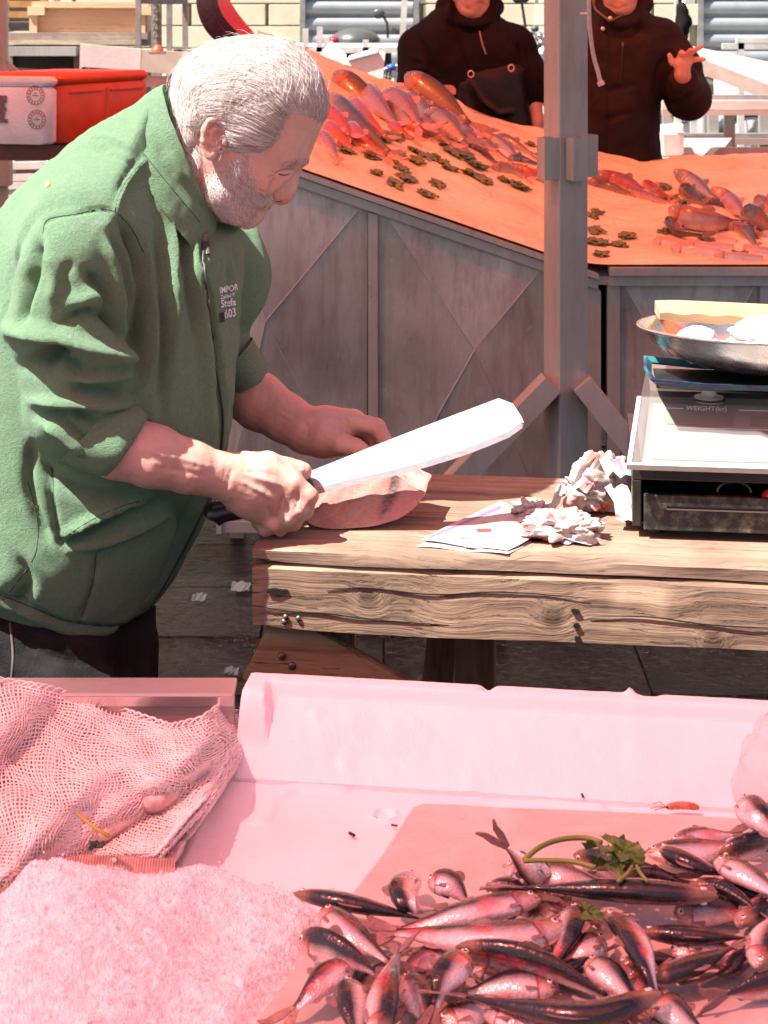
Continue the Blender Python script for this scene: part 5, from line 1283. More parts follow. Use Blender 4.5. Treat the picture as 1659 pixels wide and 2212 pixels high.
# sleeve and hem openings, so that cloth ends round the arm
FJ.capsule(P(300, 975, 2.322), P(380, 995, 2.325), .0425, .0425, k=.004, op='sub')
FJ.capsule(P(560, 866, 2.658), P(620, 905, 2.625), .0430, .040, k=.004, op='sub')
FJ.capsule(P(150, 1345, BD), P(150, 1460, BD), .14, .15, k=.01, op='sub')
FJ.capsule(P(430, 345, HD), P(385, 400, HD), .066, .064, k=.012, op='sub')
V, Q = FJ.mesh(2)
big = [
 # deep hollows and rolls of the sleeve (ridges +, grooves -)
 ([(20, 715), (90, 722), (170, 742), (250, 765), (292, 772)], 15, 0.0298), ([(55, 790), (130, 775), (200, 800)], 15, -0.0242), ([(88, 800), (110, 765), (150, 752)], 20, -0.0298),
 ([(120, 700), (190, 672), (240, 690), (285, 740)], 13, -0.0242), ([(60, 640), (70, 580), (80, 520)], 12, -0.0186), ([(45, 700), (55, 640), (62, 590)], 9, -0.0223),
 ([(185, 590), (215, 610), (245, 660), (262, 720)], 14, -0.0242), ([(150, 660), (200, 640), (230, 650)], 14, 0.0149), ([(160, 820), (220, 815), (285, 800)], 12, 0.0186), ([(150, 842), (220, 838), (280, 850)], 10, -0.0186),
 ([(70, 868), (150, 872), (230, 880), (285, 868)], 11, 0.0204), ([(78, 895), (150, 892), (215, 902)], 11, -0.0242), ([(100, 915), (140, 935), (200, 985)], 12, 0.0167), ([(130, 905), (190, 955), (240, 1000)], 9, -0.0149), ([(205, 890), (240, 930), (262, 980)], 8, 0.0094), ([(240, 880), (262, 920), (275, 960)], 7, -0.0112),
 ([(300, 905), (262, 990), (240, 1015)], 6, 0.0074),
 ([(245, 500), (275, 560), (292, 640), (290, 700)], 11, -0.0223), ([(262, 470), (300, 540), (318, 640), (305, 730), (300, 800)], 13, -0.0372), ([(300, 560), (330, 660), (330, 740), (315, 830)], 12, 0.0149),
 ([(250, 455), (290, 500), (315, 570)], 7, 0.0094), ([(225, 520), (250, 600), (272, 700)], 9, 0.0131),
 # chest, drape under the collar, belly
 ([(310, 350), (345, 430), (365, 520), (375, 640), (380, 760)], 12, 0.0186), ([(330, 390), (380, 480), (410, 590), (420, 720)], 11, -0.0186), ([(390, 470), (420, 560), (432, 680), (445, 800), (455, 920)], 12, 0.0149), ([(345, 470), (355, 600), (358, 760), (350, 900)], 12, -0.0167),
 ([(430, 560), (447, 660), (462, 770), (476, 860), (480, 930), (468, 1010)], 4, -0.0112), ([(440, 560), (458, 660), (473, 770), (487, 860), (490, 930)], 5, 0.0094),
 ([(495, 560), (500, 640), (498, 720)], 6, -0.0094), ([(505, 520), (515, 590)], 6, -0.0074),
 ([(70, 985), (110, 1030), (180, 1060), (260, 1075), (330, 1060)], 16, -0.0186), ([(66, 960), (60, 1040), (80, 1120), (110, 1180)], 9, -0.0167), ([(100, 1010), (112, 1090), (128, 1160), (135, 1180)], 6, -0.0149),
 ([(130, 1160), (200, 1120), (270, 1090), (330, 1075)], 8, 0.0223), ([(140, 1180), (210, 1140), (280, 1105), (350, 1080)], 7, -0.0223), ([(150, 1185), (230, 1170), (300, 1140), (380, 1100)], 9, 0.0131), ([(210, 1190), (200, 1260), (170, 1345)], 5, -0.0074),
 ([(330, 1060), (380, 1090), (400, 1150), (370, 1230)], 16, -0.0112), ([(420, 1040), (400, 1130), (350, 1250), (300, 1320)], 4, -0.0074), ([(30, 1200), (60, 1260), (40, 1310)], 14, -0.0112), ([(-20, 1280), (60, 1310), (150, 1345), (260, 1352), (320, 1310)], 3.5, -0.0074), ([(-20, 1295), (60, 1326), (150, 1360), (260, 1366)], 8, 0.0074),
 # back and yoke seams
 ([(92, 500), (105, 472), (160, 462), (215, 452), (250, 458)], 3.5, -0.0074), ([(250, 458), (265, 410), (290, 370), (312, 345)], 4.5, 0.0112), ([(243, 456), (258, 406), (282, 366), (304, 338)], 3, -0.0074), ([(100, 350), (150, 322), (200, 320), (260, 340), (300, 365)], 3, -0.0056),
 ([(180, 300), (230, 295), (280, 318)], 6, 0.0056), ([(200, 322), (250, 318), (290, 335)], 6, -0.0037), ([(40, 530), (20, 610), (5, 690)], 5, -0.0094), ([(160, 560), (140, 600), (150, 640)], 14, -0.0074), ([(100, 540), (120, 600), (110, 660)], 14, 0.0094)]
V = sculpt(V, Q, big)
V = relax(V, Q, 1)
V = V + vnormals(V, Q)*(.0022*vnoise(V, 26, 61) + .0010*vnoise(V, 75, 62))[:, None]
m, k, b = newmat("green_fleece")
co = k.coords(); n1 = k.noise(co, 9, 4); n2 = k.noise(co, 190, 5, .78, .7); n3 = k.noise(co, 700, 3, .6)
c = k.ramp(n2, [(.3, (.110, .215, .122)), (.7, (.185, .320, .198))]); c2 = k.mixc(k.math('MULTIPLY', n1, .25), c.outputs[0], (.12, .225, .12))
k.L(c2, b.inputs['Base Color']); b.inputs['Roughness'].default_value = .92; b.inputs['Specular IOR Level'].default_value = .15
b.inputs['Sheen Weight'].default_value = .35; b.inputs['Sheen Roughness'].default_value = .5; b.inputs['Sheen Tint'].default_value = (.7, 1, .75, 1)
bp = k.n("Bump"); bp.inputs['Strength'].default_value = .9; bp.inputs['Distance'].default_value = .004
k.L(k.math('ADD', n2, k.math('MULTIPLY', n3, .5)), bp.inputs['Height']); k.L(bp.outputs[0], b.inputs['Normal'])
M_FLEECE = m
jac = mk("fleece_jacket", V, Q, M_FLEECE, per, smooth=True)
JT = bvh(V, Q)
# turned-back cuffs
def cuff(rg, nm):
    R_ = []
    for (T_, B_, D_, hw) in rg:
        a_, b_ = P(*T_, D_), P(*B_, D_); c_ = (a_+b_)/2; ax = (a_-b_)/2
        R_.append([c_ + ax*math.cos(t) + Vector((0, hw, 0))*math.sin(t) for t in [2*math.pi*i/36 for i in range(36)]])
    mb_ = MB().loft(R_, cap=False); v_ = np.array(mb_.v); v_ += np.stack([0*v_[:, 0], .0018*np.sin(v_[:, 2]*140+v_[:, 0]*60), .0016*np.sin(v_[:, 0]*120)], 1); mk(nm, v_, mb_.f, M_FLEECE, jac, smooth=True)
cuff([((250, 858), (128, 992), 2.338, .060), ((285, 872), (172, 1006), 2.332, .060), ((304, 884), (206, 1018), 2.328, .058), ((316, 900), (232, 1026), 2.325, .0545), ((316, 908), (238, 1023), 2.325, .050), ((304, 912), (232, 1010), 2.327, .046), ((280, 905), (215, 1000), 2.33, .044)], "cuff")
cuff([((545, 735), (462, 800), 2.69, .062), ((566, 772), (490, 826), 2.68, .060), ((578, 798), (508, 840), 2.67, .056), ((578, 806), (512, 840), 2.668, .050), ((566, 806), (506, 830), 2.67, .046)], "cuff")
# stand collar: a thick band round the neck, open at the throat
def loop(back, front, hw, D, n=44, bulge=1.0, op=.10):
    a, c_ = P(*back, D), P(*front, D); mid = (a+c_)/2; ax = (c_-a)/2; out = []
    for i in range(n+1):
        th = math.pi*(op + (2-2*op)*i/n); out.append(mid + ax*math.cos(th) + Vector((0, 1, 0))*hw*math.sin(th)*bulge)
    return out
cl = [loop((262, 262), (478, 580), .125, HD+.012), loop((290, 228), (476, 540), .112, HD+.010), loop((322, 196), (478, 500), .100, HD+.006), loop((346, 182), (478, 476), .092, HD+.003), loop((353, 179), (477, 466), .089, HD+.002), loop((358, 183), (473, 464), .086, HD+.002), loop((352, 205), (462, 480), .085, HD+.004), loop((330, 245), (455, 520), .088, HD+.008)]
cvv = MB().loft(cl, cap=False, closed=False); cV = np.array(cvv.v); cQ = np.array(cvv.f)
def subdiv(V_, Q_, it):
    me = bpy.data.meshes.new("t"); me.from_pydata(V_.tolist(), [], Q_.tolist()); o = bpy.data.objects.new("t", me); C.objects.link(o)
    md = o.modifiers.new("s", 'SUBSURF'); md.levels = it; e = o.evaluated_get(bpy.context.evaluated_depsgraph_get()).to_mesh()
    a = np.array([tuple(v.co) for v in e.vertices]); f_ = np.array([tuple(p.vertices) for p in e.polygons]); bpy.data.objects.remove(o); return a, f_
cV, cQ = subdiv(cV, cQ, 2)
cn = vnormals(cV, cQ); cV = cV + cn*(.003*vnoise(cV, 30, 71) + .0012*vnoise(cV, 80, 72))[:, None]
cV = sculpt(cV, cQ, [([(330, 300), (370, 370), (420, 440)], 9, -.008), ([(365, 330), (400, 390), (440, 445)], 8, .006), ([(390, 380), (420, 420), (450, 455)], 6, -.007), ([(285, 262), (320, 320), (365, 380), (420, 450)], 5, -.004)])
col = mk("collar", cV, cQ, M_FLEECE, jac, smooth=True)
# seams, zip, cuffs, pocket
M_SEAM = simple("dark_green_stitching", (.030, .075, .038), .9); M_ZIP = simple("zip_tape", (.03, .06, .035), .7); M_ZIPT = simple("zip_teeth", (.10, .14, .10), .5, .2)
for pts, nm in (([(92, 505), (104, 474), (160, 463), (215, 453), (250, 459), (285, 495), (310, 545)], "yoke_seam"), ([(248, 456), (262, 410), (290, 370), (314, 346)], "shoulder_seam"), ([(60, 1040), (80, 1120), (75, 1200), (20, 1280)], "side_seam"), ([(-20, 1278), (60, 1308), (150, 1343), (260, 1350), (318, 1312)], "hem_seam"), ([(208, 1195), (200, 1262), (172, 1345)], "pocket_seam"), ([(136, 1162), (200, 1122), (268, 1092), (330, 1076)], "pocket_edge"), ([(112, 1010), (120, 1090), (134, 1160)], "pocket_edge"), ([(255, 1015), (300, 960), (326, 905)], "cuff_seam"), ([(160, 940), (200, 970), (238, 1000)], "sleeve_seam"), ([(270, 258), (285, 300), (325, 350), (372, 408), (432, 480)], "collar_seam")):
    seam(JT if nm != "collar_seam" else BVHTree.FromPolygons([tuple(v) for v in cV], [tuple(q) for q in cQ]), pts, .0009, nm, M_SEAM, jac, lift=-.0003)
zp = [(440, 512), (436, 560), (447, 640), (460, 740), (474, 830), (481, 910), (470, 1010), (455, 1065), (425, 1130), (390, 1200), (350, 1272), (325, 1310)]
seam(JT, zp, .0030, "zip_tape", M_ZIP, jac, lift=.0003, squash=.6, sub=10); seam(JT, zp, .0014, "zip_teeth", M_ZIPT, jac, lift=.003, sub=10)
p0 = on_surface(JT, 438, 520, .006); p1 = on_surface(JT, 439, 545, .006)
if p0 and p1: MB().box(p0, (.009, .005, .012), bev=.001).build("zip_slider", M_NAIL, jac); MB().tube([p0 + Vector((.002, -.004, -.006)), p0.lerp(p1, .5) + Vector((.003, -.004, -.004)), p1 + Vector((.003, -.003, -.006))], [.002, .0032, .0036], 8, squash=.6).build("zip_pull", M_NAIL, jac)
# printed lettering on the breast
M_PRINT = simple("white_chest_print", (.82, .84, .84), .6)
def chest(body, px, py, size, ang=-8, sx=1.0, bold=True, wmax=516):
    Vt, Ft = text_mesh(body, 1.0, bold); c_, s_ = math.cos(math.radians(ang)), math.sin(math.radians(ang)); pts = []; ok = []
    for v in Vt:
        a = px + (v[0]*c_*sx + v[1]*s_*.3)*size; bq = py + (v[0]*s_*sx - v[1])*size
        h = on_surface(JT, a, bq, .0012); pts.append(h); ok.append(h is not None and a < wmax and h.y < 2.62)
    Fk = [f for f in Ft if all(ok[i] for i in f)]; us = sorted({i for f in Fk for i in f}); mp = {a: i for i, a in enumerate(us)}
    if Fk: mk("lettering", [pts[i] for i in us], [tuple(mp[i] for i in f) for f in Fk], M_PRINT, jac)
chest("IMPOR", 473, 634, 19, -12, .72); chest("Zaklad P", 475, 646, 12, -12, .75); chest("Stefa", 476, 664, 23, -10, .72); chest("603", 484, 688, 26, -14, .66)
printed("chest_patch", [(473, 676), (482, 674), (484, 694), (474, 697)], M_BLACK, jac, JT, 4, .001)
for (a, bq, s_) in ((192, 724, .004), (105, 350, .003), (193, 352, .003)):
    pass
for (a, bq) in ((105, 404), (284, 201)):
    h = on_surface(JT, a, bq, .002)
    if h is not None: MB().sphere(h, (.0035, .002, .005), nu=8, nv=5).build("crumb_on_fleece", simple("straw_crumb%d" % a, (.75, .55, .30), .7), jac)
# ------------------------------------------------------------------ trousers and shoes
FT = Field((-.66, 2.24, .0), (-.10, 2.86, .95), .007)
FT.inflate([(-70, 1180), (300, 1180), (332, 1300), (340, 1400), (338, 1500), (334, 1620), (-60, 1620), (-85, 1400)], BD, .17, .13, k=.02)
for D0, x0 in ((2.45, 150), (2.63, 120)):
    FT.chain([P(x0, 1480, D0), P(x0+10, 1900, D0), P(x0-20, 2330, D0)], [.105, .08, .062], k=.04)
    FT.capsule(P(x0-40, 2345, D0), P(x0+150, 2352, D0), .045, .038, k=.02)
V, Q = FT.mesh(2)
V = sculpt(V, Q, [([(20, 1380), (110, 1420), (200, 1440)], 26, -.012), ([(30, 1330), (40, 1420), (35, 1500)], 3, .003), ([(120, 1460), (200, 1480), (260, 1460)], 20, .010), ([(180, 1390), (210, 1405), (230, 1425)], 6, .004), ([(240, 1400), (260, 1460), (250, 1520)], 14, -.008)])
V = V + vnormals(V, Q)*(.003*vnoise(V, 24, 81))[:, None]; V[:, 2] = np.maximum(V[:, 2], .004)
M_JEANS = simple("black_denim", (.008, .008, .009), .8, 0, (.022, .022, .024), 24, .3, 300, thr=(.4, .7), spec=.15)
tr = mk("trousers", V, Q, M_JEANS, per, smooth=True); TT = bvh(V, Q)
seam(TT, [(22, 1345), (28, 1420), (22, 1500)], .002, "side_seam", simple("grey_stitch", (.09, .09, .09), .8), tr, lift=.0005)
# ------------------------------------------------------------------ fish
def fish_mat(name, back, mid, flank, belly, blood=.5, metal=.35, rough=.26, gill=(.45, .05, .05), spots=0.0, scale_n=520, bands=(.25, .5)):
    m, k, b = newmat(name)
    co = k.coords(); u = k.attr("u"); v = k.attr("v"); sd = k.attr("seed")
    off = k.n("CombineXYZ"); k.L(sd, off.inputs[0]); k.L(sd, off.inputs[2]); ad = k.n("VectorMath", operation='ADD'); k.L(co, ad.inputs[0]); k.L(off.outputs[0], ad.inputs[1]); co = ad.outputs[0]
    n1 = k.noise(co, 45, 5, .6); n2 = k.noise(co, 140, 4, .6)
    vv = k.math('ADD', v, k.math('MULTIPLY', k.math('SUBTRACT', n1, .5), .5))
    f01 = k.math('MULTIPLY_ADD', vv, .5, .5)
    c = k.ramp(f01, [(0, belly), (.30, flank), (.5 + bands[0]*.5, mid), (.5 + bands[1]*.5, back)]).outputs[0]
    bl = k.ramp(k.noise(co, 26, 4, .6), [(.50, 0.0), (.68, 1.0)]); flm = k.ramp(f01, [(.1, .6), (.4, 1.0), (.66, .7), (.75, 0.0)])
    c = k.mixc(k.math('MULTIPLY', k.math('MULTIPLY', bl.outputs[0], flm.outputs[0]), blood), c, (.58, .055, .075))
    hd = k.ramp(u, [(.12, 1.0), (.2, 0.0)]); c = k.mixc(k.math('MULTIPLY', hd.outputs[0], .45), c, (.45, .26, .16))
    g = k.ramp(u, [(.165, 0.0), (.19, 1.0), (.205, 1.0), (.23, 0.0)]); c = k.mixc(k.math('MULTIPLY', k.math('MULTIPLY', g.outputs[0], flm.outputs[0]), .8), c, gill)
    if spots: 
        s_ = k.ramp(k.noise(co, 95, 3, .5), [(.60, 0.0), (.68, 1.0)]); c = k.mixc(k.math('MULTIPLY', s_.outputs[0], spots), c, tuple(x*.25 for x in back))
    gl = k.ramp(k.math('ADD', u, k.math('MULTIPLY', k.math('MULTIPLY', v, v), .035)), [(.212, 0.0), (.222, 1.0), (.228, 1.0), (.24, 0.0)]); c = k.mixc(k.math('MULTIPLY', gl.outputs[0], .75), c, (.06, .02, .02))
    mo = k.math('MULTIPLY', k.ramp(u, [(.055, 1.0), (.075, 0.0)]).outputs[0], k.ramp(k.math('ABSOLUTE', k.math('ADD', v, .45)), [(.05, 1.0), (.12, 0.0)]).outputs[0]); c = k.mixc(k.math('MULTIPLY', mo, .8), c, (.05, .02, .02))
    k.L(c, b.inputs['Base Color'])
    k.L(k.ramp(f01, [(.2, metal), (.6, metal), (.75, .05)]).outputs[0], b.inputs['Metallic'])
    k.L(k.ramp(n2, [(.3, max(.05, rough-.1)), (.7, rough+.14)]).outputs[0], b.inputs['Roughness'])
    b.inputs['Coat Weight'].default_value = .5; b.inputs['Coat Roughness'].default_value = .1
    # rows of scales in the fish's own length and height
    cb = k.n("CombineXYZ"); k.L(k.math('MULTIPLY', u, 34.0), cb.inputs[0]); k.L(k.math('MULTIPLY', v, 7.0), cb.inputs[1]); vo = k.n("TexVoronoi"); vo.inputs['Scale'].default_value = 1.0; k.L(cb.outputs[0], vo.inputs['Vector'])
    bp = k.n("Bump"); bp.inputs['Strength'].default_value = .35; bp.inputs['Distance'].default_value = .0012
    k.L(k.math('ADD', vo.outputs['Distance'], n2), bp.inputs['Height']); k.L(bp.outputs[0], b.inputs['Normal'])
    return m
M_SARD = fish_mat("sardine_skin", (.010, .011, .013), (.035, .034, .036), (.70, .63, .62), (.80, .76, .74), .95, bands=(.20, .42))
M_FIN = simple("fish_fin", (.20, .13, .12), .35, .1, (.32, .2, .17), 120, .3, 300)
M_IRIS = simple("fish_iris", (.75, .72, .68), .15, .3); M_PUP = simple("fish_pupil", (.006, .006, .008), .08)
PROF = {"sardine": ([0, .03, .08, .16, .28, .42, .6, .78, .9, 1], [.16, .40, .62, .82, .97, 1.0, .88, .58, .34, .26], [.14, .36, .58, .80, .95, 1.0, .86, .5, .24, .12]),
        "bream": ([0, .03, .08, .16, .28, .42, .6, .78, .9, 1], [.22, .46, .68, .88, 1.0, 1.0, .85, .55, .32, .28], [.22, .46, .68, .88, 1.0, .98, .8, .48, .22, .12]),
        "squid": ([0, .03, .1, .3, .6, .85, 1], [.2, .5, .8, 1, 1, .9, .6], [.2, .5, .8, 1, 1, .9, .6])}
def make_fish(name, label, cat, pts, bdir, H, T, mm, group=None, kind="sardine", eyes=True, tail=True, fins=True, fork=1.0, eye_r=.105, n=26, na=14, tailm=None, seed=None, gape=False):
    q = [Vector(p) for p in spline([tuple(p) for p in pts], 10)]
    # resample evenly
    L = [0]
    for a, b in zip(q, q[1:]): L.append(L[-1] + (b-a).length)
    tot = L[-1]; S = np.linspace(0, tot, n); arr = np.array([tuple(p) for p in q]); sp = np.stack([np.interp(S, L, arr[:, i]) for i in range(3)], 1)
    root = thing(name, label, cat, tuple(sp[n//2] - np.array([0, 0, T/2])), group=group)
    xs, hs, ts = PROF[kind]; V = []; F = []; U = []; VV = []; fr = []
    bd = Vector(bdir).normalized()
    for i in range(n):
        t = Vector(sp[min(i+1, n-1)] - sp[max(i-1, 0)]).normalized(); b = bd - t*bd.dot(t); b.normalize(); s = t.cross(b); c0 = Vector(sp[i]); uu = i/(n-1)
        h, w = H*np.interp(uu, xs, hs)/2, T*np.interp(uu, xs, ts)/2; fr.append((c0, t, b, s, h, w))
        for a in range(na):
            th = 2*math.pi*a/na; cb, sb = math.cos(th), math.sin(th)
            V.append(c0 + b*(h*cb*(1.06 if cb < 0 else .94)) + s*(w*math.copysign(abs(sb)**.85, sb))); U.append(uu); VV.append(cb)
    for i in range(n-1):
        for a in range(na): a2 = (a+1) % na; F.append((i*na+a, (i+1)*na+a, (i+1)*na+a2, i*na+a2))
    for i, rev in ((0, 0), (n-1, 1)): F.append(tuple(i*na+a for a in range(na))[::1 if not rev else -1])
    sdv = (seed if seed is not None else rnd.uniform(0, 40)); at = {"u": U, "v": VV, "seed": [sdv]*len(V)}
    o = mk("fish_body", V, F, mm, root, smooth=True, attrs=at); fix_normals(o)
    fm = tailm or M_FIN
    if tail:
        c0, t, b, s, h, w = fr[-1]; tl = H*.95*fork; tv = []; tf = []
        for sd in (1, -1):
            k0 = len(tv); rows = [(0, h*.95*sd, h*.1*sd), (tl*.45, h*1.6*sd+H*.14*sd, H*.03*sd), (tl*.8, H*.42*sd, H*.16*sd), (tl*1.05, H*.58*sd, H*.44*sd)]
            for (d, o1, o2) in rows:
                for z_ in (.0006, -.0006):
                    tv.append(c0 + t*d + b*o1 + s*(z_ + .06*d*math.sin(d*90+sd))); tv.append(c0 + t*d + b*o2 + s*z_)
            for r_ in range(3):
                p = k0 + r_*4; tf += [(p, p+1, p+5, p+4), (p+2, p+6, p+7, p+3), (p, p+4, p+6, p+2), (p+1, p+3, p+7, p+5)]
            p = k0 + 12; tf.append((p, p+1, p+3, p+2))
        mk("tail_fin", tv, tf, fm, root)
    if fins:
        for (i0, i1, sd, hh) in ((int(n*.40), int(n*.55), 1, .22), (int(n*.66), int(n*.78), -1, .10)):
            fv = []; ff = []
            for i in range(i0, i1+1):
                c0, t, b, s, h, w = fr[i]; e = math.sin(math.pi*(i-i0+.4)/(i1-i0+.8)); fv += [c0 + b*h*.9*sd + s*.0004, c0 + b*(h*.95+H*hh*e)*sd + t*H*.1 + s*.0004, c0 + b*h*.9*sd - s*.0004]
            for i in range(i1-i0): p = i*3; ff += [(p, p+3, p+4, p+1), (p+1, p+4, p+5, p+2)]
            mk("dorsal_fin" if sd > 0 else "anal_fin", fv, ff, fm, root)
        for side in (1, -1):
            c0, t, b, s, h, w = fr[int(n*.22)]; p = c0 - b*h*.55 + s*side*w*.8
            mk("pectoral_fin", [p, p + t*H*.42 - b*H*.10 + s*side*.002, p + t*H*.36 - b*H*.24 + s*side*.002, p - b*H*.10], [(0, 1, 2, 3)], fm, root)
    if eyes:
        c0, t, b, s, h, w = fr[max(1, int(round(n*.085)))]
        for side in (1, -1):
            p = c0 + b*h*.22 + s*side*w*.86; R = Matrix((t, b, s*side)).transposed(); r = H*eye_r
            e = MB().sphere(p, (r, r, r*.55), R, 12, 7).build("eye", M_IRIS, root, smooth=True)
            MB().sphere(p + s*side*r*.30, (r*.56, r*.56, r*.34), R, 10, 6).build("pupil", M_PUP, e, smooth=True)
    return root
def Z7(a, b): return 603.4 + .6362*a, 1700.5 + .6362*b
def sard(pts, hs, bk, up, label, H=None, **kw):
    q = [Pz(*Z7(a, b), ZS + h) for (a, b), h in zip(pts, hs)]
    L = sum((b-a).length for a, b in zip(q, q[1:])); H = H or min(.037, max(.027, L*.215))
    make_fish("sardine", label, "sardine", q, (bk[0], -bk[1]*1.25, up), H, H*.58, M_SARD, "sardines heaped on the marble slab", **kw)
G_ = [
 ([(900, 650), (1000, 615), (1100, 560)], (.012, .012, .012), (0, 1), .6, "dark sardine at the bottom of the heap beneath the two crossed dark ones"),
 ([(1150, 610), (1260, 590), (1400, 600)], (.011, .011, .011), (0, 1), .8, "half hidden dark sardine beneath the tail of the upright silver one"),
 ([(640, 610), (800, 635), (960, 650)], (.011, .011, .011), (0, -1), .3, "half hidden pink sardine between the two long dark ones at front"),
 ([(1440, 330), (1550, 350), (1690, 390)], (.014, .014, .014), (0, 1), .6, "dark sardine half hidden below the pink bellied one at right"),
 ([(600, 540), (480, 600), (395, 655)], (.011, .012, .010), (0, -1), .2, "pink sardine lying slantwise behind the short upright one at left"),
 ([(620, 640), (540, 690), (430, 740)], (.010, .010, .010), (0, -1), .2, "orange red sardine at the bottom behind the striped upright one"),
 ([(1340, 430), (1450, 412), (1590, 430)], (.014, .016, .014), (0, -.3), 1, "dark backed sardine right of the gaping one"),
 ([(1000, 232), (1160, 268), (1345, 305)], (.014, .018, .014), (0, .2), 1, "dark backed sardine lying under the parsley leaves"),
 ([(1330, 192), (1420, 172), (1535, 158)], (.012, .014, .012), (0, -1), .2, "pale sardine at the very back of the heap behind the parsley"),
 ([(1245, 222), (1400, 215), (1560, 195)], (.016, .018, .016), (0, -1), .4, "long reddish sardine behind the one with the pale eye"),
 ([(1490, 232), (1590, 200), (1700, 170)], (.02, .024, .02), (0, .2), 1, "dark sardine at the back right beside the plastic bag"),
 ([(760, 268), (880, 300), (1060, 330)], (.016, .018, .014), (0, -1), .3, "sardine with its eye beside the parsley stem end"),
 ([(868, 275), (960, 298), (1090, 325)], (.026, .027, .022), (0, -1), .3, "red gilled sardine lying just under the lower parsley stem"),
 ([(930, 352), (880, 305), (775, 205)], (.016, .026, .050), (-1, -.3), .2, "sardine with its tail standing up at the parsley stem end"),
 ([(1295, 205), (1400, 258), (1525, 300)], (.034, .034, .026), (-.3, 1), .3, "sardine with a big pale eye and dark snout pointing left"),
 ([(1480, 250), (1590, 300), (1710, 380)], (.036, .036, .03), (.4, -1), .1, "broad pink bellied sardine at the right edge of the heap"),
 ([(1490, 372), (1200, 352), (830, 340)], (.034, .038, .032), (0, 1), .55, "longest sardine lying level across the middle with gaping gill"),
 ([(1230, 492), (1400, 505), (1580, 512)], (.020, .022, .022), (0, 1), .6, "sardine with dark back and tail crossing at the right"),
 ([(1625, 615), (1648, 520), (1690, 430)], (.030, .036, .036), (1, .1), .2, "silver sardine at the right edge with its snout pointing down"),
 ([(1250, 655), (1390, 610), (1535, 545)], (.018, .022, .024), (.5, 1), .45, "red flanked sardine with dark back lower right of the upright one"),
 ([(1105, 520), (1035, 545), (955, 595)], (.020, .020, .016), (0, -1), .2, "small sardine head with a round eye in the middle of the heap"),
 ([(1000, 405), (985, 490), (935, 600)], (.030, .030, .020), (1, .1), .35, "sardine bent downwards with dark right side below the parsley scrap"),
 ([(890, 372), (660, 420), (415, 482)], (.030, .030, .020), (0, -1), .25, "scaly pink sardine slanting from the heap centre down to the left"),
 ([(460, 298), (418, 345), (440, 405), (520, 412)], (.020, .026, .024, .016), (-1, -.2), .2, "tightly curled sardine left of the scaly pink one"),
 ([(505, 322), (575, 325), (640, 392)], (.026, .028, .018), (0, -1), .4, "rounded pink sardine nested in the curled one"),
 ([(50, 360), (250, 395), (475, 445)], (.022, .024, .016), (.1, 1), .45, "leftmost long sardine with orange flank and black belly side"),
 ([(980, 468), (740, 512), (395, 492)], (.032, .034, .020), (0, -1), .25, "long pink silver sardine pointing right below the scaly pink one"),
 ([(148, 412), (245, 495), (370, 590)], (.026, .026, .018), (.6, -1), .2, "pink sardine slanting down right from the leftmost long one"),
 ([(68, 512), (190, 548), (325, 625)], (.024, .030, .024), (0, -.2), 1, "glossy black backed sardine at the left edge of the heap"),
 ([(1050, 590), (1125, 640), (1215, 735)], (.026, .028, .020), (1, -1), .2, "blotchy red sardine with a dark gill slit in front centre"),
 ([(1110, 425), (1190, 500), (1250, 620), (1275, 695)], (.040, .040, .036, .026), (-1, .5), .25, "upright silver sardine with its tail pointing to the viewer"),
 ([(600, 545), (870, 590), (1115, 712)], (.036, .038, .026), (0, .25), 1, "long black backed sardine curving down right through the centre"),
 ([(940, 682), (790, 668), (640, 695)], (.022, .024, .018), (0, -1), .3, "bright pink sardine above the big front one"),
 ([(640, 568), (560, 645), (528, 745)], (.036, .036, .024), (-1, .3), .25, "short stout sardine with snout down beside the striped upright one"),
 ([(240, 598), (150, 655), (55, 750)], (.020, .024, .014), (-1, -.5), .2, "red headed sardine pointing down left at the left edge"),
 ([(238, 655), (246, 740), (262, 850)], (.026, .026, .020), (-1, 0), .25, "sardine with a pale ringed eye standing upright at bottom left"),
 ([(335, 880), (360, 690), (402, 565)], (.034, .040, .036), (1, 0), .45, "upright sardine with one silver and one dark half at bottom left"),
 ([(1300, 698), (1060, 775), (840, 750), (640, 712)], (.040, .038, .034, .030), (0, 1), .55, "biggest front sardine curving like a bow with dark underside"),
 ([(695, 762), (800, 785), (950, 840)], (.022, .022, .018), (0, -1), .2, "pink sardine cut by the bottom edge below the big front one"),
 ([(545, 800), (640, 770), (740, 745)], (.014, .014, .014), (0, -1), .2, "small pinkish sardine at the bottom left of the big front one"),
 ([(1290, 715), (1350, 770), (1450, 850)], (.020, .022, .014), (.5, -1), .2, "pink sardine slanting down out of the frame at bottom right"),
 ([(1760, 640), (1640, 668), (1520, 705)], (.016, .016, .014), (0, .2), 1, "single dark sardine whose tail lies on bare marble at right"),
]
for a in G_: sard(*a)

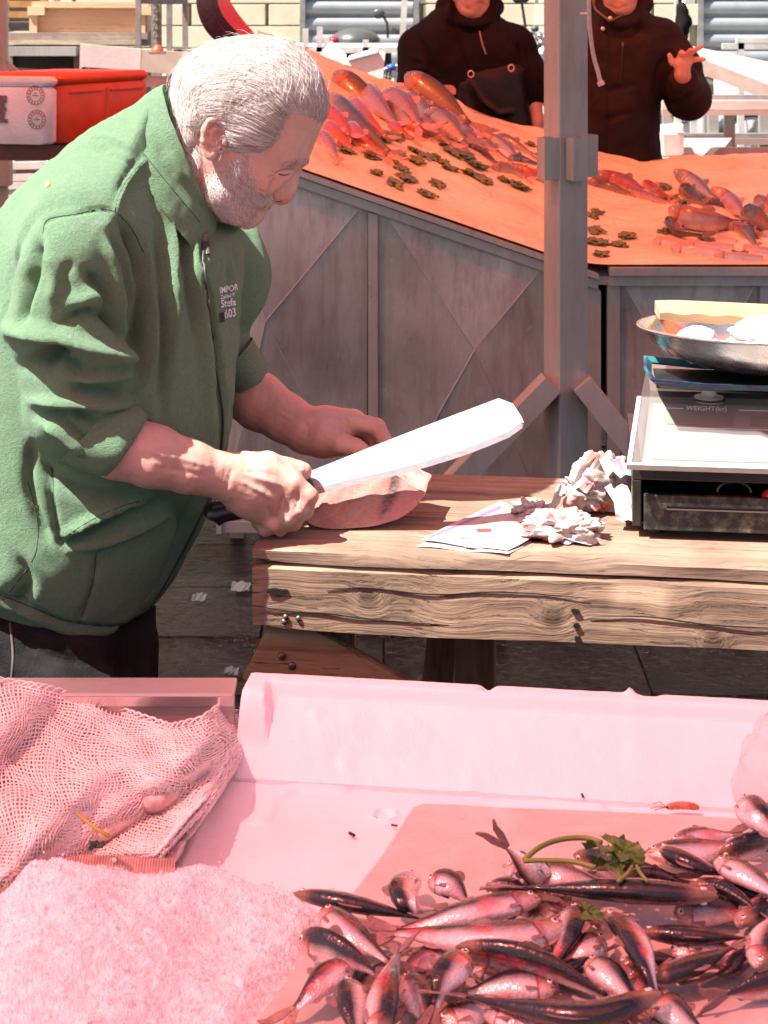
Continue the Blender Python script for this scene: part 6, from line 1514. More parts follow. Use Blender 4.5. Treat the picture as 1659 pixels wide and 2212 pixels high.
EX = [([(480, 470), (600, 505), (760, 560)], .010, (0, 1), .5, "dark sardine at the bottom beneath the long pink silver one"), ([(700, 590), (780, 560), (900, 545)], .010, (0, -1), .2, "pale sardine pressed under the curving black backed one"),
 ([(1090, 470), (1040, 430), (960, 420)], .014, (0, 1), .4, "dark sardine beneath the parsley scrap"), ([(1330, 560), (1440, 545), (1560, 560)], .012, (0, -1), .2, "pink sardine squeezed between the crossing dark ones at right"),
 ([(1560, 470), (1620, 420), (1720, 330)], .018, (1, .2), .3, "sardine tail rising towards the right edge"), ([(420, 640), (470, 700), (500, 800)], .012, (1, 0), .3, "dark sardine wedged between the upright ones at bottom left"),
 ([(980, 780), (1100, 800), (1230, 850)], .012, (0, -1), .2, "pinkish sardine just below the big front one"), ([(1180, 640), (1240, 700), (1260, 800)], .014, (1, 0), .3, "dark sardine below the blotchy red one"),
 ([(700, 345), (770, 335), (880, 355)], .012, (0, 1), .7, "dark tail end beside the scaly pink sardine"), ([(1390, 330), (1500, 345), (1640, 430)], .022, (0, 1), .5, "dark sardine crossing under the pale eyed one"),
 ([(1150, 330), (1260, 310), (1400, 340)], .018, (0, .3), .9, "dark sardine right under the parsley leaves"), ([(200, 700), (260, 640), (330, 600)], .010, (0, 1), .4, "sardine at the bottom between the left edge ones"),
 ([(1590, 560), (1530, 620), (1480, 640)], .012, (0, 1), .5, "dark sardine half hidden left of the downward pointing silver one"), ([(860, 470), (900, 430), (960, 400)], .012, (-1, 0), .3, "black sardine head in the gap below the longest one")]
for p_, h_, b_, u_, l_ in EX: sard(p_, (h_,)*len(p_), b_, u_, l_)
# one more in the clear bag at the right edge
q = [Pz(*Z7(1578, 45), ZS+.045), Pz(*Z7(1630, 100), ZS+.05), Pz(*Z7(1720, 175), ZS+.04)]
make_fish("sardine", "sardine head with bright eye inside the clear bag at the right edge", "sardine", q, (1, .3, .5), .030, .02, M_SARD, "sardines heaped on the marble slab")
m, k, b = newmat("clear_bag_film"); b.inputs['Base Color'].default_value = (.92, .80, .78, 1); b.inputs['Roughness'].default_value = .12; b.inputs['Alpha'].default_value = .34; b.inputs['Coat Weight'].default_value = .5
o = crumple("clear_plastic_bag", tuple(Pz(1690, 1690, ZS+.05)), .045, .05, .06, 77, m, None, amp=.22, base=ZS+.001, nu=48, nv=30); autosmooth(o, 60); props(o, "clear crumpled plastic bag at the right edge of the foam box", "plastic bag")
# prawn on the foam
pr = thing("small_prawn", "small orange prawn lying near the back edge of the slab", "prawn", Pz(1480, 1745, .773)); pm = simple("prawn_shell", (.62, .25, .12), .3, 0, (.35, .12, .06), 90, .2)
pp = [Pz(1440, 1744, .779), Pz(1465, 1740, .780), Pz(1490, 1741, .780), Pz(1510, 1745, .778)]
MB().tube([Vector(x) for x in spline([tuple(p) for p in pp], 6)], [.002, .0028, .0034, .0036, .0032, .0038, .0040, .0036, .0040, .0040, .0036, .0040, .0038, .0034, .0036, .0034, .0030, .0024, .0016], 8).build("prawn_body", pm, pr, smooth=True)
for d_ in ((-30, -8), (-34, 2), (-26, 6)): MB().tube([pp[0], Pz(1440+d_[0]*.5, 1744+d_[1]-4, .782), Pz(1440+d_[0], 1744+d_[1], .774)], .0005, 4).build("feeler", pm, pr)
MB().sphere(pp[0] + Vector((0, -.002, .001)), .0012).build("eye", M_PUP, pr)
# parsley
ps = thing("parsley_sprig", "green parsley sprig lying on the back of the sardine heap", "herb", Pz(*Z7(1000, 250), ZS+.03)); gm = simple("parsley_stem", (.14, .22, .04), .5, 0, (.2, .26, .06), 30)
lm = simple("parsley_leaf", (.045, .12, .018), .42, 0, (.10, .17, .03), 60, .4, 90)
for pl, rr in (([(832, 245), (890, 200), (960, 176), (1040, 172), (1095, 188)], .0024), ([(830, 250), (900, 248), (990, 252), (1075, 272)], .0021), ([(1150, 320), (1185, 290), (1205, 250)], .0018), ([(1205, 250), (1225, 290), (1250, 320)], .0016)):
    MB().tube([Vector(x) for x in spline([tuple(Pz(*Z7(a, b), ZS+.052)) for a, b in pl], 6)], rr, 7).build("stem", gm, ps, smooth=True)
def leaflet(cx_, cy_, ang, size, lift, par, mm, tilt=.5, zf=None):
    c0 = (zf or (lambda a, b, h: Pz(*Z7(a, b), ZS+h)))(cx_, cy_, lift); V = [c0]; n = 21; R = RZ(math.radians(ang)) @ Matrix.Rotation(tilt, 3, 'X') @ Matrix.Rotation(rnd.uniform(-.4, .4), 3, 'Y')
    for i in range(n):
        t = -math.pi*.8 + 1.6*math.pi*i/(n-1); r = size*(.55 + .45*abs(math.cos(t*1.9)))*(1 - .14*(i % 2)); V.append(c0 + R @ Vector((math.cos(t)*r, math.sin(t)*r*.8, .25*r*math.sin(t*3)+rnd.uniform(-.1, .1)*size)))
    return mk("leaf", V, [(0, i, i+1) for i in range(1, n)], mm, par)
for (a, b, an, s_, h_) in ((1090, 200, 180, .017, .055), (1130, 195, 20, .018, .060), (1170, 215, -10, .019, .060), (1200, 235, -40, .016, .056), (1110, 240, 200, .016, .052), (1150, 255, -90, .017, .054), (1080, 285, -100, .011, .046), (1215, 205, 60, .012, .056), (1140, 225, 100, .016, .062)): leaflet(a, b, an, s_, h_, ps, lm)
lf = thing("parsley_scrap", "torn green parsley scrap between sardines in the middle of the heap", "herb", Pz(*Z7(1050, 425), ZS+.03)); leaflet(1040, 418, 10, .014, .052, lf, lm); leaflet(1065, 432, -30, .010, .050, lf, lm)

# ------------------------------------------------------------------ the catch on the sloping stall
M_GREYF = fish_mat("grey_fish_skin_dark", (.055, .040, .034), (.10, .075, .06), (.20, .15, .12), (.40, .30, .24), .15, .2, .3)
M_PINKF = fish_mat("pink_fish_skin", (.20, .09, .075), (.34, .19, .15), (.46, .33, .27), (.55, .45, .38), .5, .15, .22)
M_REDF = fish_mat("red_fish_skin", (.34, .035, .022), (.44, .07, .04), (.50, .17, .10), (.52, .30, .21), .4, .15, .24)
M_PALEF = fish_mat("pale_fish_skin", (.14, .10, .08), (.30, .24, .19), (.48, .42, .35), (.58, .53, .46), .3, .2, .2)
M_SCORP = fish_mat("scorpion_fish_skin", (.20, .035, .025), (.32, .07, .04), (.45, .14, .09), (.55, .3, .2), .5, .0, .4, spots=.7)
M_SQUID = fish_mat("squid_skin", (.50, .25, .22), (.66, .44, .38), (.76, .60, .52), (.78, .66, .58), .3, .0, .18)
M_FINR = simple("pale_pink_fin", (.60, .30, .22), .3, 0, (.45, .18, .12), 60)
def Z4(a, b): return 686 + .2976*a, 137 + .2976*b
def Z5(a, b): return 1234 + .2559*a, 329 + .2559*b
def stall_fish(Zf, pts, Hpx, bk, mm, label, kind="bream", up=.5, lifts=None, D=None, **kw):
    H = Hpx*(.2976 if Zf is Z4 else .2559)*5.8/FOC*1.55; q = []
    for i, (a, b) in enumerate(pts):
        px, py = Zf(a, b)
        if D: q.append(P(px, py, D[i]))
        else: q.append(stall_pt(px, py, (lifts[i] if lifts else H*.42)))
    make_fish("market_fish" if kind != "squid" else "squid", label, "fish" if kind != "squid" else "squid", q, (bk[0], .25, -bk[1]*1.0+up*.6), H, H*.62, mm, "fish laid out on the sloping stall", kind, n=20, na=12, tailm=M_FINR if mm in (M_PINKF, M_REDF) else None, eye_r=.075, **kw)
SF = [
 (Z4, [(130, 62), (290, 215), (480, 410)], 150, (1, -.3), M_GREYF, "large dark grey fish with raised head nearest the grey-haired head", dict(D=(6.30, 6.22, 6.1))),
 (Z4, [(645, 78), (850, 225), (1100, 440)], 150, (1, -.5), M_GREYF, "large dark grey fish with raised head before the dark apron", dict(D=(6.5, 6.42, 6.3))),
 (Z4, [(480, 195), (610, 310), (740, 450)], 150, (1, -.4), M_PINKF, "plump pale pink fish between the two large grey ones", dict()),
 (Z4, [(640, 210), (740, 320), (840, 430)], 100, (1, -.4), M_PALEF, "pale fish leaning right behind the plump pink one", dict()),
 (Z4, [(95, 215), (300, 440), (520, 640)], 95, (1, -.5), M_GREYF, "long brownish fish running down between the red mullets", dict()),
 (Z4, [(240, 245), (350, 395), (500, 530)], 85, (1, -.4), M_REDF, "orange red mullet with dark eye above the long brownish fish", dict()),
 (Z4, [(215, 430), (310, 560), (500, 675)], 90, (1, -.4), M_REDF, "bright red mullet lying lowest on the left", dict()),
 (Z4, [(55, 425), (150, 535), (250, 615)], 80, (1, -.4), M_REDF, "orange fish half hidden behind the grey-haired head", dict()),
 (Z4, [(10, 490), (80, 590), (140, 690)], 70, (1, -.4), M_PINKF, "fish with shiny spread tail at the stall's left front edge", dict()),
 (Z4, [(720, 395), (830, 490), (960, 590)], 95, (1, -.4), M_PINKF, "pink fish in front of the fat pale one", dict()),
 (Z4, [(780, 345), (900, 425), (1060, 555)], 140, (1, -.4), M_PALEF, "fat pale fish in the middle of the back row", dict()),
 (Z4, [(1030, 450), (1100, 535), (1200, 615)], 90, (1, -.4), M_PINKF, "small pale pink fish right of the fat pale one", dict()),
 (Z4, [(1180, 500), (1330, 580), (1470, 700)], 60, (1, -.6), M_PALEF, "slim pale fish behind two others beside the post", dict()),
 (Z4, [(1175, 545), (1270, 640), (1420, 735)], 70, (1, -.6), M_PALEF, "slim pale fish in front of two others beside the post", dict()),
 (Z4, [(1110, 605), (1190, 655), (1300, 722)], 60, (.6, -1), M_GREYF, "dark slim fish below the slim pale ones", dict()),
 (Z4, [(1380, 700), (1480, 700), (1600, 730)], 60, (0, -1), M_GREYF, "brown fish disappearing behind the post", dict()),
 (Z4, [(530, 430), (600, 500), (700, 550)], 70, (1, -.4), M_REDF, "small red fish beside the seaweed clump on the left", dict()),
 (Z4, [(640, 445), (720, 480), (810, 535)], 75, (.6, -1), M_REDF, "small red fish left of the pink one in the back row", dict()),
 (Z4, [(1260, 745), (1400, 775), (1520, 830)], 50, (.3, -1), M_PINKF, "thin pink fish just left of the post sockets", dict()),
 (Z4, [(1450, 755), (1560, 810), (1700, 860)], 60, (.3, -1), M_REDF, "thin reddish fish running behind the post", dict()),
 (Z5, [(165, 190), (380, 235), (640, 335)], 105, (.5, -1), M_SCORP, "spiny dark red fish just right of the post", dict()),
 (Z5, [(130, 240), (300, 285), (500, 345)], 60, (.5, -1), M_GREYF, "brown fish beneath the spiny dark red one", dict()),
 (Z5, [(360, 305), (560, 350), (830, 425)], 60, (.4, -1), M_PINKF, "slim pink fish in front of the spiny dark red one", dict()),
 (Z5, [(600, 250), (700, 310), (820, 380)], 70, (.4, -1), M_REDF, "reddish fish at the tail of the spiny dark red one", dict()),
 (Z5, [(870, 155), (1000, 235), (1200, 385)], 110, (1, -.5), M_PALEF, "tall orange pale fish standing up before the pink box table", dict(lifts=(.07, .04, .02))),
 (Z5, [(925, 285), (1010, 355), (1110, 420)], 95, (.6, -1), M_GREYF, "dark brown fish beneath the tall orange pale one", dict()),
 (Z5, [(1185, 300), (1320, 385), (1470, 545)], 100, (1, -.5), M_PINKF, "pink fish standing up right of the tall orange pale one", dict(lifts=(.06, .035, .02))),
 (Z5, [(1080, 440), (1200, 430), (1330, 480)], 60, (0, -1), M_GREYF, "brown fish lying between the two standing pale fish", dict()),
 (Z5, [(838, 560), (868, 655), (1000, 690), (1100, 705)], 90, (-1, -.4), M_GREYF, "dark curled fish beneath the big pink one", dict()),
 (Z5, [(825, 480), (1000, 545), (1200, 580), (1420, 595)], 120, (.2, -1), M_PINKF, "big pink fish lying level above the squid", dict(lifts=(.06, .05, .04, .02))),
 (Z5, [(1460, 490), (1570, 560), (1720, 650)], 130, (.6, -1), M_GREYF, "black fish at the right edge above the squid", dict(lifts=(.05, .05, .04))),
 (Z5, [(1425, 575), (1480, 655), (1550, 770)], 80, (1, -.3), M_GREYF, "brown fish with its tail down left of the black one", dict()),
 (Z5, [(1555, 390), (1630, 440), (1720, 510)], 90, (.6, -1), M_PINKF, "pink fish at the right edge above the black one", dict(lifts=(.05, .05, .04))),
]

SF += [(Z4, [(330, 150), (430, 290), (560, 430)], 110, (1, -.4), M_PINKF, "rosy fish tucked right of the first large grey one", dict()), (Z4, [(20, 300), (120, 400), (230, 520)], 100, (1, -.4), M_REDF, "orange fish at the upper left edge of the heap", dict()),
 (Z4, [(560, 330), (660, 430), (760, 500)], 90, (1, -.4), M_PALEF, "pale fish below the plump pink one", dict()), (Z4, [(900, 330), (1010, 420), (1130, 510)], 80, (1, -.4), M_PINKF, "rosy fish above the small pale pink one", dict()), (Z4, [(700, 250), (800, 350), (900, 400)], 90, (1, -.4), M_REDF, "reddish fish at the top of the back row", dict()), (Z4, [(1300, 520), (1420, 590), (1560, 660)], 70, (.7, -1), M_PALEF, "pale fish at the back edge next to the post", dict()),
 (Z5, [(1230, 400), (1350, 440), (1480, 470)], 60, (0, -1), M_REDF, "small red fish between the standing pink fish and the black one", dict()), (Z5, [(1300, 620), (1420, 640), (1560, 700)], 70, (0, -1), M_PINKF, "pale fish beneath the black one at right", dict())]
for Zf, pts, H, bk, mm, lb, kw in SF: stall_fish(Zf, pts, H, bk, mm, lb, **kw)
for pts, H, lb in (([(690, 745), (830, 765), (1000, 800)], 60, "leftmost pale squid in the front row"), ([(840, 805), (1050, 835), (1300, 862)], 60, "longest pale squid nearest the stall edge"), ([(980, 765), (1150, 800), (1370, 800)], 55, "purplish squid behind the longest pale one"), ([(1210, 870), (1400, 885), (1620, 900)], 50, "thin squid at the right end of the front row"), ([(1080, 725), (1230, 730), (1400, 760)], 45, "thin squid under the big pink fish"), ([(1450, 800), (1560, 830), (1700, 840)], 55, "dark mottled squid at the right edge")):
    stall_fish(Z5, pts, H, (0, -1), M_SQUID, lb, "squid", eyes=False, tail=False, fins=False)
# seaweed
M_WEED = simple("wet_seaweed", (.085, .115, .022), .3, 0, (.17, .19, .04), 40, .4, 90, coat=.3)
ORD = "first second third fourth fifth sixth seventh eighth ninth tenth eleventh twelfth thirteenth fourteenth fifteenth sixteenth seventeenth eighteenth nineteenth twentieth".split()
def ordinal(i): return ORD[i] if i < 20 else {29: "thirtieth", 39: "fortieth"}.get(i) or ("twenty-", "thirty-", "forty-")[(i-20)//10] + ORD[(i-20) % 10]
W4 = [(560, 400, 80), (540, 540, 85), (460, 555, 70), (215, 645, 60), (395, 690, 60), (425, 800, 60), (545, 725, 35), (600, 670, 60), (700, 640, 50), (720, 715, 60), (790, 690, 60), (860, 690, 50), (610, 780, 60), (640, 840, 70), (570, 880, 70), (870, 885, 70), (790, 955, 70), (965, 775, 60), (920, 735, 50), (1035, 665, 95), (1160, 745, 90), (1120, 810, 70), (1200, 850, 70), (1350, 850, 35), (1450, 890, 80), (935, 600, 50), (1075, 598, 35), (1545, 597, 30)]
W5 = [(220, 525, 60), (190, 555, 45), (215, 670, 90), (480, 715, 80), (220, 770, 90), (400, 788, 70), (250, 872, 60), (780, 300, 70), (830, 400, 90), (950, 435, 50), (790, 680, 60), (1200, 640, 95), (1150, 505, 60), (1380, 490, 60), (1160, 740, 60), (1410, 880, 60)]
cl = sorted([(Z4(a, b), s*.2976) for a, b, s in W4] + [(Z5(a, b), s*.2559) for a, b, s in W5], key=lambda t: t[0][0])
for i, ((px, py), s) in enumerate(cl):
    r = random.Random(i*13+5); p = None; d = (P(px, py, 1)-EYE).normalized(); h = STALL_T.ray_cast(EYE, d); p = h[0] if h[0] is not None else stall_pt(px, py)
    sz = s*p.y/FOC*1.25; o = None
    o = crumple("seaweed_clump", (0, 0, 0), sz*r.uniform(.7, 1.1), sz*r.uniform(.7, 1.3), .010, i*7+3, M_WEED, None, amp=.75, base=-.004, nu=26, nv=9)
    sl_ = (zs(p.x+.05, p.y)-zs(p.x-.05, p.y))/.1; o.rotation_euler = (.1, -math.atan(sl_), r.uniform(-.4, .4)); o.location = p + Vector((0, 0, .001))
    props(o, "%s seaweed clump from the left on the orange stall paper" % ordinal(i), "seaweed", "seaweed on the stall paper")
# ------------------------------------------------------------------ the two sellers behind the stall
def generic_head(F, c, yaw=0.0, s=1.0):
    """head facing the viewer, turned by yaw; c is the chin point"""
    R = Matrix.Rotation(yaw, 3, 'Z'); q = lambda x, y, z: Vector(c) + R @ Vector((x*s, y*s, z*s))
    A = np.array(R)
    F.ell(q(0, .012, .145), (.077*s, .096*s, .095*s), A, k=.02); F.ell(q(0, -.028, .065), (.060*s, .062*s, .070*s), A, k=.03); F.ell(q(0, -.062, .018), (.028*s, .022*s, .022*s), A, k=.02)
    F.capsule(q(0, -.088, .118), q(0, -.106, .082), .010*s, .015*s, k=.012)
    for sd in (-1, 1):
        F.ell(q(sd*.014, -.096, .078), (.010*s, .011*s, .009*s), A, k=.008); F.ell(q(sd*.034, -.094, .112), (.017*s, .012*s, .010*s), A, k=.012, op='sub'); F.ell(q(sd*.033, -.078, .112), (.013*s, .012*s, .010*s), A, k=.005)
        F.capsule(q(sd*.012, -.094, .130), q(sd*.052, -.080, .132), .007*s, .006*s, k=.012); F.ell(q(sd*.078, .012, .105), (.009*s, .018*s, .030*s), A, k=.008); F.ell(q(sd*.045, -.065, .075), (.022*s, .018*s, .020*s), A, k=.02)
        F.capsule(q(0, -.090, .048), q(sd*.024, -.080, .047), .0065*s, .005*s, k=.008)
    F.capsule(q(0, -.087, .038), q(0, -.087, .038), .009*s, .009*s, k=.01); F.capsule(q(-.02, -.096, .0425), q(.02, -.096, .0425), .0022, .0022, k=.002, op='sub')
    F.capsule(q(0, .0, .04), q(0, .03, -.10), .058*s, .064*s, k=.03)
def finish_head(per, c, yaw, s, mm_hair, skin):
    R = Matrix.Rotation(yaw, 3, 'Z'); q = lambda x, y, z: Vector(c) + R @ Vector((x*s, y*s, z*s))
    for sd in (-1, 1):
        e = MB().sphere(q(sd*.033, -.089, .112), .0085*s, nu=10, nv=6).build("eye", M_IRIS, per, smooth=True)
    cap = Field(np.array(q(0, 0, .15)) - .16, np.array(q(0, 0, .15)) + .16, .008); cap.ell(q(0, .022, .158), (.083*s, .096*s, .094*s), np.array(R)); V, Q = cap.mesh(1); V = V + vnormals(V, Q)*(.004*vnoise(V, 60, 3))[:, None]
    mk("hair", V, Q, mm_hair, per, smooth=True)
M_SKIN2 = simple("ruddy_skin", (.52, .28, .20), .5, 0, (.60, .34, .25), 25, .2, 200)
M_BLK = simple("black_sweatshirt", (.007, .005, .006), .9, 0, (.012, .008, .009), 12, .4, 120, spec=.15)
M_APR = simple("black_oilskin_apron", (.006, .005, .004), .4, 0, (.016, .012, .009), 6, .2, 30, spec=.25)
M_BRN = simple("dark_brown_jacket", (.014, .008, .007), .8, 0, (.026, .014, .011), 14, .3, 90, spec=.2)
def arm(F, pts, rs, k=.02): F.chain(pts, rs, k)
def open_hand(F, w, palm, tips, thumb, r=.0105):
    F.capsule(w, palm, .026, .033, k=.015)
    for root, mid, tip in tips: F.chain([root, mid, tip], [r*1.15, r, r*.8], k=.006)
    F.chain(thumb, [.016, .0125, .0095], k=.008)
# left seller ------------------------------------------------------
D2 = 7.05; sa = thing("person", "person in a black hooded sweatshirt and dark apron behind the grey fish", "person", (P(1010, 300, D2).x, D2, 0))
FH = Field((.0, 6.60, .55), (.78, 7.30, 1.90), .006)
ch = P(1022, 33, D2-.02); generic_head(FH, ch, -.35, 1.04)
FH.chain([Vector((ch.x, D2+.02, 1.42)), Vector((ch.x, D2+.02, 1.0))], [.09, .10], k=.03)
S1, S2 = P(905, 105, D2), P(1112, 100, D2)
el1 = P(905, 205, D2-.10); wr1 = P(1035, 262, D2-.32); el2 = P(1145, 185, D2-.02); wr2 = P(1158, 262, D2-.08)
arm(FH, [Vector((ch.x, D2, 1.35)), S1, el1, wr1], [.08, .05, .043, .030]); arm(FH, [Vector((ch.x, D2, 1.35)), S2, el2, wr2], [.08, .05, .041, .030])
hb = wr1 + Vector((.085, -.03, -.03)); open_hand(FH, wr1, hb, [(hb, hb + Vector((.05, -.02 + .018*i, -.012)), hb + Vector((.085, -.03+.022*i, -.03))) for i in range(4)], [hb, hb + Vector((.02, -.04, -.01)), hb + Vector((.05, -.055, -.02))])
h2 = wr2 + Vector((-.005, -.02, -.075)); open_hand(FH, wr2, h2, [(h2, h2 + Vector((-.012, -.03+.02*i, -.05)), h2 + Vector((-.03, -.03+.02*i, -.08))) for i in range(4)], [h2 + Vector((0, -.02, .02)), h2 + Vector((-.02, -.05, -.01)), h2 + Vector((-.03, -.06, -.04))])
V, Q = FH.mesh(2); V = sculpt(V, Q, [([(985, -4), (1000, 12), (1022, 28)], 4, -.004), ([(1035, 5), (1050, 14)], 3, -.003)])
mk("body", V, Q, M_SKIN2, sa, smooth=True); finish_head(sa, ch, -.35, 1.04, simple("dark_hair", (.05, .04, .035), .7), None)
FS = Field((-.02, 6.62, .55), (.80, 7.42, 1.75), .007)
FS.inflate([(975, -2), (938, 22), (900, 52), (880, 95), (872, 140), (880, 190), (900, 250), (950, 330), (985, 420), (1130, 420), (1148, 330), (1150, 240), (1150, 150), (1135, 85), (1105, 52), (1060, 26), (1052, 8), (1030, 45), (1010, 50), (990, 36)], D2, .155, .14, k=.02)
FS.chain([S1, el1 + Vector((-.01, 0, .0)), el1.lerp(wr1, .30)], [.085, .078, .064], k=.04); FS.chain([S2, el2 + Vector((0, 0, .02)), el2.lerp(wr2, .22)], [.085, .075, .060], k=.04)
FS.chain([P(965, 10, D2), P(1000, 50, D2-.09), P(1040, 52, D2-.10), P(1066, 20, D2-.02)], [.028, .022, .022, .028], k=.02); FS.chain([P(965, 10, D2), P(1000, 0, D2+.08), P(1066, 15, D2+.02)], [.04, .05, .04], k=.02)
FS.chain([P(1020, 400, D2), P(1010, 560, D2), P(1000, 800, D2)], [.19, .17, .14], k=.05)
V, Q = FS.mesh(2); V = sculpt(V, Q, [([(900, 80), (925, 120), (935, 170)], 8, -.014), ([(880, 180), (920, 170), (950, 180)], 8, -.012), ([(880, 150), (920, 150), (940, 165)], 7, .012), ([(1120, 90), (1125, 140)], 6, -.012), ([(955, 30), (990, 60), (1040, 66), (1075, 40)], 5, -.012), ([(885, 120), (910, 130), (930, 150)], 6, .01)]); V = V + vnormals(V, Q)*(.006*vnoise(V, 18, 7))[:, None]
sw = mk("sweatshirt", V, Q, M_BLK, sa, smooth=True); ST = bvh(V, Q)
FA = Field((.1, 6.6, .3), (.75, 7.1, 1.4), .008); FA.inflate([(965, 165), (990, 140), (1014, 128), (1104, 122), (1135, 150), (1150, 260), (1150, 480), (940, 480), (935, 340), (945, 250)], D2-.105, .07, .12, k=.02); V, Q = FA.mesh(2)
V = sculpt(V, Q, [([(1015, 170), (1040, 215), (1075, 245)], 5, .014), ([(1010, 190), (1030, 240), (1060, 290)], 7, -.012), ([(1075, 248), (1110, 240)], 5, .012)]); V = V + vnormals(V, Q)*(.006*vnoise(V, 20, 9))[:, None]
ap = mk("apron", V, Q, M_APR, sa, smooth=True); AT = bvh(V, Q)
M_RING = simple("brass_ring", (.75, .55, .35), .3, .7)
for a, b in ((1017, 160), (1104, 147)):
    MB().tube([P(a, b, D2-.20) + Vector((.011*math.cos(t), -.004, .013*math.sin(t))) for t in [2*math.pi*i/14 for i in range(14)]], .0028, 6, closed=True).build("apron_ring", M_RING, ap, smooth=True)
seam(ST, [(1015, 158), (995, 100), (975, 40)], .005, "apron_strap", M_BLK, ap, lift=.002, squash=.4); seam(ST, [(1104, 146), (1105, 100), (1095, 50)], .005, "apron_strap", M_BLK, ap, lift=.002, squash=.4)
seam(ST, [(1036, 68), (1042, 95), (1050, 118)], .0035, "drawstring", simple("grey_drawstring", (.25, .18, .16), .8), sw, lift=.003)
# right seller -----------------------------------------------------
D3 = 7.0; sb = thing("person", "person in a dark brown jacket raising an open hand behind the post", "person", (P(1345, 300, D3).x, D3, 0))
FH = Field((.68, 6.50, .55), (1.40, 7.30, 1.90), .0055)
ch = P(1338, 26, D3-.06); generic_head(FH, ch, .12, 1.02); FH.chain([Vector((ch.x, D3+.02, 1.42)), Vector((ch.x, D3+.02, 1.0))], [.09, .10], k=.03)
S1, S2 = P(1275, 85, D3), P(1432, 90, D3); el2 = P(1486, 205, D3-.06); wr2 = P(1474, 160, D3-.26); el1 = P(1268, 210, D3); wr1 = P(1262, 300, D3-.1)
arm(FH, [Vector((ch.x, D3, 1.35)), S2, el2, wr2], [.08, .05, .043, .031]); arm(FH, [Vector((ch.x, D3, 1.35)), S1, el1, wr1], [.08, .05, .043, .03])
pal = P(1476, 136, D3-.28); HH = D3-.28
open_hand(FH, P(1474, 158, HH), pal, [(P(1482, 124, HH), P(1498, 110, HH-.02), P(1517, 100, HH-.03)), (P(1480, 122, HH-.01), P(1492, 110, HH-.04), P(1497, 108, HH-.07)), (P(1486, 132, HH), P(1504, 128, HH-.02), P(1522, 128, HH-.03)), (P(1470, 120, HH), P(1472, 114, HH-.03), P(1478, 116, HH-.05))], [P(1466, 142, HH), P(1452, 134, HH-.01), P(1446, 119, HH-.02)], .0108)
h1 = wr1 + Vector((0, -.02, -.08)); open_hand(FH, wr1, h1, [(h1, h1 + Vector((0, -.03+.02*i, -.05)), h1 + Vector((.01, -.03+.02*i, -.09))) for i in range(4)], [h1, h1 + Vector((.02, -.04, -.02)), h1 + Vector((.03, -.05, -.05))])
V, Q = FH.mesh(2); V = sculpt(V, Q, [([(1310, 8), (1330, 20), (1352, 12)], 3, -.004), ([(1372, -2), (1368, 14)], 3, -.003)]); mk("body", V, Q, M_SKIN2, sb, smooth=True); finish_head(sb, ch, .12, 1.02, simple("grey_hair_b", (.22, .20, .19), .7), None)
FS = Field((.66, 6.52, .4), (1.42, 7.42, 1.78), .007)
FS.inflate([(1300, 0), (1270, 40), (1245, 80), (1240, 200), (1244, 320), (1250, 430), (1420, 430), (1426, 330), (1425, 220), (1452, 160), (1462, 100), (1440, 50), (1395, 25), (1380, 2), (1362, 40), (1318, 40)], D3, .155, .14, k=.02)
FS.chain([S2, P(1462, 140, D3-.02), el2 + Vector((.0, 0, -.01)), el2.lerp(wr2, .72)], [.088, .085, .082, .058], k=.04); FS.chain([S1, el1, el1.lerp(wr1, .9)], [.085, .08, .06], k=.04)
FS.chain([P(1296, 6, D3+.0), P(1312, 36, D3-.09), P(1338, 52, D3-.13), P(1372, 40, D3-.09), P(1386, 8, D3)], [.034, .028, .022, .028, .034], k=.02); FS.chain([P(1296, 4, D3), P(1340, -6, D3+.1), P(1386, 4, D3)], [.045, .05, .045], k=.02)
FS.chain([P(1340, 400, D3), P(1340, 560, D3), P(1340, 800, D3)], [.18, .16, .13], k=.05)
V, Q = FS.mesh(2); V = sculpt(V, Q, [([(1440, 120), (1420, 160), (1418, 220)], 8, -.016), ([(1460, 130), (1440, 170), (1450, 210)], 6, .01), ([(1440, 225), (1470, 215), (1495, 200)], 6, -.010), ([(1300, 200), (1340, 190), (1380, 180)], 7, -.008), ([(1300, 260), (1340, 250), (1370, 240)], 7, -.007), ([(1320, 60), (1316, 160), (1312, 300), (1310, 400)], 2.5, -.006), ([(1290, 110), (1300, 140)], 6, -.008), ([(1395, 40), (1360, 75), (1320, 72), (1290, 50)], 4, -.012)]); V = V + vnormals(V, Q)*(.005*vnoise(V, 20, 17))[:, None]
jb = mk("jacket", V, Q, M_BRN, sb, smooth=True); BT = bvh(V, Q)
seam(BT, [(1346, 92), (1343, 130), (1340, 184)], .004, "chest_zip", simple("zip_dark", (.015, .01, .01), .6), jb, lift=.001); h = on_surface(BT, 1345, 96, .004)
if h: MB().box(h, (.008, .006, .014)).build("zip_pull", M_NAIL, jb)
for a, b in ((1301, 63), (1319, 40)):
    h = on_surface(BT, a, b, .004)
    if h: MB().sphere(h, (.009, .006, .009), nu=12, nv=6).build("snap_button", simple("snap_%d" % a, (.75, .65, .5), .25, .6), jb, smooth=True)
seam(BT, [(1284, 0), (1290, 22), (1318, 45)], .010, "inner_collar", simple("grey_inner_collar", (.16, .12, .10), .8), jb, lift=.004, squash=.5); seam(BT, [(1322, 45), (1350, 32), (1362, 24)], .006, "inner_collar", bpy.data.materials["grey_inner_collar"], jb, lift=.004, squash=.5)
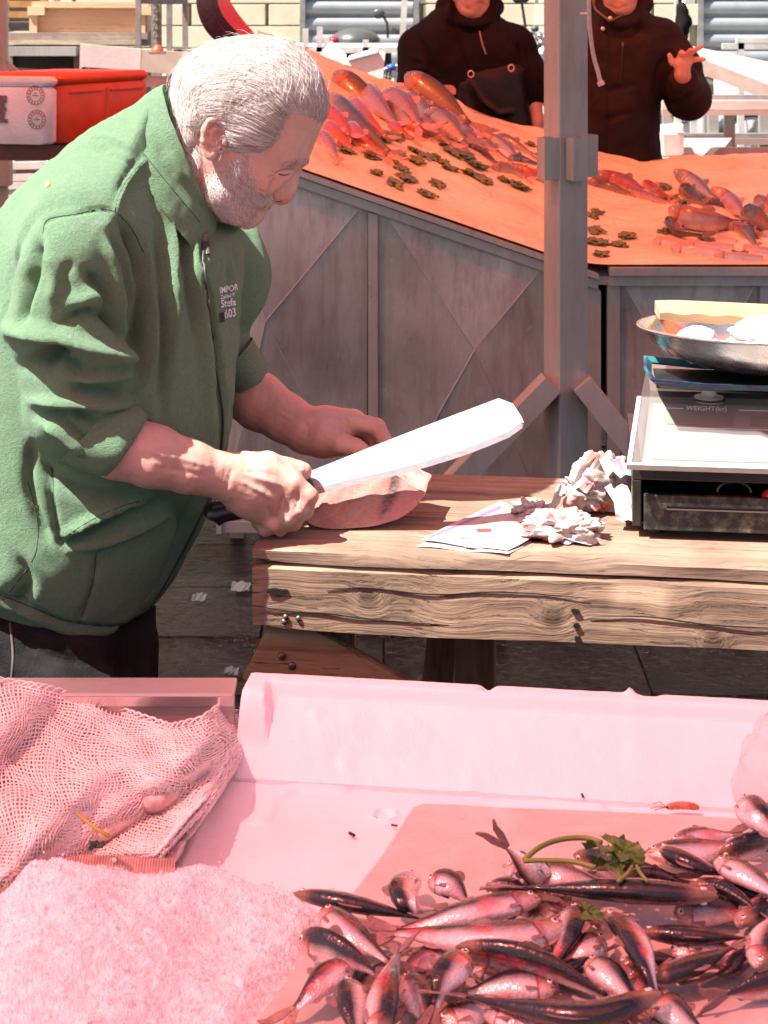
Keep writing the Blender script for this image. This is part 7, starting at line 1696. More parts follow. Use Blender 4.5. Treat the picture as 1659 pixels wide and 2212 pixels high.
# ------------------------------------------------------------------ house front across the street
M_WALL = simple("cream_stone", (.66, .58, .42), .85, 0, (.58, .50, .36), 5, .25, 60); M_WALL2 = simple("cream_plaster", (.60, .53, .40), .9, 0, (.52, .46, .34), 3, .2, 40)
YW = 16.0
house = thing("town_house", "cream stone house front with grey roller shutters across the street", "building", (0, YW+.5, 0))
def wx(px): return (px - CX)/FOC*YW
SH = [(wx(652), wx(900)), (wx(1520), wx(1900)), (wx(-400), wx(60))]
def free(a, b): return not any(b > s[0] and a < s[1] for s in SH)
MB().box((0, YW+.75, 2.5), (16, 1.0, 5.0)).build("wall", M_WALL2, house)
for r in range(9):
    x = -7.0 + (.35 if r % 2 else 0)
    while x < 7:
        w = .68; a, b = x, x+w
        for s in SH:
            if a < s[0] < b: b = s[0]
            if a < s[1] < b: a = s[1]
        if b-a > .08 and free(a+.01, b-.01): MB().box(((a+b)/2, YW+.22, .16+r*.20+.095), (b-a-.012, .10, .188), bev=.006).build("stone_block", M_WALL, house)
        x += .7
MB().box((0, YW+.14, .08), (15, .26, .16)).build("plinth", simple("grey_plinth", (.28, .27, .26), .85, 0, (.2, .19, .18), 5), house)
M_SHUT = simple("grey_shutter", (.36, .38, .40), .45, .3, (.28, .30, .31), 3, .1)
for a, b in SH:
    s = MB().box(((a+b)/2, YW+.23, 1.1), (b-a, .03, 2.2)).build("roller_shutter", M_SHUT, house)
    for i in range(14):
        z0 = .05 + i*.15; rings = [[(x, YW+.214-.045*math.sin(math.pi*t)**.7, z0+.14*t) for t in (0, .12, .3, .5, .7, .88, 1)] + [(x, YW+.216, z0+.14), (x, YW+.216, z0)] for x in (a+.03, b-.03)]
        autosmooth(fix_normals(MB().loft(rings).build("shutter_slat", M_SHUT, s)), 40)
    for x in (a, b): MB().box((x, YW+.19, 1.1), (.05, .10, 2.2)).build("guide_rail", M_GREYBAR, s)
props(MB().box((0, YW-1.2, .06), (16, 2.4, .12), bev=.02).build("pavement", simple("kerb_stone", (.30, .29, .27), .85, 0, (.24, .23, .21), 4, .3)), kind="structure")

def frame(name, label, cat, bars, m, w=.04, loc=None, group=None):
    pts = [p for a, b in bars for p in (a, b)]; c = sum(pts, Vector())/len(pts); t = thing(name, label, cat, (c.x, c.y, 0), group=group)
    for a, b in bars: MB().bar(a, b, w, w, up=(0, 1, 0) if abs((b-a).normalized().z) > .8 else (0, 0, 1)).build("rail", m, t)
    return t
def G0(px, D): p = P(px, 0, D); return Vector((p.x, D, 0))
def upr(px, D, y0): return (G0(px, D), P(px, y0, D))
# ------------------------------------------------------------------ left background: stacked market furniture
D = 6.4
pp = thing("steel_post", "grey steel post with foot brace at the left edge of the picture", "post", G0(6, D)); MB().box((P(6, 0, D).x, D, 1.5), (.034, .034, 3.0)).build("shaft", M_POST, pp); MB().bar(P(12, 138, D), P(44, 170, D), .03, .03).build("brace", M_POST, pp); MB().bar(P(6, 150, D), P(6, 400, D), .06, .06, up=(1, 0, 0)).build("foot_sleeve", M_POST, pp)
D = 10.5
ply = wood("birch_plywood", (.72, .52, .33), (.70, .48, .29), (.60, .38, .21), 0, .35, .15, spots=False)
t = thing("plywood_crate", "long pale plywood crate on the stacked boards at upper left", "crate", P(195, 75, D))
a, b = P(78, 12, D), P(318, 74, D); cx_, cz_ = (a.x+b.x)/2, (a.z+b.z)/2; wd, ht = b.x-a.x, a.z-b.z
MB().box((cx_, D+.15, cz_), (wd, .30, ht)).build("front_panel", ply, t)
MB().box((cx_, D-.02, a.z+.005), (wd*1.05, .05, .035)).build("top_batten", ply, t)
for x in (a.x-.01, b.x-.03): MB().box((x, D-.02, cz_-.02), (.045, .036, ht)).build("end_batten", ply, t); MB().box((x+.02, D-.03, a.z-.03), (.10, .05, .05)).build("corner_block", ply, t)
M_OLD = wood("grey_boards", (.34, .28, .23), (.27, .22, .18), (.15, .12, .09), 0, .6, .4); M_OLD2 = wood("pale_boards", (.48, .40, .31), (.40, .33, .25), (.24, .19, .14), 0, .6, .4)
t = thing("stacked_cart", "dark market cart stacked with grey boards beneath the plywood crate", "cart", G0(170, D))
for i, (y0, y1, x0, x1, mm, dd) in enumerate([(70, 84, 14, 322, M_OLD, 0), (85, 95, 14, 300, M_OLD2, -.04), (99, 118, 14, 175, M_STEEL_F, -.10), (84, 99, 70, 322, M_OLD, .02)]):
    p, q = P(x0, y0, D), P(x1, y1, D); MB().box(((p.x+q.x)/2, D+.1+dd, (p.z+q.z)/2), (q.x-p.x, .34, p.z-q.z)).build("board", mm, t)
p, q = P(14, 119, D), P(330, 260, D); MB().box(((p.x+q.x)/2, D+.25, (p.z+q.z)/2), (q.x-p.x, .3, p.z-q.z)).build("shade_filled_hold", M_DARK, t)  # solid dark box carries the shade of the cart's interior
for px in (20, 170, 320): MB().bar(G0(px, D+.1), P(px, 118, D+.1), .05, .05, up=(1, 0, 0)).build("leg", M_OLD, t)
MB().bar(P(35, 152, D), P(170, 160, D), .03, .03).build("rung", M_OLD2, t); MB().bar(P(90, 152, D), P(90, 175, D), .03, .03, up=(1, 0, 0)).build("rung", M_OLD2, t)
M_CHAIR = simple("orange_chair_wood", (.50, .27, .09), .5, 0, (.40, .2, .06), 20)
for n_, (px, D, lb) in enumerate(((30, 11.6, "wooden ladder-back chair at the far left edge of the cart"), (58, 11.9, "wooden ladder-back chair with dark seat beside the plywood crate"))):
    t = thing("ladder_back_chair", lb, "chair", P(px, 78, D), group="stacked wooden chairs"); w = .17
    c0 = P(px, 72, D)
    for s in (-1, 1):
        MB().bar(c0 + Vector((s*w, .15, -.4)), c0 + Vector((s*w, .17, .30)), .035, .035, up=(1, 0, 0)).build("leg", M_CHAIR, t); MB().bar(c0 + Vector((s*w, -.15, -.4)), c0 + Vector((s*w, -.15, .05)), .035, .035, up=(1, 0, 0)).build("leg", M_CHAIR, t)
    for z in (.12, .19, .26): MB().box(c0 + Vector((0, .165, z)), (w*2, .02, .04)).build("back_slat", M_CHAIR, t)
    MB().box(c0 + Vector((0, 0, .06)), (w*2.1, .34, .03)).build("seat", M_DARK, t)
t = thing("dark_room", "dark open doorway behind the wooden chairs", "doorway", (P(40, 0, 13).x, 13, 0)); MB().box((P(40, 0, 13).x, 13.05, .9), (.34, .04, 1.8)).build("door_shade_panel", M_DARK, t); MB().box((P(40, 0, 13).x+.19, 13.0, .9), (.04, .1, 1.8)).build("door_frame", M_WHITE_FR, t)  # solid dark panel stands in for the shade inside the doorway
# upturned white table boards
D = 8.2
t = thing("white_table", "white table board tipped on its side behind the orange foam box", "table", G0(290, D))
def slab3(name, c4, th, mm, par): return fix_normals(MB().loft([[Vector(c) for c in c4], [Vector(c) + Vector((0, th, 0)) for c in c4]]).build(name, mm, par))
M_WT = simple("white_laminate", (.58, .59, .57), .4, 0, (.50, .51, .49), 6, .1)
slab3("board", [P(173, 95, D), P(305, 106, D), P(303, 153, D), P(172, 144, D)], .03, M_WT, t); slab3("board", [P(306, 107, D), P(407, 113, D), P(405, 162, D), P(304, 155, D)], .03, simple("stained_laminate", (.48, .47, .42), .5, 0, (.36, .34, .29), 8), t)
for px in (180, 186, 296, 402): MB().bar(G0(px, D+.03), P(px, 145, D+.03), .03, .03, up=(1, 0, 0)).build("leg", M_WHITE_FR, t)
MB().bar(P(180, 176, D+.04), P(402, 176, D+.04), .03, .05).build("stretcher", M_WHITE_FR, t)
D = 9.2
frame("scaffold", "thin grey steel frame standing behind the white table board", "frame", [upr(299, D, -20), upr(366, D+.3, -20), upr(400, D+.3, -20), (P(299, 2, D), P(400, 4, D+.3)), (P(299, 330, D), P(400, 330, D+.3))], M_GREYBAR, .028)
t = thing("wooden_upright", "weathered wooden upright with a chain beside the plywood crate", "post", G0(338, 10.2)); MB().box((P(338, 0, 10.2).x, 10.2, .75), (.055, .05, 1.75)).build("upright", M_OLD, t)
for i in range(9): MB().tube([P(333, 4+i*9, 10.16) + Vector((.008*math.cos(a) if i % 2 else 0, 0 if i % 2 else .008*math.cos(a), .016*math.sin(a))) for a in [2*math.pi*q/8 for q in range(8)]], .003, 5, closed=True).build("chain_link", M_GREYBAR, t)
o = MB().lathe(P(340, 112, 8.0), [(.028, 0), (.028, .012), (.014, .02), (.012, .03), (.001, .03)], 14).build("orange_plug", simple("orange_plastic", (.75, .10, .04), .35), smooth=True); props(o, "small orange red knob on the edge of the white table board", "knob")
MB().box(P(340, 114, 8.0), (.07, .06, .012)).build("base", M_GREYBAR, o)
# grey rubble of frames between the table and the head
frame("folded_trestle", "grey folded trestle just left of the grey-haired head", "trestle", [(P(375, 108, 8.6), P(470, 112, 8.6)), upr(385, 8.6, 108), upr(462, 8.6, 112), (P(385, 108, 8.6), P(462, 300, 8.6))], M_GREYBAR, .035)
# white slatted crates seen under the brown shelf
t = thing("white_slatted_crate", "white slatted crate seen under the brown shelf at left", "crate", G0(60, 8.8))
for y in (360, 385, 402, 430): MB().bar(P(-40, y, 8.8), P(110, y-4, 8.8), .03, .035).build("slat", M_WHITE_FR, t)
for px in (-30, 25, 108): MB().bar(G0(px, 8.83), P(px, 335, 8.83), .035, .035, up=(1, 0, 0)).build("upright", M_WHITE_FR, t)
MB().box(P(40, 405, 9.1) , (.5, .3, .30)).build("inside_shade_block", M_DARK, t)  # near-black block puts the crate's inner shade into colour
# ------------------------------------------------------------------ orange foam boxes on a brown shelf
shelf = thing("brown_shelf", "dark red brown shelf under the stamped foam box at left", "shelf", G0(40, 5.4))
M_RB = simple("red_brown_paint", (.13, .028, .016), .45, 0, (.18, .05, .03), 30, .1)
zt = P(0, 314, 5.25).z; MB().box((P(20, 0, 5.4).x, 5.55, zt-.024), (.74, .55, .046)).build("top", M_RB, shelf)
for px, D in ((-60, 5.4), (118, 5.4), (-60, 5.75), (118, 5.75)): MB().bar(G0(px, D), P(px, 350, D) + Vector((0, 0, 0)), .03, .03, up=(1, 0, 0)).build("leg", M_WHITE_FR, shelf)
FC = P(106, 312, 5.22); FC.z = zt+.004; hgt = .198; dr = Vector((math.cos(.90), math.sin(.90), 0)); dl = Vector((-math.cos(.22), math.sin(.22), 0))
fbx = thing("foam_box", "pinkish foam box with two round stamps at the left edge", "foam box", FC)
M_FOAM2 = simple("white_foam_far", (.80, .76, .75), .6, 0, (.70, .60, .58), 10, .2, 120)
nr = Vector((dr.y, -dr.x, 0))
c4 = [FC, FC + dr*.045, FC + dr*.045 + dl*.36, FC + dl*.36]; up_ = Vector((0, 0, 1))
def rounded(c4, z0, z1, ins=.012): 
    ctr_ = sum(c4, Vector())/4; r = []
    for z, k_ in ((z0, ins), (z0+.008, .002), (z1-.012, .0), (z1, ins)):
        ring = []
        for i in range(4):
            a, b, c_ = c4[i-1], c4[i], c4[(i+1) % 4]; e1, e2 = (a-b).normalized(), (c_-b).normalized()
            for f_ in (.022, .010, .0): pass
            for w1, w2 in ((.022, 0), (.007, .007), (0, .022)): ring.append(b + e1*w1 + e2*w2 + (ctr_-b).normalized()*k_ + up_*z)
        r.append(ring)
    return r
autosmooth(fix_normals(MB().loft(rounded(c4, 0, hgt-.03)).build("box_body", M_FOAM2, fbx)), 50); autosmooth(fix_normals(MB().loft(rounded([p + (p - sum(c4, Vector())/4).normalized()*.004 for p in c4], hgt-.028, hgt)).build("box_lid", M_FOAM2, fbx)), 50)
nl = Vector((-(-dl.y), -abs(dl.x), 0)); nl = Vector((dl.y*-1, dl.x, 0)); nl = nl if nl.y < 0 else -nl
nr = nr if nr.y < 0 else -nr
M_ORB = simple("orange_box_surface", (.72, .085, .025), .4, 0, (.62, .06, .018), 14, .1, 60)  # orange colour for the box beside the stamped one
FO = FC + dr*.047; ob = thing("orange_box", "bright orange box right of the stamped foam box", "bin", FO); c5 = [FO, FO + dr*.36, FO + dr*.36 + dl*.30, FO + dl*.30]
autosmooth(fix_normals(MB().loft(rounded(c5, 0, hgt-.026, .008)).build("orange_box_body", M_ORB, ob)), 50); autosmooth(fix_normals(MB().loft(rounded([p + (p - sum(c5, Vector())/4).normalized()*.006 for p in c5], hgt-.025, hgt+.006)).build("orange_box_lid", M_ORB, ob)), 50)
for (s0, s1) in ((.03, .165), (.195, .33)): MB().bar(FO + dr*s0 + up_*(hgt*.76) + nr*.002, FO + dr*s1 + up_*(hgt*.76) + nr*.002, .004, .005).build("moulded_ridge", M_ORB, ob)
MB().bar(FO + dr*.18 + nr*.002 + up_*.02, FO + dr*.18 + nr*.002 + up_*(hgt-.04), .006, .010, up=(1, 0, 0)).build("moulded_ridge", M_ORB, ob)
M_INK = simple("dark_stamp_ink", (.11, .06, .06), .7, 0, (.2, .12, .12), 70)
for (px, py) in ((77, 206), (80, 258)):
    # centre of the stamp on the left face
    tt = (P(px, py, 1)-EYE); n_ = nl; den = tt.dot(n_); lam = (FC + n_*.002 - EYE).dot(n_)/den; c0 = EYE + tt*lam + n_*.0015
    for r0, r1 in ((.0265, .0285), (.0165, .0180)):
        V = []; F = []; N_ = 40
        for i in range(N_):
            a = 2*math.pi*i/N_; e = dl*math.cos(a) + up_*math.sin(a); V += [c0 + e*r0, c0 + e*r1]
        for i in range(N_): j = (i+1) % N_; F.append((2*i, 2*i+1, 2*j+1, 2*j))
        mk("stamp_ring", V, F, M_INK, fbx)
    for i in range(15):
        a = 2*math.pi*i/15 + .2; e = dl*math.cos(a) + up_*math.sin(a); w_ = dl*-math.sin(a) + up_*math.cos(a); q0 = c0 + e*.0222
        mk("stamp_letter", [q0 - e*.0025 - w_*.0022, q0 - e*.0025 + w_*.0010, q0 + e*.0028 + w_*.0022, q0 + e*.0028 - w_*.0012], [(0, 1, 2, 3)], M_INK, fbx)
    MB().bar(c0 - dl*.010, c0 + dl*.010, .001, .0022).build("stamp_bar", M_INK, fbx)
    MB().bar(c0 - dl*.004 + up_*.006, c0 + dl*.004 + up_*.006, .001, .002).build("stamp_bar", M_INK, fbx)
for i in range(7):
    tt = (P(6 - (i % 3)*3, 210 + i*8.5, 1)-EYE); lam = (FC + nl*.002 - EYE).dot(nl)/tt.dot(nl); c0 = EYE + tt*lam + nl*.0016; w_ = .022 + .004*math.sin(i*1.3)
    MB().bar(c0 - dl*w_*.6, c0 + dl*w_, .001, .0105).build("printed_stroke", M_INK, fbx)

# ------------------------------------------------------------------ hanging curved band behind the grey-haired head
D = 5.9
outer = spline([(432, -60), (424, -10), (428, 30), (446, 68), (478, 96), (520, 104)], 6); inner_ = spline([(490, -60), (476, -10), (482, 24), (500, 52), (532, 82), (566, 100)], 6)
bnd = thing("hanging_tarpaulin_band", "curved dark band with a red inner face hanging behind the grey-haired head", "hanging band", P(480, 90, D))
no = len(outer); rg = []
for (a, b), (c_, d_) in zip(outer, inner_): rg.append([P(a, b, D), P(c_-6, d_-2, D-.05), P(c_, d_, D+.0), P(a, b, D+.16)])
MB().loft([[r[0], r[1]] for r in rg], cap=False, closed=False).build("outer_band", simple("navy_tarpaulin", (.035, .02, .035), .35, 0, (.06, .04, .06), 12, .3), bnd, smooth=True)
redt = simple("red_tarpaulin", (.55, .03, .02), .3, 0, (.42, .02, .015), 10, .3)
rg2 = [[P((a+c_)/2+6, (b+d_)/2, D-.035), P(c_+26*math.sin(math.pi*min(1, i/(no-1)*.9)), d_-8, D+.10)] for i, ((a, b), (c_, d_)) in enumerate(zip(outer, inner_))]
MB().loft(rg2, cap=False, closed=False).build("red_lining", redt, bnd, smooth=True); MB().loft([[r[0] + Vector((.004, .004, 0)), r[3] + Vector((.03, 0, 0))] for r in rg], cap=False, closed=False).build("back_band", redt, bnd, smooth=True)

# ------------------------------------------------------------------ middle background: scooter, white rails, foam sheets, trolley
M_SCB = simple("scooter_grey_plastic", (.06, .06, .062), .35, 0, (.09, .09, .09), 8, .05); M_CHR = simple("chrome", (.7, .7, .7), .15, .9); M_REDL = simple("red_tail_lamp", (.55, .02, .06), .25); M_TYRE = simple("tyre_rubber", (.02, .02, .02), .8, 0, (.035, .035, .035), 40, .2)
def wheel(par, c, r, axis=Vector((0, 1, 0)), spokes=14, w=.055):
    R = axis.to_track_quat('Z', 'Y').to_matrix(); wh = MB().lathe(c, [(r-.055, -w*.5), (r-.02, -w*.6), (r-.004, -w*.35), (r, 0), (r-.004, w*.35), (r-.02, w*.6), (r-.055, w*.5), (r-.06, 0), (r-.055, -w*.5)], 40, R).build("wheel", M_TYRE, par, smooth=True)
    MB().lathe(c, [(r-.058, -w*.4), (r-.075, -w*.3), (r-.075, w*.3), (r-.058, w*.4)], 40, R).build("rim", M_CHR, wh, smooth=True); MB().lathe(c, [(.001, -w*.6), (.045, -w*.6), (.05, 0), (.045, w*.6), (.001, w*.6)], 20, R).build("hub", M_CHR, wh, smooth=True)
    for i in range(spokes):
        a = 2*math.pi*i/spokes; e = R @ Vector((math.cos(a), math.sin(a), 0)); MB().bar(Vector(c) + e*.045, Vector(c) + e*(r-.07), .006, .006).build("spoke", M_CHR, wh)
    MB().lathe(c, [(.06, w*.62), (.13, w*.62), (.13, w*.68), (.06, w*.68)], 24, R).build("brake_disc", M_CHR, wh); return wh
D = 14.2; gx = lambda px, z, dy=0: Vector(((px-CX)/FOC*D, D+dy, z))
sco = thing("scooter", "grey scooter with rounded top box parked before the left shutter", "scooter", gx(770, 0))
for px in (640, 900): wheel(sco, gx(px, .26), .26, w=.10)
FX = Field((gx(600, 0).x, D-.30, .2), (gx(930, 0).x, D+.30, 1.6), .012)
FX.ell(gx(768, 1.08), (.20, .19, .115), k=.03); FX.ell(gx(760, 1.02), (.205, .19, .07), k=.03); V, Q = FX.mesh(2); tb = mk("top_box", V, Q, M_SCB, sco, smooth=True)
MB().sphere(gx(722, 1.10, -.10), (.05, .06, .035)).build("tail_lamp", M_REDL, tb, smooth=True)
FX = Field((gx(570, 0).x, D-.25, .15), (gx(960, 0).x, D+.25, 1.3), .014); FX.chain([gx(650, .62), gx(760, .72), gx(840, .70)], [.12, .13, .11], k=.05); FX.chain([gx(840, .55), gx(890, .8), gx(885, 1.05)], [.12, .13, .10], k=.06); FX.chain([gx(700, .4), gx(850, .35)], [.12, .12], k=.05); V, Q = FX.mesh(2); mk("bodywork", V, Q, M_SCB, sco, smooth=True)
st_ = MB().tube([gx(885, 1.0), gx(880, 1.15), gx(850, 1.18, -.25)], .02, 8).build("handlebar", M_BLACK, sco); MB().tube([gx(880, 1.15), gx(885, 1.15), gx(900, 1.18, .25)], .02, 8).build("handlebar", M_BLACK, sco)
MB().tube([gx(838, 1.12, -.2), gx(836, 1.24, -.2), gx(826, 1.30, -.2)], .010, 6).build("mirror_stalk", M_BLACK, sco); mm_ = MB().sphere(gx(818, 1.31, -.2), (.05, .02, .04)).build("mirror", M_SCB, sco, smooth=True)
D = 13.0; gx = lambda px, z, dy=0: Vector(((px-CX)/FOC*D, D+dy, z))
sc2 = thing("scooter", "black scooter seat and rack just right of the grey-haired head", "scooter", gx(630, 0))
wheel(sc2, gx(560, .26), .26, w=.1); wheel(sc2, gx(700, .26, .4), .26, w=.1)
FX = Field((gx(500, 0).x, D-.3, .2), (gx(760, 0).x, D+.6, 1.4), .014); FX.chain([gx(590, 1.10), gx(630, 1.05), gx(680, .98)], [.035, .07, .09], k=.05); FX.chain([gx(600, .6), gx(690, .6)], [.16, .16], k=.05); V, Q = FX.mesh(2); mk("bodywork", V, Q, M_SCB, sc2, smooth=True); MB().tube([gx(585, 1.14), gx(610, 1.10), gx(650, 1.06)], .012, 6).build("rack", M_BLACK, sc2)
D = 11.2
wr = frame("white_rail_table", "white painted rail table with short uprights behind the fish stall", "table", [(P(590, 108, D), P(885, 108, D)), upr(600, D, 108), upr(880, D, 108), (P(660, 112, D), P(660, 62, D)), (P(690, 112, D), P(691, 58, D)), (P(705, 112, D), P(705, 82, D)), (P(790, 110, D), P(790, 86, D)), (P(868, 110, D), P(874, 0, D)), (P(886, 112, D), P(888, 60, D))], M_WHITE_FR, .036)
MB().box((P(740, 0, D).x, D+.3, P(0, 106, D).z), (.86, .6, .03)).build("table_top", M_WHITE_FR, wr); MB().box((P(760, 0, D).x, D+.35, P(0, 150, D).z), (.5, .3, .20)).build("dark_shelf", M_DARK, wr)
D = 9.0; M_FS = simple("white_foam_sheet", (.80, .80, .79), .6, 0, (.74, .74, .73), 8, .2, 90)
t = thing("foam_sheet", "pointed white foam sheet leaning behind the fish stall", "foam sheet", P(715, 150, D)); slab3("sheet", [P(660, 150, D), P(678, 130, D), P(715, 88, D), P(748, 118, D), P(745, 190, D), P(665, 190, D)], .03, M_FS, t); slab3("torn_edge", [P(664, 192, D+.04), P(744, 192, D+.04), P(744, 340, D+.04), P(664, 340, D+.04)], .03, M_FS, t)
t = thing("foam_crate", "white foam crate behind the first large grey fish", "foam crate", P(775, 190, D-.1)); slab3("side", [P(748, 130, D-.2), P(812, 112, D-.2), P(832, 118, D-.2), P(826, 185, D-.2), P(745, 190, D-.2)], .25, M_FS, t); slab3("lid", [P(752, 126, D-.22), P(816, 108, D-.22), P(818, 113, D-.22), P(752, 131, D-.22)], .3, M_FS, t)
MB().box(P(785, 260, D), (.2, .3, .34)).build("stand", M_OLD, t)
D = 9.3; tr_ = thing("shopping_trolley", "wire shopping trolley with blue handle beside the dark sweatshirt", "trolley", G0(850, D)); M_WIRE = simple("trolley_wire", (.55, .55, .53), .3, .7)
tx = lambda px, py, dy=0: P(px, py, D+dy)
for i in range(8):
    px = 822 + i*7; MB().tube([tx(px+4, 152), tx(px, 200)], .004, 5).build("wire", M_WIRE, tr_); MB().tube([tx(px+4, 152, .35), tx(px, 200, .35)], .004, 5).build("wire", M_WIRE, tr_)
for y in (152, 165, 178, 190, 200):
    MB().tube([tx(822+(200-y)*.08, y), tx(874, y), tx(874, y, .35), tx(822+(200-y)*.08, y, .35)], .005, 5, closed=True).build("wire_hoop", M_WIRE, tr_)
MB().tube([tx(836, 148), tx(854, 143)], .018, 10).build("handle", simple("blue_handle", (.04, .10, .55), .35), tr_, smooth=True); MB().tube([tx(828, 150), tx(862, 141)], .009, 8).build("handle_bar", M_WIRE, tr_)
for px, dy in ((828, 0), (868, 0), (828, .35), (868, .35)):
    MB().bar(tx(px, 200, dy), G0(px, D+dy) + Vector((0, 0, .08)), .02, .02, up=(1, 0, 0)).build("leg", M_WIRE, tr_); MB().lathe(G0(px, D+dy) + Vector((0, 0, .06)), [(.001, -.012), (.055, -.012), (.055, .012), (.001, .012)], 16, Matrix.Rotation(math.pi/2, 3, 'X')).build("castor", M_TYRE, tr_)
t = thing("pink_tray", "bright pink foam tray on the top edge of the fish stall", "tray", P(860, 196, 6.55)); slab3("tray_side", [P(828, 188, 6.56), P(872, 190, 6.56), P(880, 204, 6.56), P(826, 204, 6.56)], .18, simple("pink_foam", (.78, .42, .48), .5), t); slab3("tray_lip", [P(826, 184, 6.54), P(874, 186, 6.54), P(874, 190, 6.54), P(826, 188, 6.54)], .2, bpy.data.materials["pink_foam"], t)
# ------------------------------------------------------------------ motorbike behind the two sellers
D = 12.6; gx = lambda px, z, dy=0: Vector(((px-CX)/FOC*D, D+dy, z))
mb = thing("motorbike", "white and black motorbike parked between the two sellers", "motorbike", gx(1170, 0)); M_WHP = simple("white_fairing", (.72, .73, .74), .25, 0, None, coat=.5)
wheel(mb, gx(1165, .30, -.5), .30, Vector((1, .25, 0)).normalized(), w=.10); wheel(mb, gx(1185, .30, .8), .30, Vector((1, .25, 0)).normalized(), w=.10)
FX = Field((gx(1080, 0).x, D-.8, .3), (gx(1260, 0).x, D+.9, 1.6), .014); FX.ell(gx(1172, .92, -.3), (.17, .22, .24), k=.04); FX.chain([gx(1170, .8, -.2), gx(1185, .75, .5)], [.17, .15], k=.05); FX.ell(gx(1176, .55, -.1), (.14, .3, .15), k=.05); V, Q = FX.mesh(2); mk("fairing", V, Q, M_WHP, mb, smooth=True)
for s in (-1, 1): MB().sphere(gx(1164+s*12, 1.02, -.52), (.05, .03, .04)).build("headlamp", M_CHR, mb, smooth=True); MB().tube([gx(1168, 1.2, -.35), gx(1168+s*60, 1.24, -.25)], .018, 8).build("handlebar", M_BLACK, mb); MB().tube([gx(1168+s*40, 1.25, -.3), gx(1168+s*48, 1.42, -.3)], .010, 6).build("mirror_stalk", M_BLACK, mb); MB().sphere(gx(1168+s*50, 1.45, -.3), (.06, .03, .04)).build("mirror", M_BLACK, mb, smooth=True)
for q in range(14): MB().sphere(gx(1150+rnd.uniform(-14, 30), 1.12+rnd.uniform(-.05, .14), -.5), (.03, .03, .025), nu=8, nv=5).build("instrument", rnd.choice((M_BLACK, M_CHR, M_SCB)), mb, smooth=True)
slab3("windscreen", [gx(1140, 1.2, -.45), gx(1196, 1.2, -.45), gx(1186, 1.6, -.35), gx(1150, 1.6, -.35)], .006, M_CLEAR, mb)
MB().sphere(gx(1176, .86, -.54), (.07, .02, .09)).build("air_intake", M_BLACK, mb, smooth=True)
# pink lit foam boxes stacked between the sellers and the post
for i, (y0, y1, lb) in enumerate(((205, 252, "upper pink lit foam box between the black sweatshirt and the post"), (254, 330, "lower pink lit foam box between the black sweatshirt and the post"))):
    D = 7.7; t = thing("foam_box", lb, "foam box", P(1180, y1, D), group="foam boxes beside the post"); a, b = P(1158, y0, D), P(1215, y1, D)
    MB().box(((a.x+b.x)/2, D+.14, (a.z+b.z)/2), (b.x-a.x, .28, a.z-b.z-.002), bev=.012).build("box_body", M_FOAM2, t); MB().box(((a.x+b.x)/2, D+.14, a.z-.02), (b.x-a.x+.012, .292, .03), bev=.008).build("box_lid", M_FOAM2, t)
    if i: MB().box(((a.x+b.x)/2, D+.14, b.z/2-.001), (b.x-a.x, .28, b.z), bev=.01).build("stacked_base", M_FOAM2, t)
# ------------------------------------------------------------------ right background
D = 9.4
st = thing("slatted_roof_panel", "ribbed white slatted panel sloping down to the right behind the raised hand", "panel", P(1560, 150, D))
ra, rb, rc, rd_ = P(1440, 92, D+.9), P(1720, 150, D+.9), P(1720, 215, D-.1), P(1496, 128, D-.1)
for i in range(26):
    t0 = i/26; t1 = (i+.72)/26; q = [ra.lerp(rd_, t0), rb.lerp(rc, t0), rb.lerp(rc, t1), ra.lerp(rd_, t1)]
    slat = MB().loft([q, [p + Vector((0, 0, .010)) for p in q]]).build("slat", M_WHITE_FR, st)
MB().bar(rd_ + Vector((0, -.02, -.02)), rc + Vector((0, -.02, -.02)), .03, .075).build("edge_board", simple("pale_edge", (.56, .50, .44), .7, 0, (.48, .36, .30), 8), st)
for px, D_ in ((1530, D), (1650, D)): MB().bar(G0(px, D_), P(px, 165 if px == 1530 else 195, D_), .05, .05, up=(1, 0, 0)).build("leg", M_POST, st)
D = 8.9
rt = thing("long_grey_table", "long low grey table with pinkish front board at the right edge", "table", G0(1560, D))
for (y0, y1, dd, mm, nm) in ((205, 216, .0, M_GREYBAR, "back_rail"), (217, 236, -.05, simple("pinkish_board", (.60, .48, .44), .6, 0, (.52, .40, .36), 6), "front_board"), (238, 248, -.06, simple("rust_rail", (.38, .25, .21), .6), "lower_rail"), (288, 296, .3, M_GREYBAR, "foot_rail"), (298, 312, .28, bpy.data.materials["rust_rail"] if "rust_rail" in bpy.data.materials else M_GREYBAR, "foot_board")):
    p, q = P(1430, y0, D+dd), P(1760, y1, D+dd); MB().box(((p.x+q.x)/2, D+dd, (p.z+q.z)/2), (q.x-p.x, .05, p.z-q.z)).build(nm, mm, rt)
for px, dd in ((1442, .05), (1575, .05), (1650, .35), (1540, .35)): MB().bar(G0(px, D+dd), P(px, 238, D+dd), .05, .05, up=(1, 0, 0)).build("leg", M_POST, rt)
D = 10.8
frame("white_clothes_frame", "white upright frame near the hanging black jacket", "frame", [upr(1464, D, -20), upr(1498, D, 150), (P(1464, 2, D), P(1500, 2, D)), (P(1590, 88, D+1), P(1700, 88, D+1)), upr(1600, D+1, 92), (P(1560, 100, D+1), P(1700, 100, D+1))], M_WHITE_FR, .04)
t = thing("hanging_black_jacket", "black jacket hanging on the white frame by the right shutter", "jacket", P(1478, 110, D-.06)); FX = Field(np.array(P(1440, 130, D)) - np.array([0, .3, .1]), np.array(P(1510, -40, D)) + np.array([0, .3, .1]), .012)
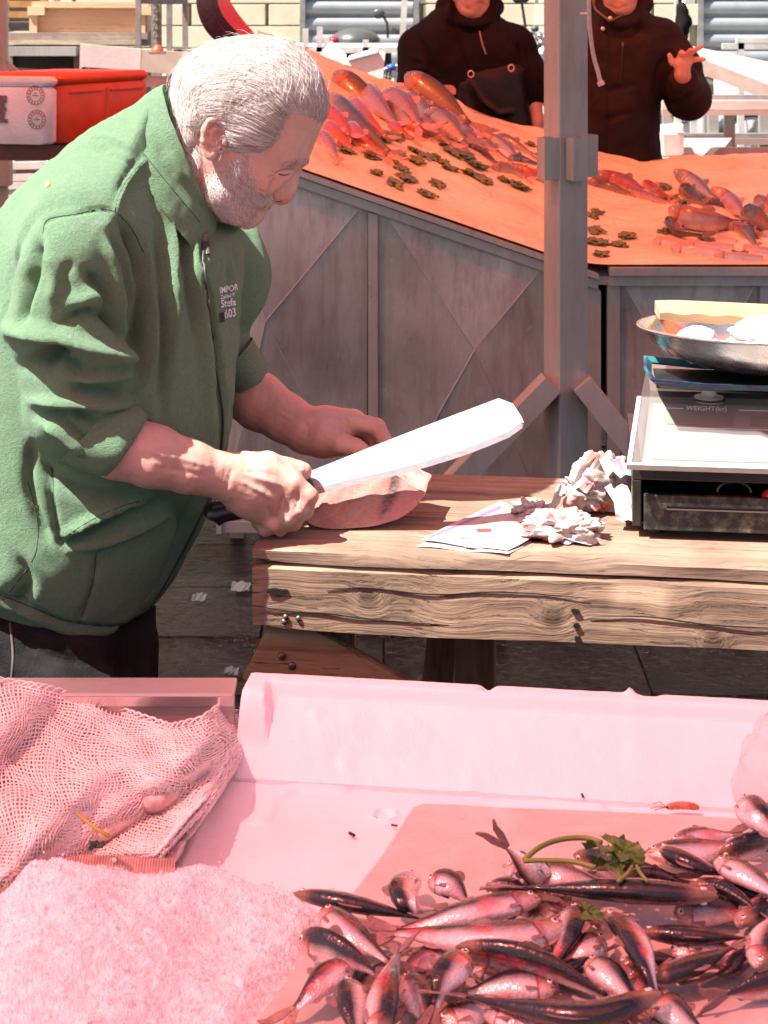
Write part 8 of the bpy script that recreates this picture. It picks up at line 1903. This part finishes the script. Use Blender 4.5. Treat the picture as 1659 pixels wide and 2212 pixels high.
FX.inflate([(1462, 8), (1478, 2), (1490, 20), (1494, 50), (1488, 60), (1486, 84), (1478, 92), (1474, 112), (1462, 112), (1458, 60)], D-.08, .06, .06, k=.01); V, Q = FX.mesh(1); V = V + vnormals(V, Q)*(.012*vnoise(V, 22, 4))[:, None]; mk("cloth", V, Q, M_BLK, t, smooth=True); MB().tube([P(1478, 6, D-.08), P(1478, -6, D-.06), P(1470, -4, D-.05)], .006, 6).build("hanger_hook", M_CHR, t)
# pale table with a small foam box
ztb = .80; pt = thing("pale_work_table", "pale worn table holding a small pink foam box at right", "table", (1.3, 8.2, 0))
c4 = [Pz(1405, 353, ztb), Pz(1538, 353, ztb), Pz(1584, 294, ztb), Pz(1440, 292, ztb)]
fix_normals(MB().loft([[p - Vector((0, 0, .045)) for p in c4], c4]).build("table_top", simple("worn_pale_top", (.58, .47, .40), .6, 0, (.44, .30, .24), 9, .2), pt)); fix_normals(MB().loft([[p - Vector((0, 0, .12)) for p in c4], [p - Vector((0, 0, .047)) for p in c4]]).build("apron", simple("scuffed_apron", (.46, .30, .26), .7, 0, (.25, .14, .11), 12, .3), pt))
for p in c4: MB().bar((p.x*.985, p.y, 0), (p.x*.985, p.y, ztb-.122), .05, .05, up=(1, 0, 0)).build("leg", M_POST, pt)
sb_ = thing("foam_box", "small open pink foam box standing on the pale work table", "foam box", Pz(1452, 338, ztb)); a, b = Pz(1424, 340, ztb), Pz(1478, 338, ztb); hh = .112
MB().loft(rounded([a, b, b + Vector((.05, .42, 0)), a + Vector((.05, .42, 0))], .002, hh)).build("box_body", M_FOAM2, sb_, smooth=False); MB().box(((a.x+b.x)/2+.02, a.y+.2, ztb+hh-.005), (b.x-a.x-.04, .34, .004)).build("inside_floor", simple("box_inside", (.45, .40, .40), .8), sb_)
MB().box(b + Vector((-.02, .06, hh+.014)), (.05, .06, .03), bev=.008).build("corner_lug", M_FOAM2, sb_)
# second tray stall at the right with roe and crushed ice
D = 6.95; ts = thing("tray_stall", "grey framed tray of pinkish ice behind the standing pale fish at right", "tray", (1.25, 7.1, 0))
zt_ = P(0, 402, 6.7).z; q = [Vector((P(1478, 0, 6.75).x, 6.72, zt_)), Vector((2.0, 6.72, zt_)), Vector((2.0, 7.5, zt_+.035)), Vector((P(1546, 0, 7.5).x, 7.5, zt_+.035))]
fix_normals(MB().loft([[p - Vector((0, 0, .02)) for p in q], q]).build("tray_floor", M_STEEL_F, ts))
for i in range(4): MB().bar(q[i] + Vector((0, 0, .012)), q[(i+1) % 4] + Vector((0, 0, .012)), .035, .045).build("tray_edge", M_POST, ts)
for p in q: MB().bar((p.x+.02, p.y, 0), (p.x+.02, p.y, zt_-.02), .04, .04, up=(1, 0, 0)).build("leg", M_POST, ts)
o = crumple("ice_sheet", (1.62, 7.05, zt_+.02), .32, .26, .07, 91, simple("pink_ice", (.78, .66, .62), .4, 0, (.7, .55, .5), 9, .4, 60), None, amp=.12, base=zt_+.004); props(o, "pale pinkish ice mound in the grey framed tray at right", "ice")
o = crumple("roe_block", (1.66, 7.15, zt_+.085), .12, .10, .045, 95, simple("orange_roe", (.55, .10, .03), .35, 0, (.38, .06, .02), 40, .5, 120), None, amp=.14, base=zt_+.05); props(o, "dark orange roe block lying on the pinkish ice at right", "roe")
# parked motorcycle and white scooter seen under the grey table
D = 12.2; gx = lambda px, z, dy=0: Vector(((px-CX)/FOC*D, D+dy, z))
mc = thing("motorcycle", "motorcycle with spoked wheel parked behind the grey table at right", "motorcycle", gx(1640, 0)); wheel(mc, gx(1622, .40), .30, w=.09, spokes=22); wheel(mc, gx(1985, .32), .32, w=.09)
FX = Field((gx(1560, 0).x, D-.3, .3), (gx(2020, 0).x, D+.3, 1.4), .015); FX.chain([gx(1700, .75), gx(1800, .8), gx(1930, .75)], [.14, .15, .11], k=.05); FX.chain([gx(1740, .45), gx(1850, .4)], [.15, .15], k=.05); FX.chain([gx(1600, .72), gx(1640, .75), gx(1668, .62)], [.03, .035, .03], k=.03); V, Q = FX.mesh(2); mk("bodywork", V, Q, M_SCB, mc, smooth=True)
for s in (-.07, .07): MB().tube([gx(1622, .40, s), gx(1690, 1.1, s)], .028, 8).build("fork", M_CHR, mc, smooth=True)
ws = thing("white_van", "white van side with grey vent seen under the grey table", "van", gx(1520, 0, 1.8)); vx = gx(1520, 0, 1.8)
FX = Field((vx.x-.75, D+1.4, .1), (vx.x+1.2, D+3.2, .95), .03); FX.inflate([(vx.x-.6, .2), (vx.x+1.1, .2), (vx.x+1.1, .85), (vx.x-.6, .88)], D+2.2, .6, .18, px=False, power=3); V, Q = FX.mesh(1); mk("body_shell", V, Q, M_WHP, ws, smooth=True)
MB().box((vx.x-.05, D+1.585, .52), (.42, .03, .10), bev=.01).build("grille", M_SCB, ws)
for i in range(4): MB().box((vx.x-.05, D+1.565, .485+i*.024), (.40, .01, .008)).build("grille_slat", M_GREYBAR, ws)
for px in (-.3, .8): MB().lathe(Vector((vx.x+px, D+1.62, .24)), [(.001, -.06), (.14, -.06), (.24, -.05), (.24, .05), (.001, .05)], 28, Matrix.Rotation(math.pi/2, 3, 'X')).build("wheel", M_TYRE, ws, smooth=True)
